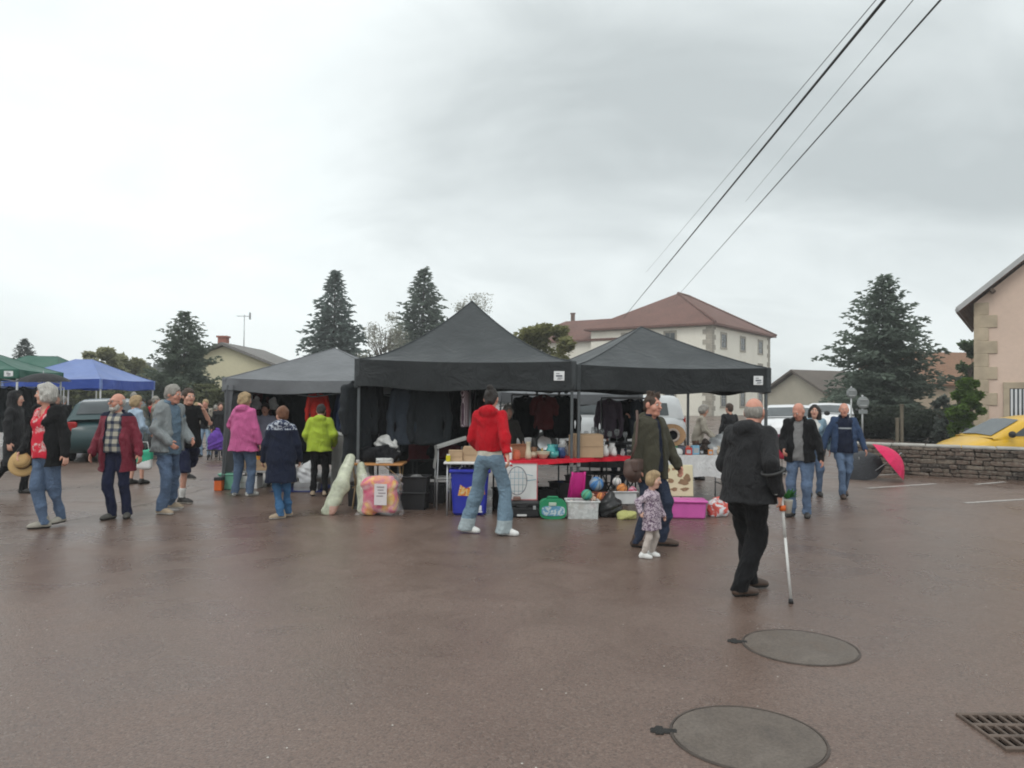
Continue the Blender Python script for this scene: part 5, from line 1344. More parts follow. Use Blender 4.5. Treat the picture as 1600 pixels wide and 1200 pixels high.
p_beige = person('man in open beige jacket and black shirt standing far behind', 320, 714, 623, 4, head=(5, 0), skin_t='ruddy', feet=((.12, 0, 0, 10), (-.12, 0, 0, -10)), hands=((.28, -.02, .9), (-.28, -.05, .9)), under=dict(mat=blkc, hem=.86, loose=.015, sleeve=0, name='tee_shirt'), top=dict(mat=beigec, hem=.8, loose=.035, open=.1, name='jacket'), bottom=dict(mat=jean_p, wide=.015), shoes=dict(mat=sh_dk), hair=dict(kind='short', mat=hbl), vox=.015)
p_dark = person('person in dark clothes half hidden beside the grey tent leg', 343, 714, 628, 30, top=dict(mat=charj, hem=.8, name='jacket'), bottom=dict(mat=jean_d), shoes=dict(mat=sh_dk), hair=dict(kind='short', mat=hb), vox=.018)
p_pink = person('woman in pink hooded jacket and jeans seen from behind', 379, 775, 612, 165, woman=True, girth=1.22, head=(-25, 6), feet=((.12, .04, 0, 25), (-.13, 0, 0, -22)), hands=((.2, -.3, 1.2), (-.3, -.03, .88)), skin_t='fair', top=dict(mat=pinkc, hem=.76, loose=.05, hood=True, flare=.04, name='jacket', fold=.006), bottom=dict(mat=jean, wide=.025), shoes=dict(mat=splotch('grey_white_trainer', (.2, .2, .19), (.65, .65, .62), 24), sole=so_wh), hair=dict(kind='bob', mat=hbl, vol=.01))
p_navy = person('short woman in long navy coat with patterned hood', 438, 811, 634, 196, woman=True, girth=1.1, head=(28, 5), feet=(('px', 432, 811, -65), ('px', 443, 808, -70)), hands=((.27, -.1, .92), (-.27, -.1, .92)), skin_t='fair',
    top=dict(mat=[navyc, splotch('hood_dots', (.02, .03, .07), (.42, .45, .5), 22, .52)], hem=.57, loose=.042, hood=True, flare=.03, name='coat', fold=.006, zone=lambda c: ((c[:, 2] > 1.385) & (c[:, 1] > .02)).astype(int)), bottom=dict(mat=denim('jeans_bright', (.06, .15, .29)), wide=.004), shoes=dict(mat=sh_tan, high=.05, sole=so_wh), hair=dict(kind='short', mat=hau, vol=.014))
p_lime = person('person in lime green jacket and black trousers from behind', 498, 775, 630, 184, head=(5, 26), lean=.04, stoop=.05, feet=((.11, 0, 0, 10), (-.12, .02, 0, -8)), hands=((.22, -.18, 1.0), (-.25, -.15, .98)), skin_t='fair', top=dict(mat=lime, hem=.85, loose=.06, hood=True, flare=.03, name='jacket', fold=.007), bottom=dict(mat=blkc, wide=.01), shoes=dict(mat=sh_tan), hair=dict(kind='short', mat=hk_))
def cuffz(c): return (c[:, 2] < .185).astype(int)
p_red = person('woman in red hoodie and wide turned up jeans with hair bun', 764, 835, 604, 158, woman=True, girth=.86, head=(10, 8), feet=(('px', 735, 833, 72), ('px', 795, 837, 78)), drop=.008, hands=((.17, -.16, .98), ('px', 793, 714, 8.7, -.35, 1, -.2)), skin_t='fair',
    under=dict(mat=creamc, hem=.895, loose=.004, sleeve=0, name='shirt', flare=.02, fold=.003), top=dict(mat=redh, hem=1.0, loose=.045, hood=True, name='hoodie', fold=.006), bottom=dict(mat=[jean_l, denim('jeans_cuff', (.36, .42, .44), 1.2)], wide=.024, bell=.034, hem=.03, zone=cuffz, fold=.007), shoes=dict(mat=sh_wh, sole=sh_wh), hair=dict(kind='bun', mat=hk_, vol=.006))
p_olive = person('man in olive hooded jacket looking back beside the child', 1016, 853, 612, 42, head=(0, 4), girth=1.15, feet=(('px', 1044, 853, 80), ('px', 1003, 856, 60)), hands=((.3, -.16, .9), (-.27, -.02, .86)), drop=.015, skin_t='ruddy', under=dict(mat=navyc, hem=.86, loose=.012, collar=True, name='jumper'), top=dict(mat=olive, hem=.78, loose=.052, hood=True, name='jacket', flare=.015, fold=.006, open=.035), bottom=dict(mat=jean_d, wide=.02), shoes=dict(mat=sh_brn, high=.03), hair=dict(kind='spiky', mat=hb, vol=.003))
p_child = person('small blond child in purple patterned coat and white trainers', 1018, 871, 735, 52, child=True, hs=1.38, head=(8, 10), cat='child', skin_t='pale', feet=(('px', 1026, 870, 72), ('px', 1014, 873, 76)), hands=((.3, -.12, .78), (-.33, .08, .95)), top=dict(mat=splotch('child_coat', (.13, .085, .13), (.5, .42, .47), 38, .5), hem=.57, loose=.05, hood=True, flare=.05, name='coat', fold=.004), bottom=dict(mat=cloth('pale_leggings', (.5, .44, .4)), wide=.012), shoes=dict(mat=sh_wh, sole=sh_wh, big=1.2), hair=dict(kind='bob', mat=hbl, vol=.004), vox=.0075)
p_crutch = person('elderly man in dark quilted jacket walking with a crutch', 1168, 932, 612, 138, girth=1.16, lean=.05, stoop=.05, head=(10, 6), feet=(('px', 1182, 919, 105), ('px', 1166, 931, 108)), drop=.03, hands=((.2, -.25, .98), ('px', 1216, 768, 6.1, -.3, 1, -.3)), skin_t='ruddy', top=dict(mat=charj, hem=.84, loose=.05, collar=True, hood=True, name='jacket', flare=.03, fold=.005), bottom=dict(mat=cloth('black_trousers', (.009, .009, .01)), wide=.032), shoes=dict(mat=sh_brn), hair=dict(kind='bald', mat=hg))
p_blackj = person('bald man in black jacket and jeans looking down', 1249, 808, 627, -28, lean=.05, stoop=.05, head=(-28, 30), feet=((.11, .02, 0, 6), (-.11, .0, 0, -22)), hands=((.33, -.06, .86), (-.2, -.24, 1.02)), skin_t='ruddy', girth=1.1, under=dict(mat=cloth('grey_shirt', (.2, .2, .2)), hem=.86, loose=.015, sleeve=0, collar=True, name='shirt'), top=dict(mat=blkc, hem=.84, loose=.045, open=.06, name='jacket', collar=True), bottom=dict(mat=jean, wide=.022), shoes=dict(mat=sh_dk), hair=dict(kind='bald', mat=hg))
p_blue = person('dark haired woman in pale denim jacket between two men', 1272, 775, 631, -10, woman=True, head=(-14, 0), feet=((.1, .05, 0, 5), (-.1, -.08, 0, -8)), skin_t='fair', under=dict(mat=whitec, hem=.9, loose=.01, sleeve=0, name='top'), top=dict(mat=denim('pale_denim', (.25, .36, .44), 1.3), hem=.86, loose=.03, open=.04, name='jacket'), bottom=dict(mat=jean, wide=.008), shoes=dict(mat=sh_dk), hair=dict(kind='long', mat=hk_, vol=.01))
p_navym = person('bald man in navy sweater and open blue jacket walking', 1318, 778, 627, -8, girth=1.15, head=(-10, 0), feet=((.06, .2, .04, 4, .03), (-.05, -.12, 0, -4)), drop=.015, hands=((.36, -.06, .88), (-.37, .03, .88)), skin_t='ruddy', under=dict(mat=[navyc, cloth('sweater_stripe', (.3, .32, .34))], hem=.84, loose=.02, name='sweater', sleeve=0, collar=True, zone=lambda c: ((np.abs(c[:, 2]-1.27) < .016) & (np.abs(c[:, 0]) < .12)).astype(int)), top=dict(mat=cloth('blue_jacket', (.035, .06, .12)), hem=.84, loose=.048, open=.115, name='jacket'), bottom=dict(mat=jean, wide=.012), shoes=dict(mat=sh_brn, high=.03), hair=dict(kind='bald', mat=hg))
p_vest = person('seller in beige top bending under the right black tent', 1092, 725, 641, 75, lean=.12, head=(0, 20), at=(P(1090, 640, 15.5).x, 15.5, 0), height=1.52, hands=((.2, -.38, 1.0), (-.2, -.36, 1.0)), top=dict(mat=beigec, hem=.85, loose=.03, name='jacket'), bottom=dict(mat=jean_d), shoes=dict(mat=sh_dk), hair=dict(kind='bob', mat=hg, vol=.012), vox=.016)
p_dk2 = person('dark clothed person far behind the man with the crutch', 1138, 720, 638, 200, at=(P(1140, 640, 17).x, 17, 0), height=1.55, top=dict(mat=charj, hem=.8, name='jacket'), bottom=dict(mat=jean_d), shoes=dict(mat=sh_dk), hair=dict(kind='short', mat=hb), vox=.018)
p_sell = person('seller in dark jacket behind the red hoodie woman', 792, 760, 640, 20, at=(P(793, 640, 12.4).x, 12.4, 0), height=1.5, hands=((.2, -.3, 1.05), (-.2, -.3, 1.05)), top=dict(mat=cloth('grey_brown_jacket', (.06, .055, .05)), hem=.8, name='jacket', hood=True), bottom=dict(mat=jean_d), shoes=dict(mat=sh_dk), hair=dict(kind='bob', mat=hg, vol=.014), vox=.014)
p_sell2 = person('seller in lavender grey top in the light grey tent', 416, 760, 632, 6, at=(P(415, 640, 13.9).x, 13.9, 0), height=1.48, head=(0, 10), hands=((.22, -.25, 1.05), (-.22, -.28, 1.0)), top=dict(mat=lav, hem=.8, name='top'), bottom=dict(mat=jean_d), shoes=dict(mat=sh_dk), hair=dict(kind='short', mat=hk_), vox=.015)
p_sell3 = person('seller in black raising a hand behind the olive jacket man', 968, 760, 636, 10, at=(P(966, 640, 13.9).x, 13.9, 0), height=1.55, head=(10, 5), hands=((.16, -.28, 1.45, .8, .2, -1), (-.25, -.1, .95)), skin_t='ruddy', top=dict(mat=blkc, hem=.8, name='top', sleeve=.42), bottom=dict(mat=jean_d), shoes=dict(mat=sh_dk), hair=dict(kind='short', mat=hk_), vox=.014)
p_umb = person('person holding the black umbrella behind the floral blouse woman', 88, 716, 615, 30, top=dict(mat=charj, hem=.8, name='jacket'), hands=((.28, -.05, .86), (-.16, -.2, 1.22, -.6, .6, -1)), bottom=dict(mat=jean_d), shoes=dict(mat=sh_dk), hair=dict(kind='bob', mat=hg, vol=.015), vox=.018)

for k, (px, fy, ty, fc, mt, lab, hm) in enumerate(((247, 700, 622, 200, navyc, 'far person in navy jacket above the grey jacket shoulder', hb), (306, 704, 628, 140, whitec, 'far person in white top right of the black tee shirt man', hbl), (336, 700, 632, 190, charj, 'far person in charcoal jacket beside the beige jacket man', hg), (222, 692, 622, 185, navyc, 'far person in navy top right of the white shirt', hk_), (98, 706, 618, 200, blkc, 'far person in black jacket left of the teal car', hg))):
    person(lab, px, fy, ty, fc, feet=WALK, top=dict(mat=mt, hem=.8, name='jacket'), bottom=dict(mat=jean_d), shoes=dict(mat=sh_dk), hair=dict(kind='short', mat=hm), vox=.02)
# ------------------------------------------------------------------ market goods
def item(name, label, cat, loc, parts, rz=0., group=None):
    t = thing(name, label, cat, tuple(loc), rz, group)
    for pn, b, m in parts: 
        if isinstance(b, MB): b.build(pn, m, t)
    return t
def S1(*calls):
    b = MB()
    for c in calls: getattr(b, c[0])(*c[1:])
    return b
wood = mat('varnished_wood', (.42, .2, .07), .5, .25, 4); card = mat('cardboard', (.42, .29, .18), .85, .12, 5, .15, 30); whitep = mat('white_plastic', (.68, .68, .67), .45, .06); steelg = mat('grey_steel_tube', (.42, .43, .44), .4, .1, metal=.5)
blackp = mat('black_plastic', (.02, .02, .022), .5, .15); bluep = mat('blue_plastic', (.025, .035, .34), .35, .12); greenp = mat('green_plastic', (.02, .25, .11), .4, .12); magenta = mat('pink_plastic', (.55, .1, .36), .4, .1); redcl = cloth('red_tablecloth', (.55, .012, .03)); whitecl = cloth('white_tablecloth', (.6, .6, .6)); greycl = cloth('grey_cloth', (.3, .3, .29))
# tables ------------------------------------------------------------
def table(label, loc, rz, w, d, h, topm, legm, th=.03, cloth_drop=None, clm=None, name='folding_table', xleg=False):
    t = thing(name, label, 'table', (loc[0], loc[1], 0), rz, 'market tables')
    b = MB(); b.box((w/2, d/2, h-th/2), (w, d, th), None, 0, .006); b.build('table_top', topm, t)
    for x in (.05, w-.05):
        for y in (.05, d-.05):
            b = MB()
            if xleg: b.tube([(x, y, h-th), (x, d-y, .0)], .012, 6)
            else: b.tube([(x, y, h-th), (x+(.03 if x > w/2 else -.03)*0, y, 0)], .013, 6)
            b.build('leg', legm, t)
        b = MB(); b.tube([(x, .05, .3), (x, d-.05, .3)], .01, 6); b.build('stretcher', legm, t)
        b = MB(); b.tube([(x, .05, .45), (x+(.22 if x < w/2 else -.22), .08, h-th)], .008, 6); b.build('brace', legm, t)
    if cloth_drop:
        ed = [(-.012, -.012), (w+.012, -.012), (w+.012, d+.012), (-.012, d+.012), (-.012, -.012)]
        b = MB(); b.box((w/2, d/2, h+.004), (w+.02, d+.02, .008), None, 0, .003)
        per = []
        for (a, c) in zip(ed[:-1], ed[1:]):
            for k in range(14): per.append((a[0]+(c[0]-a[0])*k/14, a[1]+(c[1]-a[1])*k/14))
        n = len(per)
        def fn(u, v):
            i = int(round(u*n)) % n; x, y = per[i]; cx, cy = w/2, d/2; dx_, dy_ = x-cx, y-cy; q = .025*v*math.sin(i*1.9)+.02*v
            drop = cloth_drop*(1+.1*math.sin(i*.45+1)) 
            return (x+q*(1 if dx_ > 0 else -1)*(abs(dx_) > w*.49), y+q*(1 if dy_ > 0 else -1)*(abs(dy_) > d*.49), h+.004-drop*v)
        b.grid(fn, n, 5); b.build('table_cloth', clm, t)
    return t
A = P(693, 722, 10.4); table('white folding table above the blue bin', (A.x, 10.4), 0, .92, .6, A.z, whitep, steelg)
B0 = Vector((-.02, 10.42)); table('long table with red top carrying vases and a cardboard box', (.0, 10.45), rad(32), 2.15, .6, .735, mat('red_top', (.5, .012, .028), .5), blackp, cloth_drop=.055, clm=redcl)
T3 = P(1030, 712, 11.5); table('table under a white cloth at the right black tent', (T3.x, 11.5), rad(4), 1.15, .75, T3.z, whitep, steelg, cloth_drop=.34, clm=whitecl)
T4 = P(545, 724, 10.9); table('small wooden topped table beside the pink toy bag', (T4.x, 10.9), 0, .76, .5, T4.z, wood, mat('tan_leg', (.3, .2, .1), .5), xleg=True)
T5 = P(362, 752, 13.2); table('low grey table in the light grey tent behind the pink jacket', (T5.x, 13.2), 0, 1.25, .6, .3, mat('grey_top', (.33, .33, .33), .6), steelg, name='low_table')
T6 = P(525, 690, 12.9); table('grey cloth covered counter at the right of the light grey tent', (T6.x, 12.7), rad(6), .55, 1.2, .92, whitep, steelg, cloth_drop=.8, clm=greycl)
def red_at(u, v=.25, dz=.012):   # point on the red table
    a = rad(32); x, y = u*2.15, v*.6; return (x*math.cos(a)-y*math.sin(a), 10.45+x*math.sin(a)+y*math.cos(a), .735+dz)
def boxcard(label, loc, w, d, h, rz=0, m=card, open_=False, name='cardboard_box', fold=True, group='cardboard boxes'):
    t = thing(name, label, 'box', tuple(loc), rz, group)
    b = MB(); b.box((0, 0, h/2), (w, d, h), None, 0, .004); b.build('carton', m, t)
    if fold:
        b = MB(); b.box((0, -d/2-.002, h*.5), (w*.99, .006, h*.012)); b.build('crease', mat('card_dark_strip', (.25, .16, .1), .7), t)  # thin darker brown strip across the carton front
        b = MB(); b.box((0, -d*.12, h+.012), (w*.98, d*.7, .008), RX(.06)); b.build('flap', m, t)
    return t
# on the white table
boxcard('small open carton with yellow packet on the white table', (P(711, 716, 10.5).x, 10.62, A.z), .19, .22, .13, rad(3))
boxcard('larger plain carton behind the red hoodie woman on the white table', (P(740, 712, 10.5).x, 10.66, A.z), .29, .24, .18, rad(-4))
item('packet', 'yellow packet on the left end of the white table', 'packet', (P(700, 716, 10.42).x, 10.46, A.z), [('wrapper', S1(('box', (0, 0, .045), (.06, .04, .09), RZ(.2), 0, .012)), mat('yellow_wrap', (.6, .5, .02), .4)), ('cap', S1(('box', (0, 0, .095), (.045, .03, .015), RZ(.2), 0, .004)), whitep)])
def pile(label, loc, w, d, h, m, name='folded_blanket', n=4, rz=0, cat='blanket', group='piles of cloth'):
    t = thing(name, label, cat, tuple(loc), rz, group)
    for k in range(n):
        b = MB(); r = random.Random(k+int(w*100)); hh = h/n
        def fn(u, v):
            a = 2*PI*u; c_, s_ = math.cos(a), math.sin(a); e = .35
            x = w/2*abs(c_)**e*(1 if c_ > 0 else -1); y = d/2*abs(s_)**e*(1 if s_ > 0 else -1)
            q = math.sin(PI*v)*.05*0+1-.06*abs(2*v-1)**3
            return (x*q+.006*math.sin(9*a+k), y*q, hh*(k+v)*.96+.006*math.sin(3*a+k*2))
        b.grid(fn, 28, 5); b.add([fn(i/28, 1) for i in range(28)], [tuple(range(28))]); b.build('fold', m, t)
    return t
# reclining grey lounger back draped beside the white table
gt = thing('folding_chair', 'grey upholstered folding chair beside the white table', 'chair', (P(700, 700, 10.9).x, 10.95, 0), rad(12))
b = MB(); b.grid(lambda u, v: (-.16+.42*u, .0+.35*v, .9+.13*u+.02*math.sin(v*6)), 8, 6); b.grid(lambda u, v: (-.16+.42*u, .0+.35*v, .865+.13*u), 8, 6); b.grid(lambda u, v: (-.16+.42*u, 0, .865+.13*u+.035*v), 8, 2); b.build('backrest', greycl, gt)
b = MB(); b.grid(lambda u, v: (-.165+.012*math.sin(v*5), .35*u, .89-.32*v), 6, 6); b.build('side_flap', greycl, gt)
for x, y in ((-.14, .03), (.24, .03), (-.14, .32), (.24, .32)):
    b = MB(); b.tube([(x, y, .88), (x*1.1, y, 0)], .012, 6); b.build('leg', steelg, gt)
b = MB(); b.box((.05, .18, .44), (.42, .38, .03), None, 0, .01); b.build('seat', greycl, gt)
# blue bin with flame-coloured print
bx = P(733, 808, 10.55)
bin_ = thing('blue_bin', 'big blue plastic bin with orange printed picture under the white table', 'bin', (bx.x, 10.62, 0), rad(3))
b = MB(); b.box((0, 0, .3), (.52, .36, .6), None, 0, .03, .86); b.build('tub', bluep, bin_)
b = MB(); b.box((0, 0, .6), (.57, .41, .05), None, 0, .015); b.build('rim', bluep, bin_)
pm = MT('bin_print'); f = pm.noise(22, 3, dist=2); pm.col(pm.ramp(f, [(.36, (.5, .02, .02)), (.46, (.65, .2, .02)), (.54, (.7, .5, .12)), (.64, (.6, .55, .45))])); pm.rough(.4)
def slant(z): return -.18*(.86+.14*z/.6)-.006
b = MB(); pts = [(-.16, .27), (-.13, .42), (-.05, .37), (.03, .4), (.12, .385), (.2, .37), (.21, .29), (.1, .26)]
b.add([(x, slant(z), z) for x, z in pts]+[(x, slant(z)+.004, z) for x, z in pts], [tuple(range(8)), tuple(range(8, 16))]+[(i, (i+1) % 8, 8+(i+1) % 8, 8+i) for i in range(8)]); b.build('printed_picture', pm.m, bin_)
b = MB(); b.box((.14, slant(.1), .1), (.05, .008, .07), RX(-.06), 0, .002); b.box((.14, slant(.06), .05), (.07, .008, .02), RX(-.06), 0, .002); b.build('printed_emblem', mat('print_white', (.6, .62, .66), .5), bin_)
# basketball backboard
bb = thing('basketball_hoop', 'white toy basketball backboard with ring and net', 'basketball hoop', (P(814, 790, 10.42).x, 10.42, .22), rad(4))
b = MB(); b.box((0, .02, .25), (.44, .018, .5), None, 0, .006); b.build('backboard', whitep, bb)
b = MB(); 
for q in ((0, 0, .44, .012, .495), (0, 0, .44, .012, .006)): b.box((0, .008, q[4]), (.44, .008, .012))
for x in (-.218, .218): b.box((x, .008, .25), (.012, .0075, .485))
b.build('border_line', mat('pale_red_line', (.5, .15, .16), .5), bb)
b = MB(); pts = [(-.06+.13*math.cos(a), -.07-.07*math.sin(a)*.0, .27+.19*math.sin(a)) for a in [2*PI*k/26 for k in range(27)]]; b.tube(pts, .007, 6); b.build('ring', mat('ring_grey', (.2, .2, .22), .4), bb)
b = MB()
for k in range(4):
    x = -.15+k*.055; h_ = math.sqrt(max(.0, .19**2-((x+.06)/.13*.19)**2)); b.tube([(x, -.07, .27-h_), (x, -.07, .27+h_)], .0028, 4)
    z = .13+k*.085; w_2 = math.sqrt(max(0, .13**2-((z-.27)/.19*.13)**2)); b.tube([(-.06-w_2, -.07, z), (-.06+w_2, -.07, z)], .0028, 4)
b.tube([(.07, -.07, .27), (.2, -.005, .28)], .005, 4); b.tube([(.05, -.07, .36), (.16, -.005, .33)], .004, 4); b.build('net', mat('net_cord', (.18, .32, .4), .7), bb)
b = MB(); b.box((-.06, -.05, .03), (.1, .1, .05), None, 0, .01); b.build('bracket', mat('bracket_brown', (.18, .1, .08), .5), bb)
# black case
def case(label, px, w, h, d, m, Y, badge=None, name='tool_case', cat='case'):
    t = thing(name, label, cat, (P(px, 800, Y).x, Y+d/2, 0), rad(rnd.uniform(-5, 5)), 'cases on the ground')
    b = MB(); b.box((0, 0, h*.32), (w, d, h*.62), None, 0, .02); b.build('base', m, t)
    b = MB(); b.box((0, 0, h*.815), (w, d, h*.36), None, 0, .025); b.build('lid', m, t)
    b = MB(); b.tube([(-.07, -d/2, h*.72), (-.06, -d/2-.04, h*.72), (.06, -d/2-.04, h*.72), (.07, -d/2, h*.72)], .01, 6); b.build('handle', m, t)
    for x in (-.17, .17):
        b = MB(); b.box((x*w/.5, -d/2-.006, h*.62), (.04, .014, .05), None, 0, .004); b.build('latch', steelg, t)
    if badge:
        b = MB(); b.box((badge[0], -d/2-.004, badge[1]), (badge[2], .008, badge[3]), None, 0, .002); b.build('badge', badge[4], t)
    return t
case('long black plastic case below the basketball backboard', 815, .49, .22, .3, blackp, 10.3, (.0, .035, .13, .025, whitep))
# green oval case
gc_ = thing('green_case', 'green rounded carry case with pale blue picture', 'case', (P(864, 808, 10.2).x, 10.3, 0), rad(2))
def oval(w, h, y0, y1, z0=0, e=.55, n=28):
    pts = [(w/2*abs(math.cos(a))**e*(1 if math.cos(a) > 0 else -1), z0+h/2+h/2*abs(math.sin(a))**e*(1 if math.sin(a) > 0 else -1)) for a in [2*PI*k/n for k in range(n)]]
    return MB().prism(pts, 1, y0, y1)
oval(.36, .26, -.09, .09).build('shell', greenp, gc_)
pb = splotch('case_picture', (.12, .3, .45), (.5, .6, .62), 18)
oval(.31, .13, -.1, -.088, .045).build('picture', pb, gc_)
b = MB(); b.box((-.01, -.098, .2), (.1, .02, .045), None, 0, .005); b.build('name_plate', mat('plate_pale', (.5, .6, .5), .5), gc_)
b = MB(); b.tube([(-.08, 0, .25), (-.06, 0, .285), (.06, 0, .285), (.08, 0, .25)], .012, 6); b.build('handle', greenp, gc_)
# tubs of toys
def tub(label, px, py, Y, w, d, h, m, rz=0, tilt=0, name='plastic_tub', lidm=None):
    t = thing(name, label, 'tub', (P(px, py, Y).x, Y+d/2, 0 if not tilt else .14), rad(rz), 'plastic tubs'); t.rotation_euler = (rad(tilt), 0, rad(rz))
    b = MB(); th = .008
    for s in (-1, 1):
        b.box((0, s*(d/2-th/2), h/2), (w, th, h), RX(-s*.1)); b.box((s*(w/2-th/2), 0, h/2), (th, d, h), RY(s*.1))
    b.box((0, 0, th), (w*.86, d*.82, th)); b.build('walls', m, t)
    b = MB(); 
    for s in (-1, 1): b.box((0, s*(d/2+.012), h), (w+.05, .03, .02), None, 0, .006); b.box((s*(w/2+.018), 0, h+.001), (.03, d+.02, .02), None, 0, .006)
    b.build('rim', m, t); return t
clearp = clear_plastic('clear_tub', (.8, .83, .82), .55, .3)
toy_c = [mat('toy_%d' % i, c, .6, .15) for i, c in enumerate(((.6, .12, .2), (.6, .5, .42), (.05, .3, .25), (.55, .2, .05), (.06, .2, .45), (.6, .3, .4), (.5, .5, .2), (.65, .62, .6), (.1, .35, .2), (.35, .05, .25)))]
TN = ['crimson', 'cream', 'teal', 'orange', 'blue', 'rose', 'olive yellow', 'off white', 'green', 'plum']
def ball(label, c, r, m1, m2, group='toy balls'):
    t = thing('toy_ball', label, 'ball', tuple(c), rnd.uniform(0, 6), group); t.rotation_euler = (rnd.uniform(0, 1), rnd.uniform(0, 1), 0)
    b = MB(); b.ball((0, 0, 0), r, 20, 12, lambda i, k: 1 if (k//3) % 2 else 0); b.build('panels', [m1, m2], t)
    b = MB()
    for k in range(3): b.tube([(r*1.002*math.cos(a)*math.cos(k*PI/3), r*1.002*math.cos(a)*math.sin(k*PI/3), r*1.002*math.sin(a)) for a in [2*PI*j/20 for j in range(21)]], .003, 4)
    b.build('seam', blackp, t); return t
def plush(label, c, s, m, rz=0, m2=None, ears=True, group='soft toys', dog=False):
    t = thing('soft_toy', label, 'soft toy', tuple(c), rz, group); F = Field(max(.006, s*.05))
    F.add(_ell((0, 0, s*.4), (s*.36, s*.3, s*.4)), .02); F.add(_ell((0, -s*.08, s*.92), (s*.28, s*.27, s*.26)), .02); F.add(_ell((0, -s*.32, s*.86), (s*.13, s*.13, s*.1)), .02)
    for q in (-1, 1):
        F.add(_ell((q*s*.22, 0, s*1.12), (s*.1, s*.06, s*.12)), .01); F.add(_cone((q*s*.3, -s*.05, s*.6), (q*s*.45, -s*.25, s*.35), s*.12, s*.1), .02); F.add(_cone((q*s*.2, -s*.1, s*.12), (q*s*.28, -s*.48, s*.1), s*.14, s*.12), .02)
    F.fold = lambda X, Y, Z: .003*(np.sin(120*X)+np.sin(110*Y+1)+np.sin(130*Z))
    F.build('plush_body', m, t)
    for q in (-1, 1):
        b = MB(); b.ball((q*s*.11, -s*.33, s*.98), s*.035, 8, 6); b.build('eye', blackp, t)
    b = MB(); b.ball((0, -s*.45, s*.88), s*.05, 8, 6); b.build('nose', blackp, t)
    return t
t1 = tub('clear tub full of pale soft toys at the tent leg', 911, 806, 10.25, .4, .3, .23, clearp)
rr = random.Random(4); c0 = P(911, 800, 10.25)
for i in range(9):
    plush('%s soft toy heaped in the clear tub' % ('pale pink', 'white', 'mint', 'cream', 'beige', 'rose', 'ivory', 'light grey', 'peach')[i], (c0.x-.14+.14*(i % 3), 10.32+.08*(i//3 % 3), .02+.1*(i//4)), .085, mat('pastel_%d' % i, ((.6, .38, .4), (.62, .62, .6), (.35, .5, .45), (.58, .52, .42), (.45, .38, .3), (.55, .28, .32), (.6, .58, .5), (.5, .5, .5), (.6, .42, .32))[i], .9, .1), rr.uniform(-1, 1))
t2 = tub('grey tub tipped forward with toys behind the black bag', 975, 780, 10.55, .33, .26, .16, mat('grey_plastic', (.45, .45, .45), .5), 8, -12)
cc2 = P(975, 770, 10.6)
ball('orange toy ball in the grey tub', (cc2.x-.02, 10.66, .36), .075, toy_c[3], toy_c[3]); ball('pink toy ball in the grey tub', (cc2.x+.13, 10.7, .33), .06, toy_c[0], toy_c[5])
b5 = P(932, 756, 10.75); ball('blue and grey toy ball behind the clear tub', (b5.x, 10.75, b5.z), .1, toy_c[4], mat('ball_grey', (.25, .33, .4), .5))
tb = tub('red crate under the blue ball behind the clear tub', 932, 790, 10.65, .36, .28, .27, mat('red_crate', (.3, .08, .05), .6))
b6 = P(916, 772, 10.5); ball('green toy ball on top of the clear tub', (b6.x, 10.43, b6.z), .075, toy_c[8], toy_c[2]); b7 = P(938, 776, 10.6); ball('orange toy ball beside the green one', (b7.x, 10.56, b7.z), .07, toy_c[3], mat('ball_rust', (.3, .08, .04), .5))
b8 = P(963, 752, 10.95); ball('grey white toy ball at the back of the toys', (b8.x, 10.9, b8.z), .065, mat('ball_pale', (.5, .5, .48), .5), toy_c[7])
# upright pink toy (slide) 
sl = thing('toy_slide', 'magenta plastic toy slide standing behind the clear tub', 'toy', (P(903, 785, 10.7).x, 10.78, 0), rad(20))
b = MB(); b.grid(lambda u, v: (-.09+.18*u, -.02+.12*(1-v)**2, .55*v+.02), 4, 10); b.grid(lambda u, v: (-.09+.18*u, .0+.12*(1-v)**2, .55*v), 4, 10); b.build('chute', mat('magenta_plastic', (.55, .02, .22), .4), sl)
for x in (-.095, .095):
    b = MB(); b.tube([(x, -.03+.12*(1-v)**2, .55*v+.03) for v in [k/8 for k in range(9)]], .015, 6); b.build('side_rail', mat('magenta_plastic', (.55, .02, .22)), sl)
b = MB(); b.tube([(-.08, .03, .5), (-.08, .2, 0)], .014, 6); b.tube([(.08, .03, .5), (.08, .2, 0)], .014, 6)
for z in (.12, .25, .38): b.tube([(-.08, .03+.17*(1-z/.5), z), (.08, .03+.17*(1-z/.5), z)], .01, 6)
b.build('ladder', mat('magenta_plastic', (.55, .02, .22)), sl)
def sack(label, c, rx, ry, h, m, name='bag', cat='bag', seed=0, vox=.012, parts=(), amp=.012, rz=0, group=None, neck=True):
    t = thing(name, label, cat, tuple(c), rz, group); F = Field(vox)
    F.add(_ell((0, 0, h*.42), (rx, ry, h*.5)), .03); F.add(_box((0, 0, h*.2), (rx*.85, ry*.8, h*.2), None, .03), .04)
    if neck: F.add(_cone((0, 0, h*.7), (rx*.2, 0, h), rx*.5, rx*.25, ry/rx), .06)
    F.fold = lambda X, Y, Z: amp*(np.sin(28*X+8*np.sin(9*Z+seed))*.6+np.sin(25*Z-16*X+seed)*.6+.4*np.sin(50*Y+40*X))
    F.cut = [lambda X, Y, Z: -Z]
    F.build('sack', m, t)
    return t
sack('black bin bag slumped beside the clear tub', (P(955, 806, 10.35).x, 10.5, 0), .17, .14, .3, mat('bin_bag_black', (.014, .014, .015), .35, .2), seed=2, group='bags on the ground')
sack('yellow green cushion on the ground behind the olive man', (P(981, 806, 10.2).x, 10.3, 0), .14, .1, .12, cloth('yellow_green_cloth', (.42, .42, .16)), 'cushion', 'cushion', 3, neck=False)
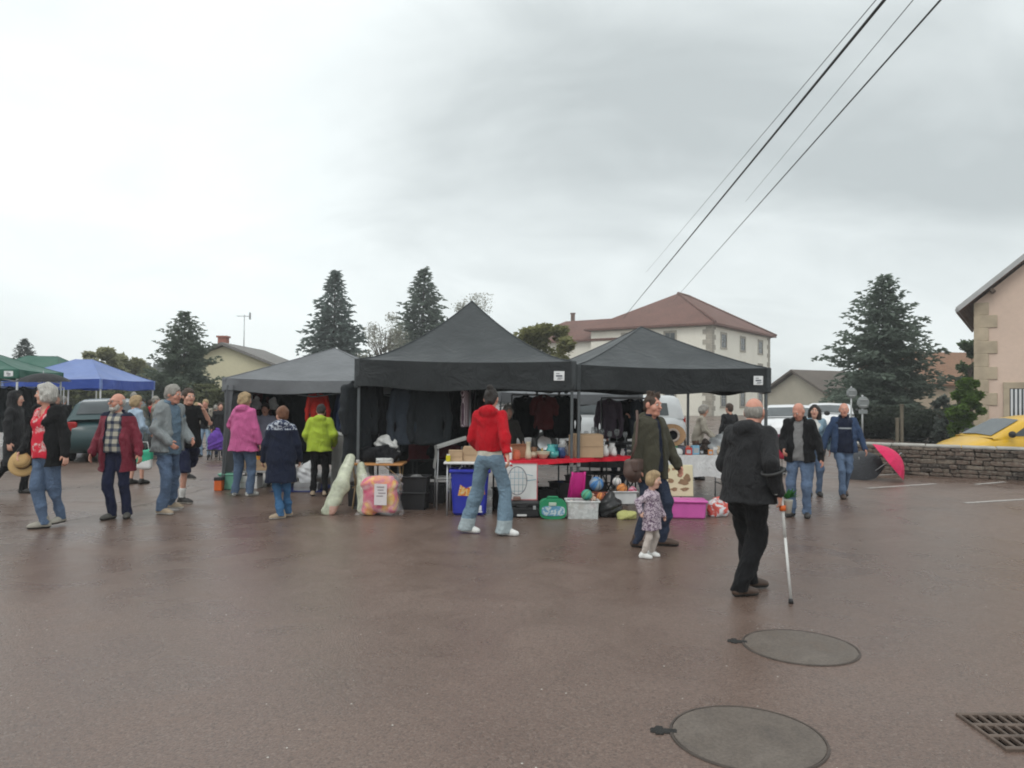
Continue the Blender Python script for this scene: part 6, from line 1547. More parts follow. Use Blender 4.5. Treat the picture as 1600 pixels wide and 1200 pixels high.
# sticker panel
pn = thing('picture_panel', 'cream picture panel with brown printed animals above the pink box', 'panel', (P(1060, 776, 10.7).x, 10.75, .25), rad(4)); pn.rotation_euler = (rad(-6), 0, rad(4))
b = MB(); b.box((0, 0, .22), (.45, .02, .44), None, 0, .008); b.build('board', mat('cream_board', (.6, .55, .36), .6, .08), pn)
br = mat('print_brown', (.24, .15, .08), .6, .3, 20)
for i, (x, z, r_, e) in enumerate(((-.14, .36, .035, 1), (-.05, .38, .03, .7), (-.1, .22, .04, 1), (.08, .2, .07, .6), (.14, .26, .05, 1), (-.05, .1, .05, .45), (.1, .1, .06, .4), (.02, .3, .025, 1), (-.17, .12, .03, 1))):
    m1 = MB().prism([(x+r_*math.cos(a)*(1+.25*math.sin(3*a+i)), z+r_*e*math.sin(a)*(1+.25*math.sin(2*a+i))) for a in [2*PI*k/14 for k in range(14)]], 1, -.014, -.0105); m1.build('printed_animal', br, pn)
# pink lidded box
pk = thing('pink_box', 'pink plastic storage box with lid', 'box', (P(1077, 806, 10.35).x, 10.5, 0), rad(-4))
b = MB(); b.box((0, 0, .11), (.48, .32, .22), None, 0, .02, .93); b.build('box_body', magenta, pk)
b = MB(); b.box((0, 0, .232), (.52, .36, .035), None, 0, .012); b.build('lid', magenta, pk)
sack('clear bag with red and white things beside the pink box', (P(1126, 800, 10.5).x, 10.65, 0), .16, .13, .24, splotch('red_white_bag', (.5, .08, .06), (.55, .55, .56), 9), seed=4, group='bags on the ground')
# pink and orange toy bag
tg_ = thing('toy_bag', 'big clear plastic bag of pink and orange cushions with white label', 'bag', (P(591, 814, 10.3).x, 10.42, 0), rad(-4))
F = Field(.01); F.add(_box((0, 0, .27), (.24, .13, .25), None, .1), .03); F.add(_ell((-.05, 0, .42), (.16, .11, .13)), .05)
F.fold = lambda X, Y, Z: .012*(np.sin(14*X+6*np.sin(7*Z))+np.sin(15*Z+9*X))
pmt = MT('pink_orange_cloth'); f = pmt.noise(3.4, 2, dist=1.2); pmt.col(pmt.ramp(f, [(.36, (.6, .04, .14)), (.45, (.62, .16, .2)), (.52, (.72, .25, .06)), (.6, (.75, .5, .1)), (.7, (.6, .08, .14))])); pmt.rough(.8)
F.build('cushions', pmt.m, tg_)
F = Field(.013); F.add(_box((.01, 0, .28), (.275, .155, .275), None, .09), .03); F.add(_cone((.16, 0, .4), (.27, .02, .52), .08, .04), .04); F.add(_cone((.2, 0, .1), (.3, .02, .02), .08, .04), .04); F.add(_cone((-.2, 0, .1), (-.28, -.03, .0), .08, .04), .04)
F.fold = lambda X, Y, Z: .013*(np.sin(22*X+9*np.sin(8*Z))*.8+np.sin(24*Z-15*X)); F.cut = [lambda X, Y, Z: -Z]
F.build('plastic_film', clear_plastic('bag_film', (.9, .88, .88), .16, .12), tg_)
b = MB(); b.box((.05, -.185, .3), (.17, .006, .28), RX(-.03), 0, .001); lb = b.build('paper_label', mat('paper_white', (.62, .58, .58), .7, .05), tg_)
ink = mat('print_grey', (.25, .2, .22), .7)
for k, (x, z, w_3) in enumerate(((0, .1, .1), (0, .06, .08), (.02, .02, .1), (-.01, -.02, .09), (.0, -.1, .03))):
    b = MB(); b.box((.05+x, -.1895, .3+z), (w_3, .003, .012 if k < 4 else .03), RX(-.03)); b.build('print', ink, lb)
# leaning wrapped rolls
def roll(label, top, bot, Y, w, th, m, m2):
    a = P(*bot, Y); c = P(*top, Y+.35); t = thing('wrapped_roll', label, 'wrapped roll', (a.x, Y, 0), 0, 'leaning wrapped rolls'); F = Field(.012)
    v = Vector((c.x-a.x, .35, c.z)); mid = v*.5+Vector((.03, -.05, 0))
    F.add(_cone((0, 0, th), tuple(mid), w, w*1.15, th/w), .03); F.add(_cone(tuple(mid), tuple(v), w*1.15, w*.7, th/w), .05)
    F.fold = lambda X, Y, Z: .004*(np.sin(34*X+8*Z+5*np.sin(6*Z))+.7*np.sin(16*Z+22*X)); F.cut = [lambda X, Y, Z: -Z]
    F.build('wrapped_body', [m, m2], t, lambda cc: ((cc[:, 2] < .12) & (cc[:, 0] > .02)).astype(int)); return t
film = mat('green_white_film', (.42, .44, .33), .25, .3, 12, .4, 25, spec=.6); film2 = mat('film_pink', (.5, .3, .24), .3, .3, 14)
roll('tall pale green wrapped roll leaning against the dark coats', (547, 716), (513, 810), 10.4, .095, .05, film, film2)
roll('shorter pale wrapped roll behind the pink toy bag', (564, 728), (568, 806), 10.55, .085, .06, film, mat('film_plain', (.5, .5, .44), .25, .2))
# dark crates and goods inside the central tent
for i, (px, Y, z0, w, h) in enumerate(((645, 10.9, 0, .36, .24), (648, 10.9, .245, .34, .22), (668, 11.6, 0, .5, .28), (560, 11.2, 0, .3, .3))):
    tt = tub(('black crate on the ground right of the pink toy bag', 'black crate stacked on another right of the toy bag', 'wide black crate farther inside the central tent', 'black crate behind the leaning rolls')[i], px, 800, Y, w, .3, h, blackp, rnd.uniform(-6, 6)); tt.location.z = z0
    sack(('dark clothes stuffed into the lower black crate', 'grey rags heaped in the upper black crate', 'dark clothes heaped in the wide black crate', 'dark clothes in the crate behind the rolls')[i], (tt.location.x, tt.location.y, z0+h*.3), w*.4, .11, h*.85, (char, cloth('rag_grey', (.2, .2, .2)), blk, char)[i], 'clothes_heap', 'clothes', i, neck=False, group='clothes heaped in crates')
sack('white crumpled shirt lying on dark clothes above the wooden table', (P(603, 690, 11.35).x, 11.4, .82), .16, .12, .2, whitec, 'crumpled_shirt', 'clothing', 6, amp=.02)
sack('heap of black clothes on the wooden table', (P(590, 722, 11.1).x, 11.2, T4.z), .3, .18, .26, blk, 'clothes_heap', 'clothes', 7, neck=False, amp=.02)
pile('white folded shirts on the wooden table', (P(600, 722, 10.95).x, 11.0, T4.z), .24, .16, .07, whitec, 'folded_shirts', 3, .1, 'clothing')
t7 = table('dark table with clothes inside the central tent', (P(640, 700, 12.1).x, 12.1), 0, 1.2, .6, .62, blackp, blackp)
for i, (dx_, w, mm, nm) in enumerate(((.25, .2, blk, 'black'), (.6, .22, maro, 'maroon'), (.95, .18, cloth('pale_yellow_cloth', (.4, .4, .2)), 'pale yellow'))):
    sack('%s clothes heaped on the dark table inside the central tent' % nm, (P(640, 700, 12.1).x+dx_, 12.35, .62), w, .16, .26 if i < 2 else .16, mm, 'clothes_heap', 'clothes', i+9, neck=False, group='clothes heaped in crates')
# goods on the red table
def turned(name, label, cat, loc, prof, m, n=18, extra=None, group='crockery on the red table'):
    t = thing(name, label, cat, tuple(loc), rnd.uniform(0, 6), group); b = MB(); b.lathe(prof, n=n); b.build('body', m, t)
    b = MB(); r_, z_ = prof[-1]; b.lathe([(max(.004, r_*.82), z_-.004), (r_*1.02, z_-.002), (r_*1.05, z_+.004), (max(.004, r_*.84), z_+.006)], n=n); b.build('rim', m, t)
    if extra:
        b = MB(); b.tube(extra, .007, 6); b.build('handle', m, t)
    return t
vg = mat('cream_ceramic', (.55, .5, .36), .3, .15, spec=.6); wt = mat('white_ceramic', (.66, .66, .64), .25, .06, spec=.6); teal = mat('teal_glass', (.04, .32, .31), .1, .2, spec=.8); blu = mat('navy_glass', (.015, .05, .16), .1, .2, spec=.8); clr = clear_plastic('clear_glass', (.8, .84, .84), .35, .05); org = mat('red_jam', (.5, .12, .06), .3)
vase = [(.028, 0), (.04, .02), (.045, .07), (.03, .12), (.026, .16), (.036, .2)]
turned('candle', 'tall white candle at the left end of the red table', 'candle', red_at(.03, .2), [(.022, 0), (.02, .02), (.02, .15), (.017, .17), (.004, .175)], whitep)
turned('glass_jar', 'glass jar with red contents beside the white candle', 'jar', red_at(.085, .25), [(.05, 0), (.052, .01), (.052, .09), (.04, .12), (.042, .13)], org)
turned('vase', 'cream patterned vase in front of the wooden board', 'vase', red_at(.165, .2), [(.034, 0), (.048, .03), (.04, .1), (.028, .15), (.03, .22), (.038, .24)], vg)
item('wooden_board', 'brown wooden board standing behind the cream vase', 'board', red_at(.17, .62), [('panel', S1(('box', (0, 0, .1), (.28, .03, .2), RX(-.12), 0, .006)), mat('brown_panel', (.3, .13, .06), .5, .2)), ('moulding', S1(('box', (0, -.012, .195), (.3, .03, .015), RX(-.12), 0, .004)), mat('brown_panel', (.3, .13, .06)))], rad(32))
turned('bowl', 'cream pleated bowl between the vase and the teal glass', 'bowl', red_at(.285, .22), [(.035, 0), (.05, .015), (.085, .06), (.1, .1)], vg)
turned('teacup', 'cream cup standing just behind the pleated bowl', 'cup', red_at(.27, .5), [(.03, 0), (.045, .02), (.055, .08)], vg, extra=[(.05, 0, .07), (.085, 0, .06), (.08, 0, .03), (.045, 0, .02)])
turned('glass_vase', 'teal glass vase, taller of the teal pieces', 'vase', red_at(.375, .35), [(.05, 0), (.07, .04), (.07, .12), (.05, .16), (.06, .19)], teal)
turned('glass_bowl', 'teal glass bowl in front of the taller teal vase', 'bowl', red_at(.36, .18), [(.05, 0), (.075, .04), (.08, .1)], teal)
turned('glass_jug', 'navy glass jug beside the tent leg', 'jug', red_at(.43, .2), [(.045, 0), (.065, .05), (.05, .12), (.055, .15)], blu, extra=[(.055, 0, .13), (.1, 0, .11), (.09, 0, .05), (.06, 0, .04)])
turned('glass_jug', 'teal blue glass pot behind the navy jug', 'jug', red_at(.44, .55), [(.05, 0), (.07, .06), (.055, .15), (.06, .18)], mat('petrol_glass', (.02, .2, .25), .1, .2, spec=.8))
cb = red_at(.645, .25); boxcard('large cardboard box standing on the red table', cb, .44, .3, .32, rad(12))
for i, (u, v, h_, m_, nm) in enumerate(((.8, .2, .16, wt, 'white pot with lid right of the large cardboard box'), (.84, .5, .2, clr, 'clear glass carafe right of the large cardboard box'), (.88, .2, .12, wt, 'white cup near the right end of the red table'), (.92, .45, .18, wt, 'white vase near the olive jacket on the red table'), (.96, .2, .1, clr, 'clear glass at the right end of the red table'), (.79, .7, .22, wt, 'tall white pitcher behind the white pot'), (.9, .75, .2, clr, 'tall clear glass behind the white vase'), (.55, .75, .24, clr, 'clear glass vase left behind the cardboard box'))):
    turned('pot' if m_ is wt else 'glass_vessel', nm, 'crockery', red_at(u, v), [(h_*.3, 0), (h_*.38, h_*.2), (h_*.36, h_*.6), (h_*.22, h_*.8), (h_*.26, h_)], m_, 14)
# glasses on a shelf table behind
tS = table('black table with stemmed glasses behind the red table', (P(888, 690, 13.0).x, 13.0), rad(3), 1.3, .5, .86, blackp, blackp, name='display_table')
for i in range(7):
    px = 905+i*12; q = P(px, 680, 13.1)
    t = thing('stemmed_glass', 'clear stemmed glass %s on the black table' % ('at the left end', 'second from left', 'third from left', 'in the middle of the row', 'third from right', 'second from right', 'at the right end')[i], 'glass', (q.x, 13.12+.1*(i % 2), .865), 0, 'stemmed glasses'); s_ = rnd.uniform(.9, 1.3)
    b = MB(); b.lathe([(.035*s_, 0), (.034*s_, .004), (.006, .01), (.006, .08*s_)], n=12); b.build('stem', clr, t); b = MB(); b.lathe([(.006, .08*s_), (.04*s_, .11*s_), (.045*s_, .16*s_), (.036*s_, .2*s_)], n=12); b.build('bowl', clr, t)
sack('heap of black bags on the black table behind the teal glass', (P(880, 690, 12.7).x, 12.8, .5), .3, .2, .32, blk, 'bag_heap', 'bags', 12, neck=False)
for i in range(3):
    px = (918, 945, 968)[i]; t = thing('folding_chair', ('dark folding chair under the left part of the red table', 'dark folding chair under the cardboard box', 'dark folding chair left of the olive jacket')[i], 'chair', (P(px, 760, 12.0).x, 12.0, 0), rad(20*i-15), 'dark folding chairs')
    for x in (-.2, .2):
        for y0, y1 in ((-.2, .2), (.2, -.2)):
            b = MB(); b.tube([(x, y0, 0), (x, y1, .45)], .012, 6); b.build('leg', blackp, t)
        b = MB(); b.tube([(x, .2, .45), (x, .26, .66)], .012, 6); b.build('back_post', blackp, t)
    b = MB(); b.box((0, 0, .45), (.4, .4, .03), None, 0, .01); b.build('seat', blackp, t); b = MB(); b.box((0, .24, .58), (.4, .02, .14), RX(-.2), 0, .008); b.build('backrest', blackp, t)
# cat house and soft toys on the white cloth table
ch = thing('cat_house', 'domed cat house with round black entrance on the white cloth table', 'cat house', (P(1050, 690, 11.8).x, 11.85, T3.z+.13), rad(-8))
def dome(u, v):
    a = PI*u; x = .21*math.cos(a)*1.0; z = .0+.33*math.sin(a)**.8; return (x, -.16+.34*v, z)
b = MB(); b.grid(dome, 20, 6); b.build('shell', cloth('speckled_fleece', (.17, .14, .13), .6, .5, 40), ch)
n_ = 24
def ring_face(m_in, m_out, y, col, nm):
    b = MB(); vs = []
    for k in range(n_):
        a = 2*PI*k/n_; vs.append((.085*math.cos(a)+.01, y-.012, .17+.085*math.sin(a)))
    for k in range(n_):
        a = 2*PI*k/n_; x = .205*math.cos(a); z = max(.0, .17+.17*math.sin(a)); vs.append((x, y, z))
    b.add(vs, [(k, (k+1) % n_, n_+(k+1) % n_, n_+k) for k in range(n_)]); b.build(nm, col, ch)
ring_face(0, 0, -.165, cloth('tan_fleece', (.4, .25, .14)), 'front_panel')
b = MB(); b.tube([(.01+.088*math.cos(a), -.18, .17+.088*math.sin(a)) for a in [2*PI*k/24 for k in range(25)]], .018, 7); b.build('entrance_trim', cloth('pale_trim', (.42, .36, .32)), ch)
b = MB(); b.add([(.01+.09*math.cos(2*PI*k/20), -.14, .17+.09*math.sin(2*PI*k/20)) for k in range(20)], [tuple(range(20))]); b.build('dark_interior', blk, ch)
b = MB(); b.box((0, .0, -.065), (.46, .36, .13), None, 0, .03); b.build('cushion_base', cloth('slate_base', (.1, .11, .14)), ch)
sack('white cloth heap in front of the cat house', (P(1050, 710, 11.6).x, 11.62, T3.z+.01), .16, .08, .13, whitec, 'cloth_heap', 'cloth', 14, neck=False)
pc = [('coral pink soft toy on the white cloth table', (.45, .14, .1), 1072, .1), ('brown dog soft toy behind the coral one', (.09, .05, .035), 1086, .16), ('dusty rose soft toy right of the coral one', (.42, .2, .2), 1092, .1), ('beige soft toy at the right of the cloth table', (.42, .34, .25), 1118, .1), ('dark brown soft toy at the back of the cloth table', (.04, .03, .025), 1100, .18), ('pale grey soft toy in front of the brown dog', (.5, .5, .5), 1104, .08)]
for i, (lab, c, px, s_) in enumerate(pc): plush(lab, (P(px, 705, 11.8).x, 11.66+.12*(i % 3), T3.z+.012), s_*1.1, mat('plush_%d' % i, c, .9, .2), rad(-30+25*i))
sack('white plastic bags heaped behind the soft toys', (P(1122, 700, 12.6).x, 12.6, .62), .3, .2, .38, mat('white_bag_film', (.6, .61, .62), .4, .15, 10, .4), 'bag_heap', 'bags', 15, amp=.02)
table('dark table behind the white cloth table', (P(1060, 700, 12.5).x, 12.45), rad(5), 1.2, .6, .62, blackp, blackp)
# grey tent goods
item('green_crate', 'mint green crate at the corner of the grey tent', 'crate', (P(357, 770, 13.05).x, 13.1, 0), [('box', S1(('box', (0, 0, .13), (.3, .25, .26), None, 0, .015, .92)), mat('mint_plastic', (.16, .42, .3), .5)), ('rim', S1(('box', (0, 0, .26), (.33, .28, .03), None, 0, .01)), mat('mint_plastic', (.16, .42, .3)))], rad(5))
item('leg_weight', 'orange and black weight at the foot of the grey tent leg', 'weight', (P(341, 770, 12.85).x, 12.88, 0), [('block', S1(('box', (0, 0, .09), (.13, .13, .18), None, 0, .012)), mat('orange_plastic', (.62, .12, .02), .5)), ('collar', S1(('box', (0, 0, .2), (.14, .14, .06), None, 0, .01)), blackp)], rad(3))
boxcard('open cardboard box on the low grey table', (P(402, 745, 13.4).x, 13.45, .3), .42, .28, .17, rad(4))
boxcard('white carton under the low grey table', (P(385, 770, 13.1).x, 13.35, 0), .3, .25, .2, rad(-5), whitep)
sack('yellow and orange cloth in the open cardboard box', (P(398, 738, 13.4).x, 13.45, .4), .13, .1, .16, splotch('yellow_orange', (.6, .2, .03), (.6, .42, .05), 12), 'cloth_heap', 'cloth', 16, neck=False)
sack('white plastic bag on the ground beside the lime jacket person', (P(478, 760, 13.0).x, 13.1, .12), .16, .12, .36, mat('white_bag_film', (.6, .61, .62)), 'plastic_bag', 'bag', 17)
boxcard('grey shoe box under the white plastic bag', (P(478, 770, 13.0).x, 13.1, 0), .4, .3, .12, rad(3), mat('grey_card', (.3, .3, .3), .8))
b = MB(); A_ = P(425, 772, 12.9); b.grid(lambda u, v: (A_.x+.85*u, 12.75+1.2*v, .006+.006*math.sin(u*20)*math.sin(v*14)), 24, 14); tag(b.build('ground_sheet', mat('blue_tarp', (.02, .03, .13), .5, .2)), 'dark blue ground sheet at the front of the grey tent', 'ground sheet')
sack('black handbag on the grey cloth counter', (P(538, 690, 12.8).x, 12.85, .93), .1, .08, .16, blkc, 'handbag', 'bag', 18); sack('white cloth on the grey cloth counter', (P(527, 688, 12.8).x, 12.8, .93), .1, .07, .1, whitec, 'cloth_heap', 'cloth', 19, neck=False)
# ------------------------------------------------------------------ carried things
def strap(label, pts, m, r=.012): pass
# straw hat / basket on the arm of the floral blouse woman
hp = P(38, 722, 9.1); hat = thing('straw_hat', 'round straw hat held at the side of the floral blouse woman', 'hat', tuple(hp), 0); hat.rotation_euler = (rad(62), rad(18), 0)
stm = MT('straw'); w_ = stm.n('ShaderNodeTexWave'); w_.wave_type = 'RINGS'; w_.rings_direction = 'Z'; w_.inputs['Scale'].default_value = 26; w_.inputs['Distortion'].default_value = 1.5; stm.l(stm.tc.outputs['Object'], w_.inputs['Vector']); stm.col(stm.ramp(w_.outputs[0], [(.2, (.36, .22, .08)), (.8, (.56, .38, .17))])); stm.rough(.8); stm.bump(w_.outputs[0], .5, .01); stm = stm.m
b = MB(); b.lathe([(.175, -.02), (.178, -.005), (.15, .012), (.1, .02), (.095, .06), (.085, .1), (.05, .115), (.001, .118)], n=30); b.build('brim_and_crown', stm, hat)
b = MB(); b.lathe([(.101, .022), (.1, .045), (.097, .045), (.098, .022)], n=30); b.build('hat_band', cloth('brown_band', (.12, .07, .04)), hat)
# shoulder bag of the man in the olive jacket
sb = thing('shoulder_bag', 'brown leather shoulder bag behind the olive jacket man', 'bag', tuple(P(990, 735, 8.25)), rad(60)); F = Field(.009); F.add(_ell((0, 0, 0), (.17, .085, .13)), .02); F.add(_box((0, 0, .03), (.14, .07, .09), None, .04), .03)
F.fold = lambda X, Y, Z: .004*(np.sin(30*X+10*Z)+np.sin(26*Z)); F.build('pouch', mat('bag_leather', (.085, .05, .04), .5, .25, 8), sb)
F = Field(.009); F.add(_box((0, -.05, .06), (.145, .045, .07), None, .03), .02); F.build('flap', mat('bag_leather', (.085, .05, .04)), sb)
b = MB(); q = Vector((0, 0, .1)); b.tube([(.1, 0, .09), (.12, .0, .3), (.08, -.02, .52), (-.02, -.04, .64)], .014, 6); b.tube([(-.1, 0, .09), (-.09, -.06, .3), (-.06, -.06, .52), (-.02, -.04, .64)], .014, 6); b.build('strap', mat('bag_leather', (.085, .05, .04)), sb)
# crutch
hL = p_crutch['arms'][1][2]; hnd = p_crutch['wp']((hL.x, hL.y-.06, hL.z-.02)); tip = G(1236, 943)
crt = thing('forearm_crutch', 'white forearm crutch with orange collar and black tip', 'crutch', tuple(tip), 0)
dv = hnd-tip
b = MB(); b.tube([(0, 0, .02), tuple(dv*.62)], .0115, 8); b.build('lower_tube', mat('crutch_white', (.62, .62, .6), .4), crt)
b = MB(); b.tube([tuple(dv*.6), tuple(dv*1.02)], .014, 8); b.build('upper_tube', mat('crutch_white', (.62, .62, .6)), crt)
b = MB(); b.tube([(0, 0, 0), tuple(dv*.045)], [.02, .015], 10); b.build('rubber_tip', blackp, crt)
b = MB(); b.tube([tuple(dv*.84), tuple(dv*.89)], .026, 10); b.build('orange_collar', mat('orange_plastic', (.62, .12, .02)), crt)
side = (p_crutch['wp']((hL.x, hL.y+.12, hL.z))-hnd).normalized()
b = MB(); b.tube([tuple(dv), tuple(dv+side*.1)], .017, 8); b.build('hand_grip', mat('grip_grey', (.35, .34, .32), .7), crt)
eL = p_crutch['arms'][1][1]; cw = p_crutch['wp'](hL.lerp(eL, .72))-tip; ax = (p_crutch['wp'](eL)-p_crutch['wp'](hL)).normalized(); x_ = ax.cross(Vector((0, 0, 1))).normalized(); y_ = ax.cross(x_)
b = MB(); b.tube([tuple(dv), tuple(dv.lerp(cw, .5)+Vector((.02, .06, -.03))), tuple(cw+y_*.085)], .011, 8); b.tube([tuple(cw+(x_*math.cos(a)+y_*math.sin(a))*.085) for a in [k*.45 for k in range(12)]], .012, 6); b.build('forearm_cuff', mat('cuff_black', (.03, .03, .03), .6), crt)
# plant pot bag carried in the same hand
pbag = thing('potted_plant', 'small green plant in a wrapped pot carried beside the crutch', 'plant', tuple(hnd+Vector((.06, .03, -.1))), 0)
b = MB(); b.lathe([(.03, -.06), (.042, .04), (.046, .045), (.036, .04)], n=14); b.build('pot', mat('pot_white', (.5, .48, .42), .5), pbag)
b = MB(); r2 = random.Random(2)
for k in range(26):
    a = r2.uniform(0, 6.28); l_ = r2.uniform(.05, .12); d_ = Vector((math.cos(a), math.sin(a), r2.uniform(.3, 1.6))).normalized(); p0 = Vector((0, 0, .05)); q = d_.cross(Vector((0, 0, 1))).normalized()*.018
    b.add([p0, p0+d_*l_*.6+q, p0+d_*l_, p0+d_*l_*.6-q], [(0, 1, 2, 3)])
b.build('leaves', leafm('pot_leaves', (.04, .16, .04)), pbag)
# tote of the blond woman, purple bag, trolley bag at right
tb_ = thing('tote_bag', 'green and white shopping bag beside the burgundy jacket man', 'bag', tuple(P(226, 718, 13.2)), rad(10)); F = Field(.012); F.add(_box((0, 0, 0), (.13, .06, .17), None, .05), .03); F.fold = lambda X, Y, Z: .008*np.sin(25*X+14*Z)
F.build('sack', [mat('bag_green', (.03, .34, .2), .5), whitep], tb_, lambda c: (c[:, 2] < -.03+.3*c[:, 0]).astype(int)); b = MB(); b.tube([(-.07, 0, .15), (-.04, 0, .3), (.04, 0, .3), (.07, 0, .15)], .008, 6); b.build('handle', whitep, tb_)
sack('purple bag on the ground beside the grey tent curtain', (P(337, 705, 19).x, 19.0, .25), .2, .15, .5, cloth('purple_cloth', (.12, .05, .3)), 'holdall', 'bag', 21); item('stool', 'small stool under the purple bag beside the grey tent', 'stool', (P(337, 705, 19).x, 19, 0), [('seat', S1(('box', (0, 0, .24), (.36, .3, .03), None, 0, .01)), blackp)]+[('leg', S1(('tube', [(x, y, 0), (x*.8, y*.8, .23)], .013, 6)), blackp) for x in (-.15, .15) for y in (-.12, .12)])
tr = thing('shopping_trolley', 'two wheeled trolley with red bag beside the man looking down', 'trolley', (P(1220, 735, 16.5).x, 16.5, 0), rad(15))
F = Field(.014); F.add(_box((0, 0, .62), (.16, .11, .26), None, .06), .03); F.fold = lambda X, Y, Z: .008*np.sin(22*X+12*Z); F.build('bag_body', [cloth('trolley_red', (.4, .02, .05)), cloth('trolley_maroon', (.12, .02, .05))], tr, lambda c: (c[:, 2] > .62).astype(int))
b = MB(); b.tube([(-.12, .13, .1), (-.12, .16, 1.0), (.12, .16, 1.0), (.12, .13, .1)], .01, 6); b.tube([(-.14, -.1, .06), (-.14, .12, .1), (.14, .12, .1), (.14, -.1, .06), (-.14, -.1, .06)], .01, 6); b.tube([(-.14, -.1, .34), (-.14, -.1, 0)], .01, 6); b.tube([(.14, -.1, .34), (.14, -.1, 0)], .01, 6); b.build('frame', steelg, tr)
for x in (-.17, .17):
    b = MB(); b.lathe([(.001, -.012), (.08, -.012), (.085, 0), (.08, .012), (.001, .012)], (x, .13, .085), 16, R=RY(PI/2)); b.build('wheel', blackp, tr)
# shoulder bag of the white shirt person
sack('dark shoulder bag of the person in the white shirt', tuple(p_white['wp']((.24, .08, .78))), .1, .06, .3, navyc, 'shoulder_bag', 'bag', 23, vox=.018)
# ------------------------------------------------------------------ umbrellas
def umbrella(label, loc, R_, depth, m, rib_m, rot, pole=.75, sides=8, name='umbrella', handle=True):
    t = thing(name, label, 'umbrella', tuple(loc), 0, 'umbrellas'); t.rotation_euler = rot
    for k in range(sides):
        a0, a1 = 2*PI*k/sides, 2*PI*(k+1)/sides
        def fn(u, v):
            a = a0+(a1-a0)*u; rr_ = R_*v*(1-.06*math.sin(PI*u)*v); z = depth*(1-(v)**2.0)-.0+.02*math.sin(PI*u)*v*R_*.4
            return (rr_*math.cos(a), rr_*math.sin(a), z)
        b = MB(); b.grid(fn, 6, 8); pn_ = b.build('canopy_panel', m, t)
        b = MB(); b.tube([(R_*v*math.cos(a0), R_*v*math.sin(a0), depth*(1-v*v)-.008) for v in [i/6 for i in range(7)]], .004, 4); b.build('rib', rib_m, t)
        b = MB(); b.tube([(0, 0, depth*.3), (R_*.5*math.cos(a0), R_*.5*math.sin(a0), depth*.74)], .003, 4); b.build('strut', rib_m, t)
    b = MB(); b.tube([(0, 0, depth+.06), (0, 0, depth-pole)], .008, 6); b.build('shaft', steelg, t)
    b = MB(); b.tube([(0, 0, depth-pole+.02), (0, 0, depth-pole-.06), (.03, 0, depth-pole-.1), (.06, 0, depth-pole-.06)], .014, 6); b.build('handle', blackp, t)
    return t
def aim(v): return Vector(v).to_track_quat('Z', 'Y').to_euler()
u1 = P(1376, 716, 15.9)
umbrella('open pink red umbrella lying against the stone wall', (u1.x-.0, 15.6, .38), .46, .26, cloth('pink_umbrella', (.62, .02, .1), rough=.6), steelg, aim((.72, -.3, .62)), .72)
u2 = P(1358, 722, 15.6)
umbrella('open dark grey umbrella lying beside the pink one', (u2.x, 16.0, .26), .46, .2, cloth('grey_umbrella', (.04, .042, .047), rough=.6), steelg, aim((-.35, -.55, .75)), .6)
uh = p_umb['wp']((-.16, -.27, 1.2)); umbrella('open black umbrella held up behind the floral blouse woman', (P(68, 600, uh.y).x, uh.y, P(68, 596, uh.y).z), .62, .2, cloth('black_umbrella', (.015, .015, .017), rough=.6), steelg, (rad(3), 0, 0), .78)

for i, (px, lab) in enumerate(((401, 'white cap on the rail behind the pink jacket'), (427, 'white scarf on the rail above the navy coat'))):
    sack(lab, tuple(P(px, 640, 14.3)), .08, .05, .22, whitec, 'hung_scarf', 'clothing', 30+i)

# more clutter under and behind the red table
rail('clothes rail behind the cardboard box in the right black tent', (P(940, 600, 13.75).x, 13.75), (P(1008, 600, 13.75).x, 13.75), 1.62)
for i, (px, mm, lab) in enumerate(((952, cloth('mauve_fabric', (.12, .09, .12)), 'mauve top hanging left of the seller in black'), (985, blk, 'black jacket hanging right of the seller in black'), (1000, navy_g, 'slate jacket hanging at the right end behind the olive man'))):
    hang('jacket', lab, (P(px, 600, 13.8).x, 13.8+.02*i, 1.56), rad(30*i-20), mm, scale=.9)
for i in range(6):
    u = .12+.15*i; q = red_at(u, .75, 0); w_4 = (.28, .24, .3, .22, .26, .24)[i]; h_4 = (.3, .38, .26, .34, .42, .3)[i]
    t = tub('black crate under the red table, %s from the left' % ('first', 'second', 'third', 'fourth', 'fifth', 'sixth')[i], 800, 800, 12, w_4, .26, h_4, blackp, 32); t.location = (q[0]-.05, q[1]+.12, 0)
    sack('dark cloth heaped in the %s crate under the red table' % ('first', 'second', 'third', 'fourth', 'fifth', 'sixth')[i], (q[0]-.05, q[1]+.12, h_4*.3), w_4*.4, .1, h_4*.85, (char, maro, blk, navyf, char, cloth('rag_grey', (.2, .2, .2)))[i], 'clothes_heap', 'clothes', 40+i, neck=False, group='clothes heaped in crates')
rr = random.Random(12)
cols = [('red', (.5, .05, .04)), ('mustard', (.5, .33, .06)), ('white', (.65, .65, .63)), ('sky blue', (.2, .4, .55)), ('dark green', (.04, .16, .08)), ('brown', (.2, .1, .05)), ('black', (.02, .02, .02)), ('silver', (.45, .45, .46)), ('pink', (.55, .25, .3)), ('orange', (.6, .22, .04))]
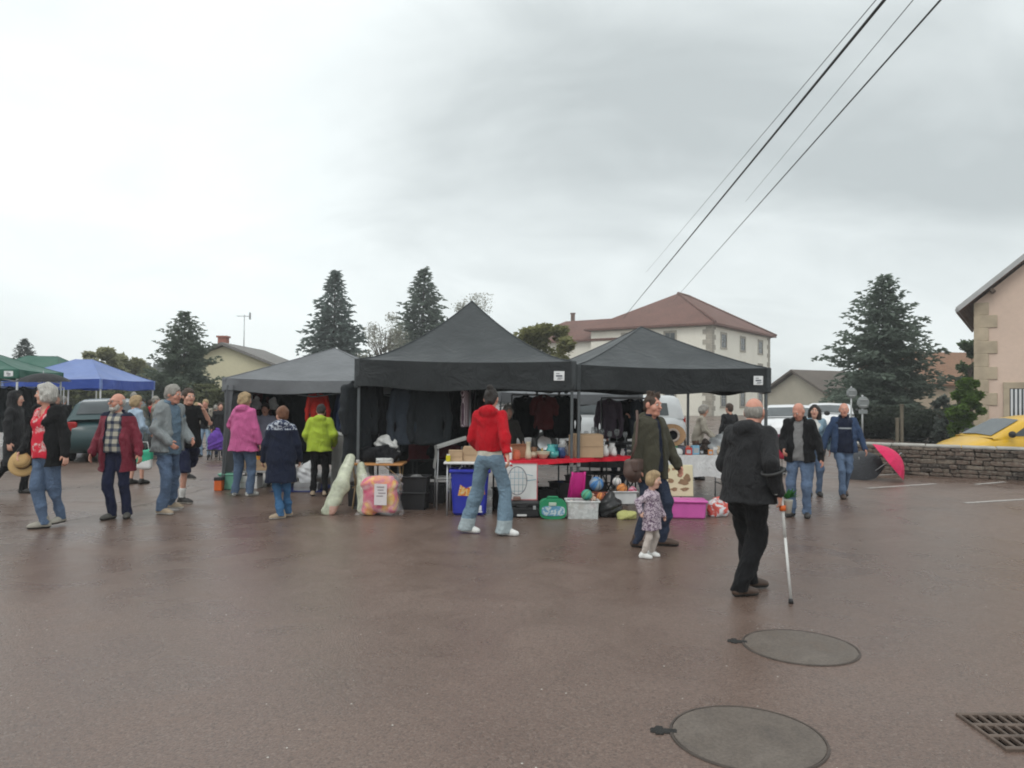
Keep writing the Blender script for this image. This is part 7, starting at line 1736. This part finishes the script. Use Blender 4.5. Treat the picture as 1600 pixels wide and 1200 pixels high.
for i in range(20):
    nm, c = cols[i % 10]; first = i < 10; u = .08+.88*((i*7) % 20)/20; v = .68+.2*((i*3) % 5)/5 
    h_ = rr.uniform(.06, .15); m_ = mat('ware_'+nm.replace(' ', '_'), c, .35, .15)
    prof = [[(h_*.35, 0), (h_*.4, h_*.3), (h_*.3, h_*.8), (h_*.33, h_)], [(h_*.22, 0), (h_*.24, h_*.6), (h_*.1, h_*.8), (h_*.1, h_)], [(h_*.3, 0), (h_*.55, h_*.5), (h_*.6, h_*.55)]][i % 3]
    turned(('mug', 'bottle', 'dish')[i % 3], 'small %s %s in the back row of the red table' % (nm, ('mug', 'bottle', 'dish')[i % 3]) if first else 'small %s %s at the back edge of the red table' % (nm, ('mug', 'bottle', 'dish')[i % 3]), ('mug', 'bottle', 'dish')[i % 3], red_at(u, v), prof, m_, 12, group='small wares on the red table')
for i in range(8):
    nm, c = cols[(i*3+1) % 10]; px = 1040+i*11; h_ = rr.uniform(.07, .14)
    item('boxed_toy', 'small %s boxed toy on the white cloth table, %s' % (nm, ('by the cat house', 'beside the white cloth', 'near the coral soft toy', 'left of the brown dog', 'behind the coral soft toy', 'right of the brown dog', 'near the beige soft toy', 'at the right end')[i]), 'toy', (P(px, 705, 11.75).x, 11.6+.06*(i % 3), T3.z+.012), [('carton', S1(('box', (0, 0, h_/2), (h_*.9, .05, h_), None, 0, .004)), mat('ware_'+nm.replace(' ', '_'), c, .35)), ('window', S1(('box', (0, -.027, h_*.45), (h_*.6, .006, h_*.5))), mat('toy_window', (.4, .42, .44), .2))], rr.uniform(-.4, .4), 'boxed toys')
# damp air over the square
hz_ = MB(); hz_.box((0, 140, 14), (670, 390, 32)); hm = bpy.data.materials.new('damp_air'); hm.use_nodes = True; ht = hm.node_tree; ht.nodes.remove(ht.nodes['Principled BSDF'])
pv = ht.nodes.new('ShaderNodeVolumePrincipled'); pv.inputs['Color'].default_value = (.93, .96, .97, 1); pv.inputs['Density'].default_value = .0014; pv.inputs['Anisotropy'].default_value = .2; ht.links.new(pv.outputs[0], ht.nodes['Material Output'].inputs['Volume'])
tag(hz_.build('haze', hm), 'thin damp haze in the air over the square', kind='stuff')
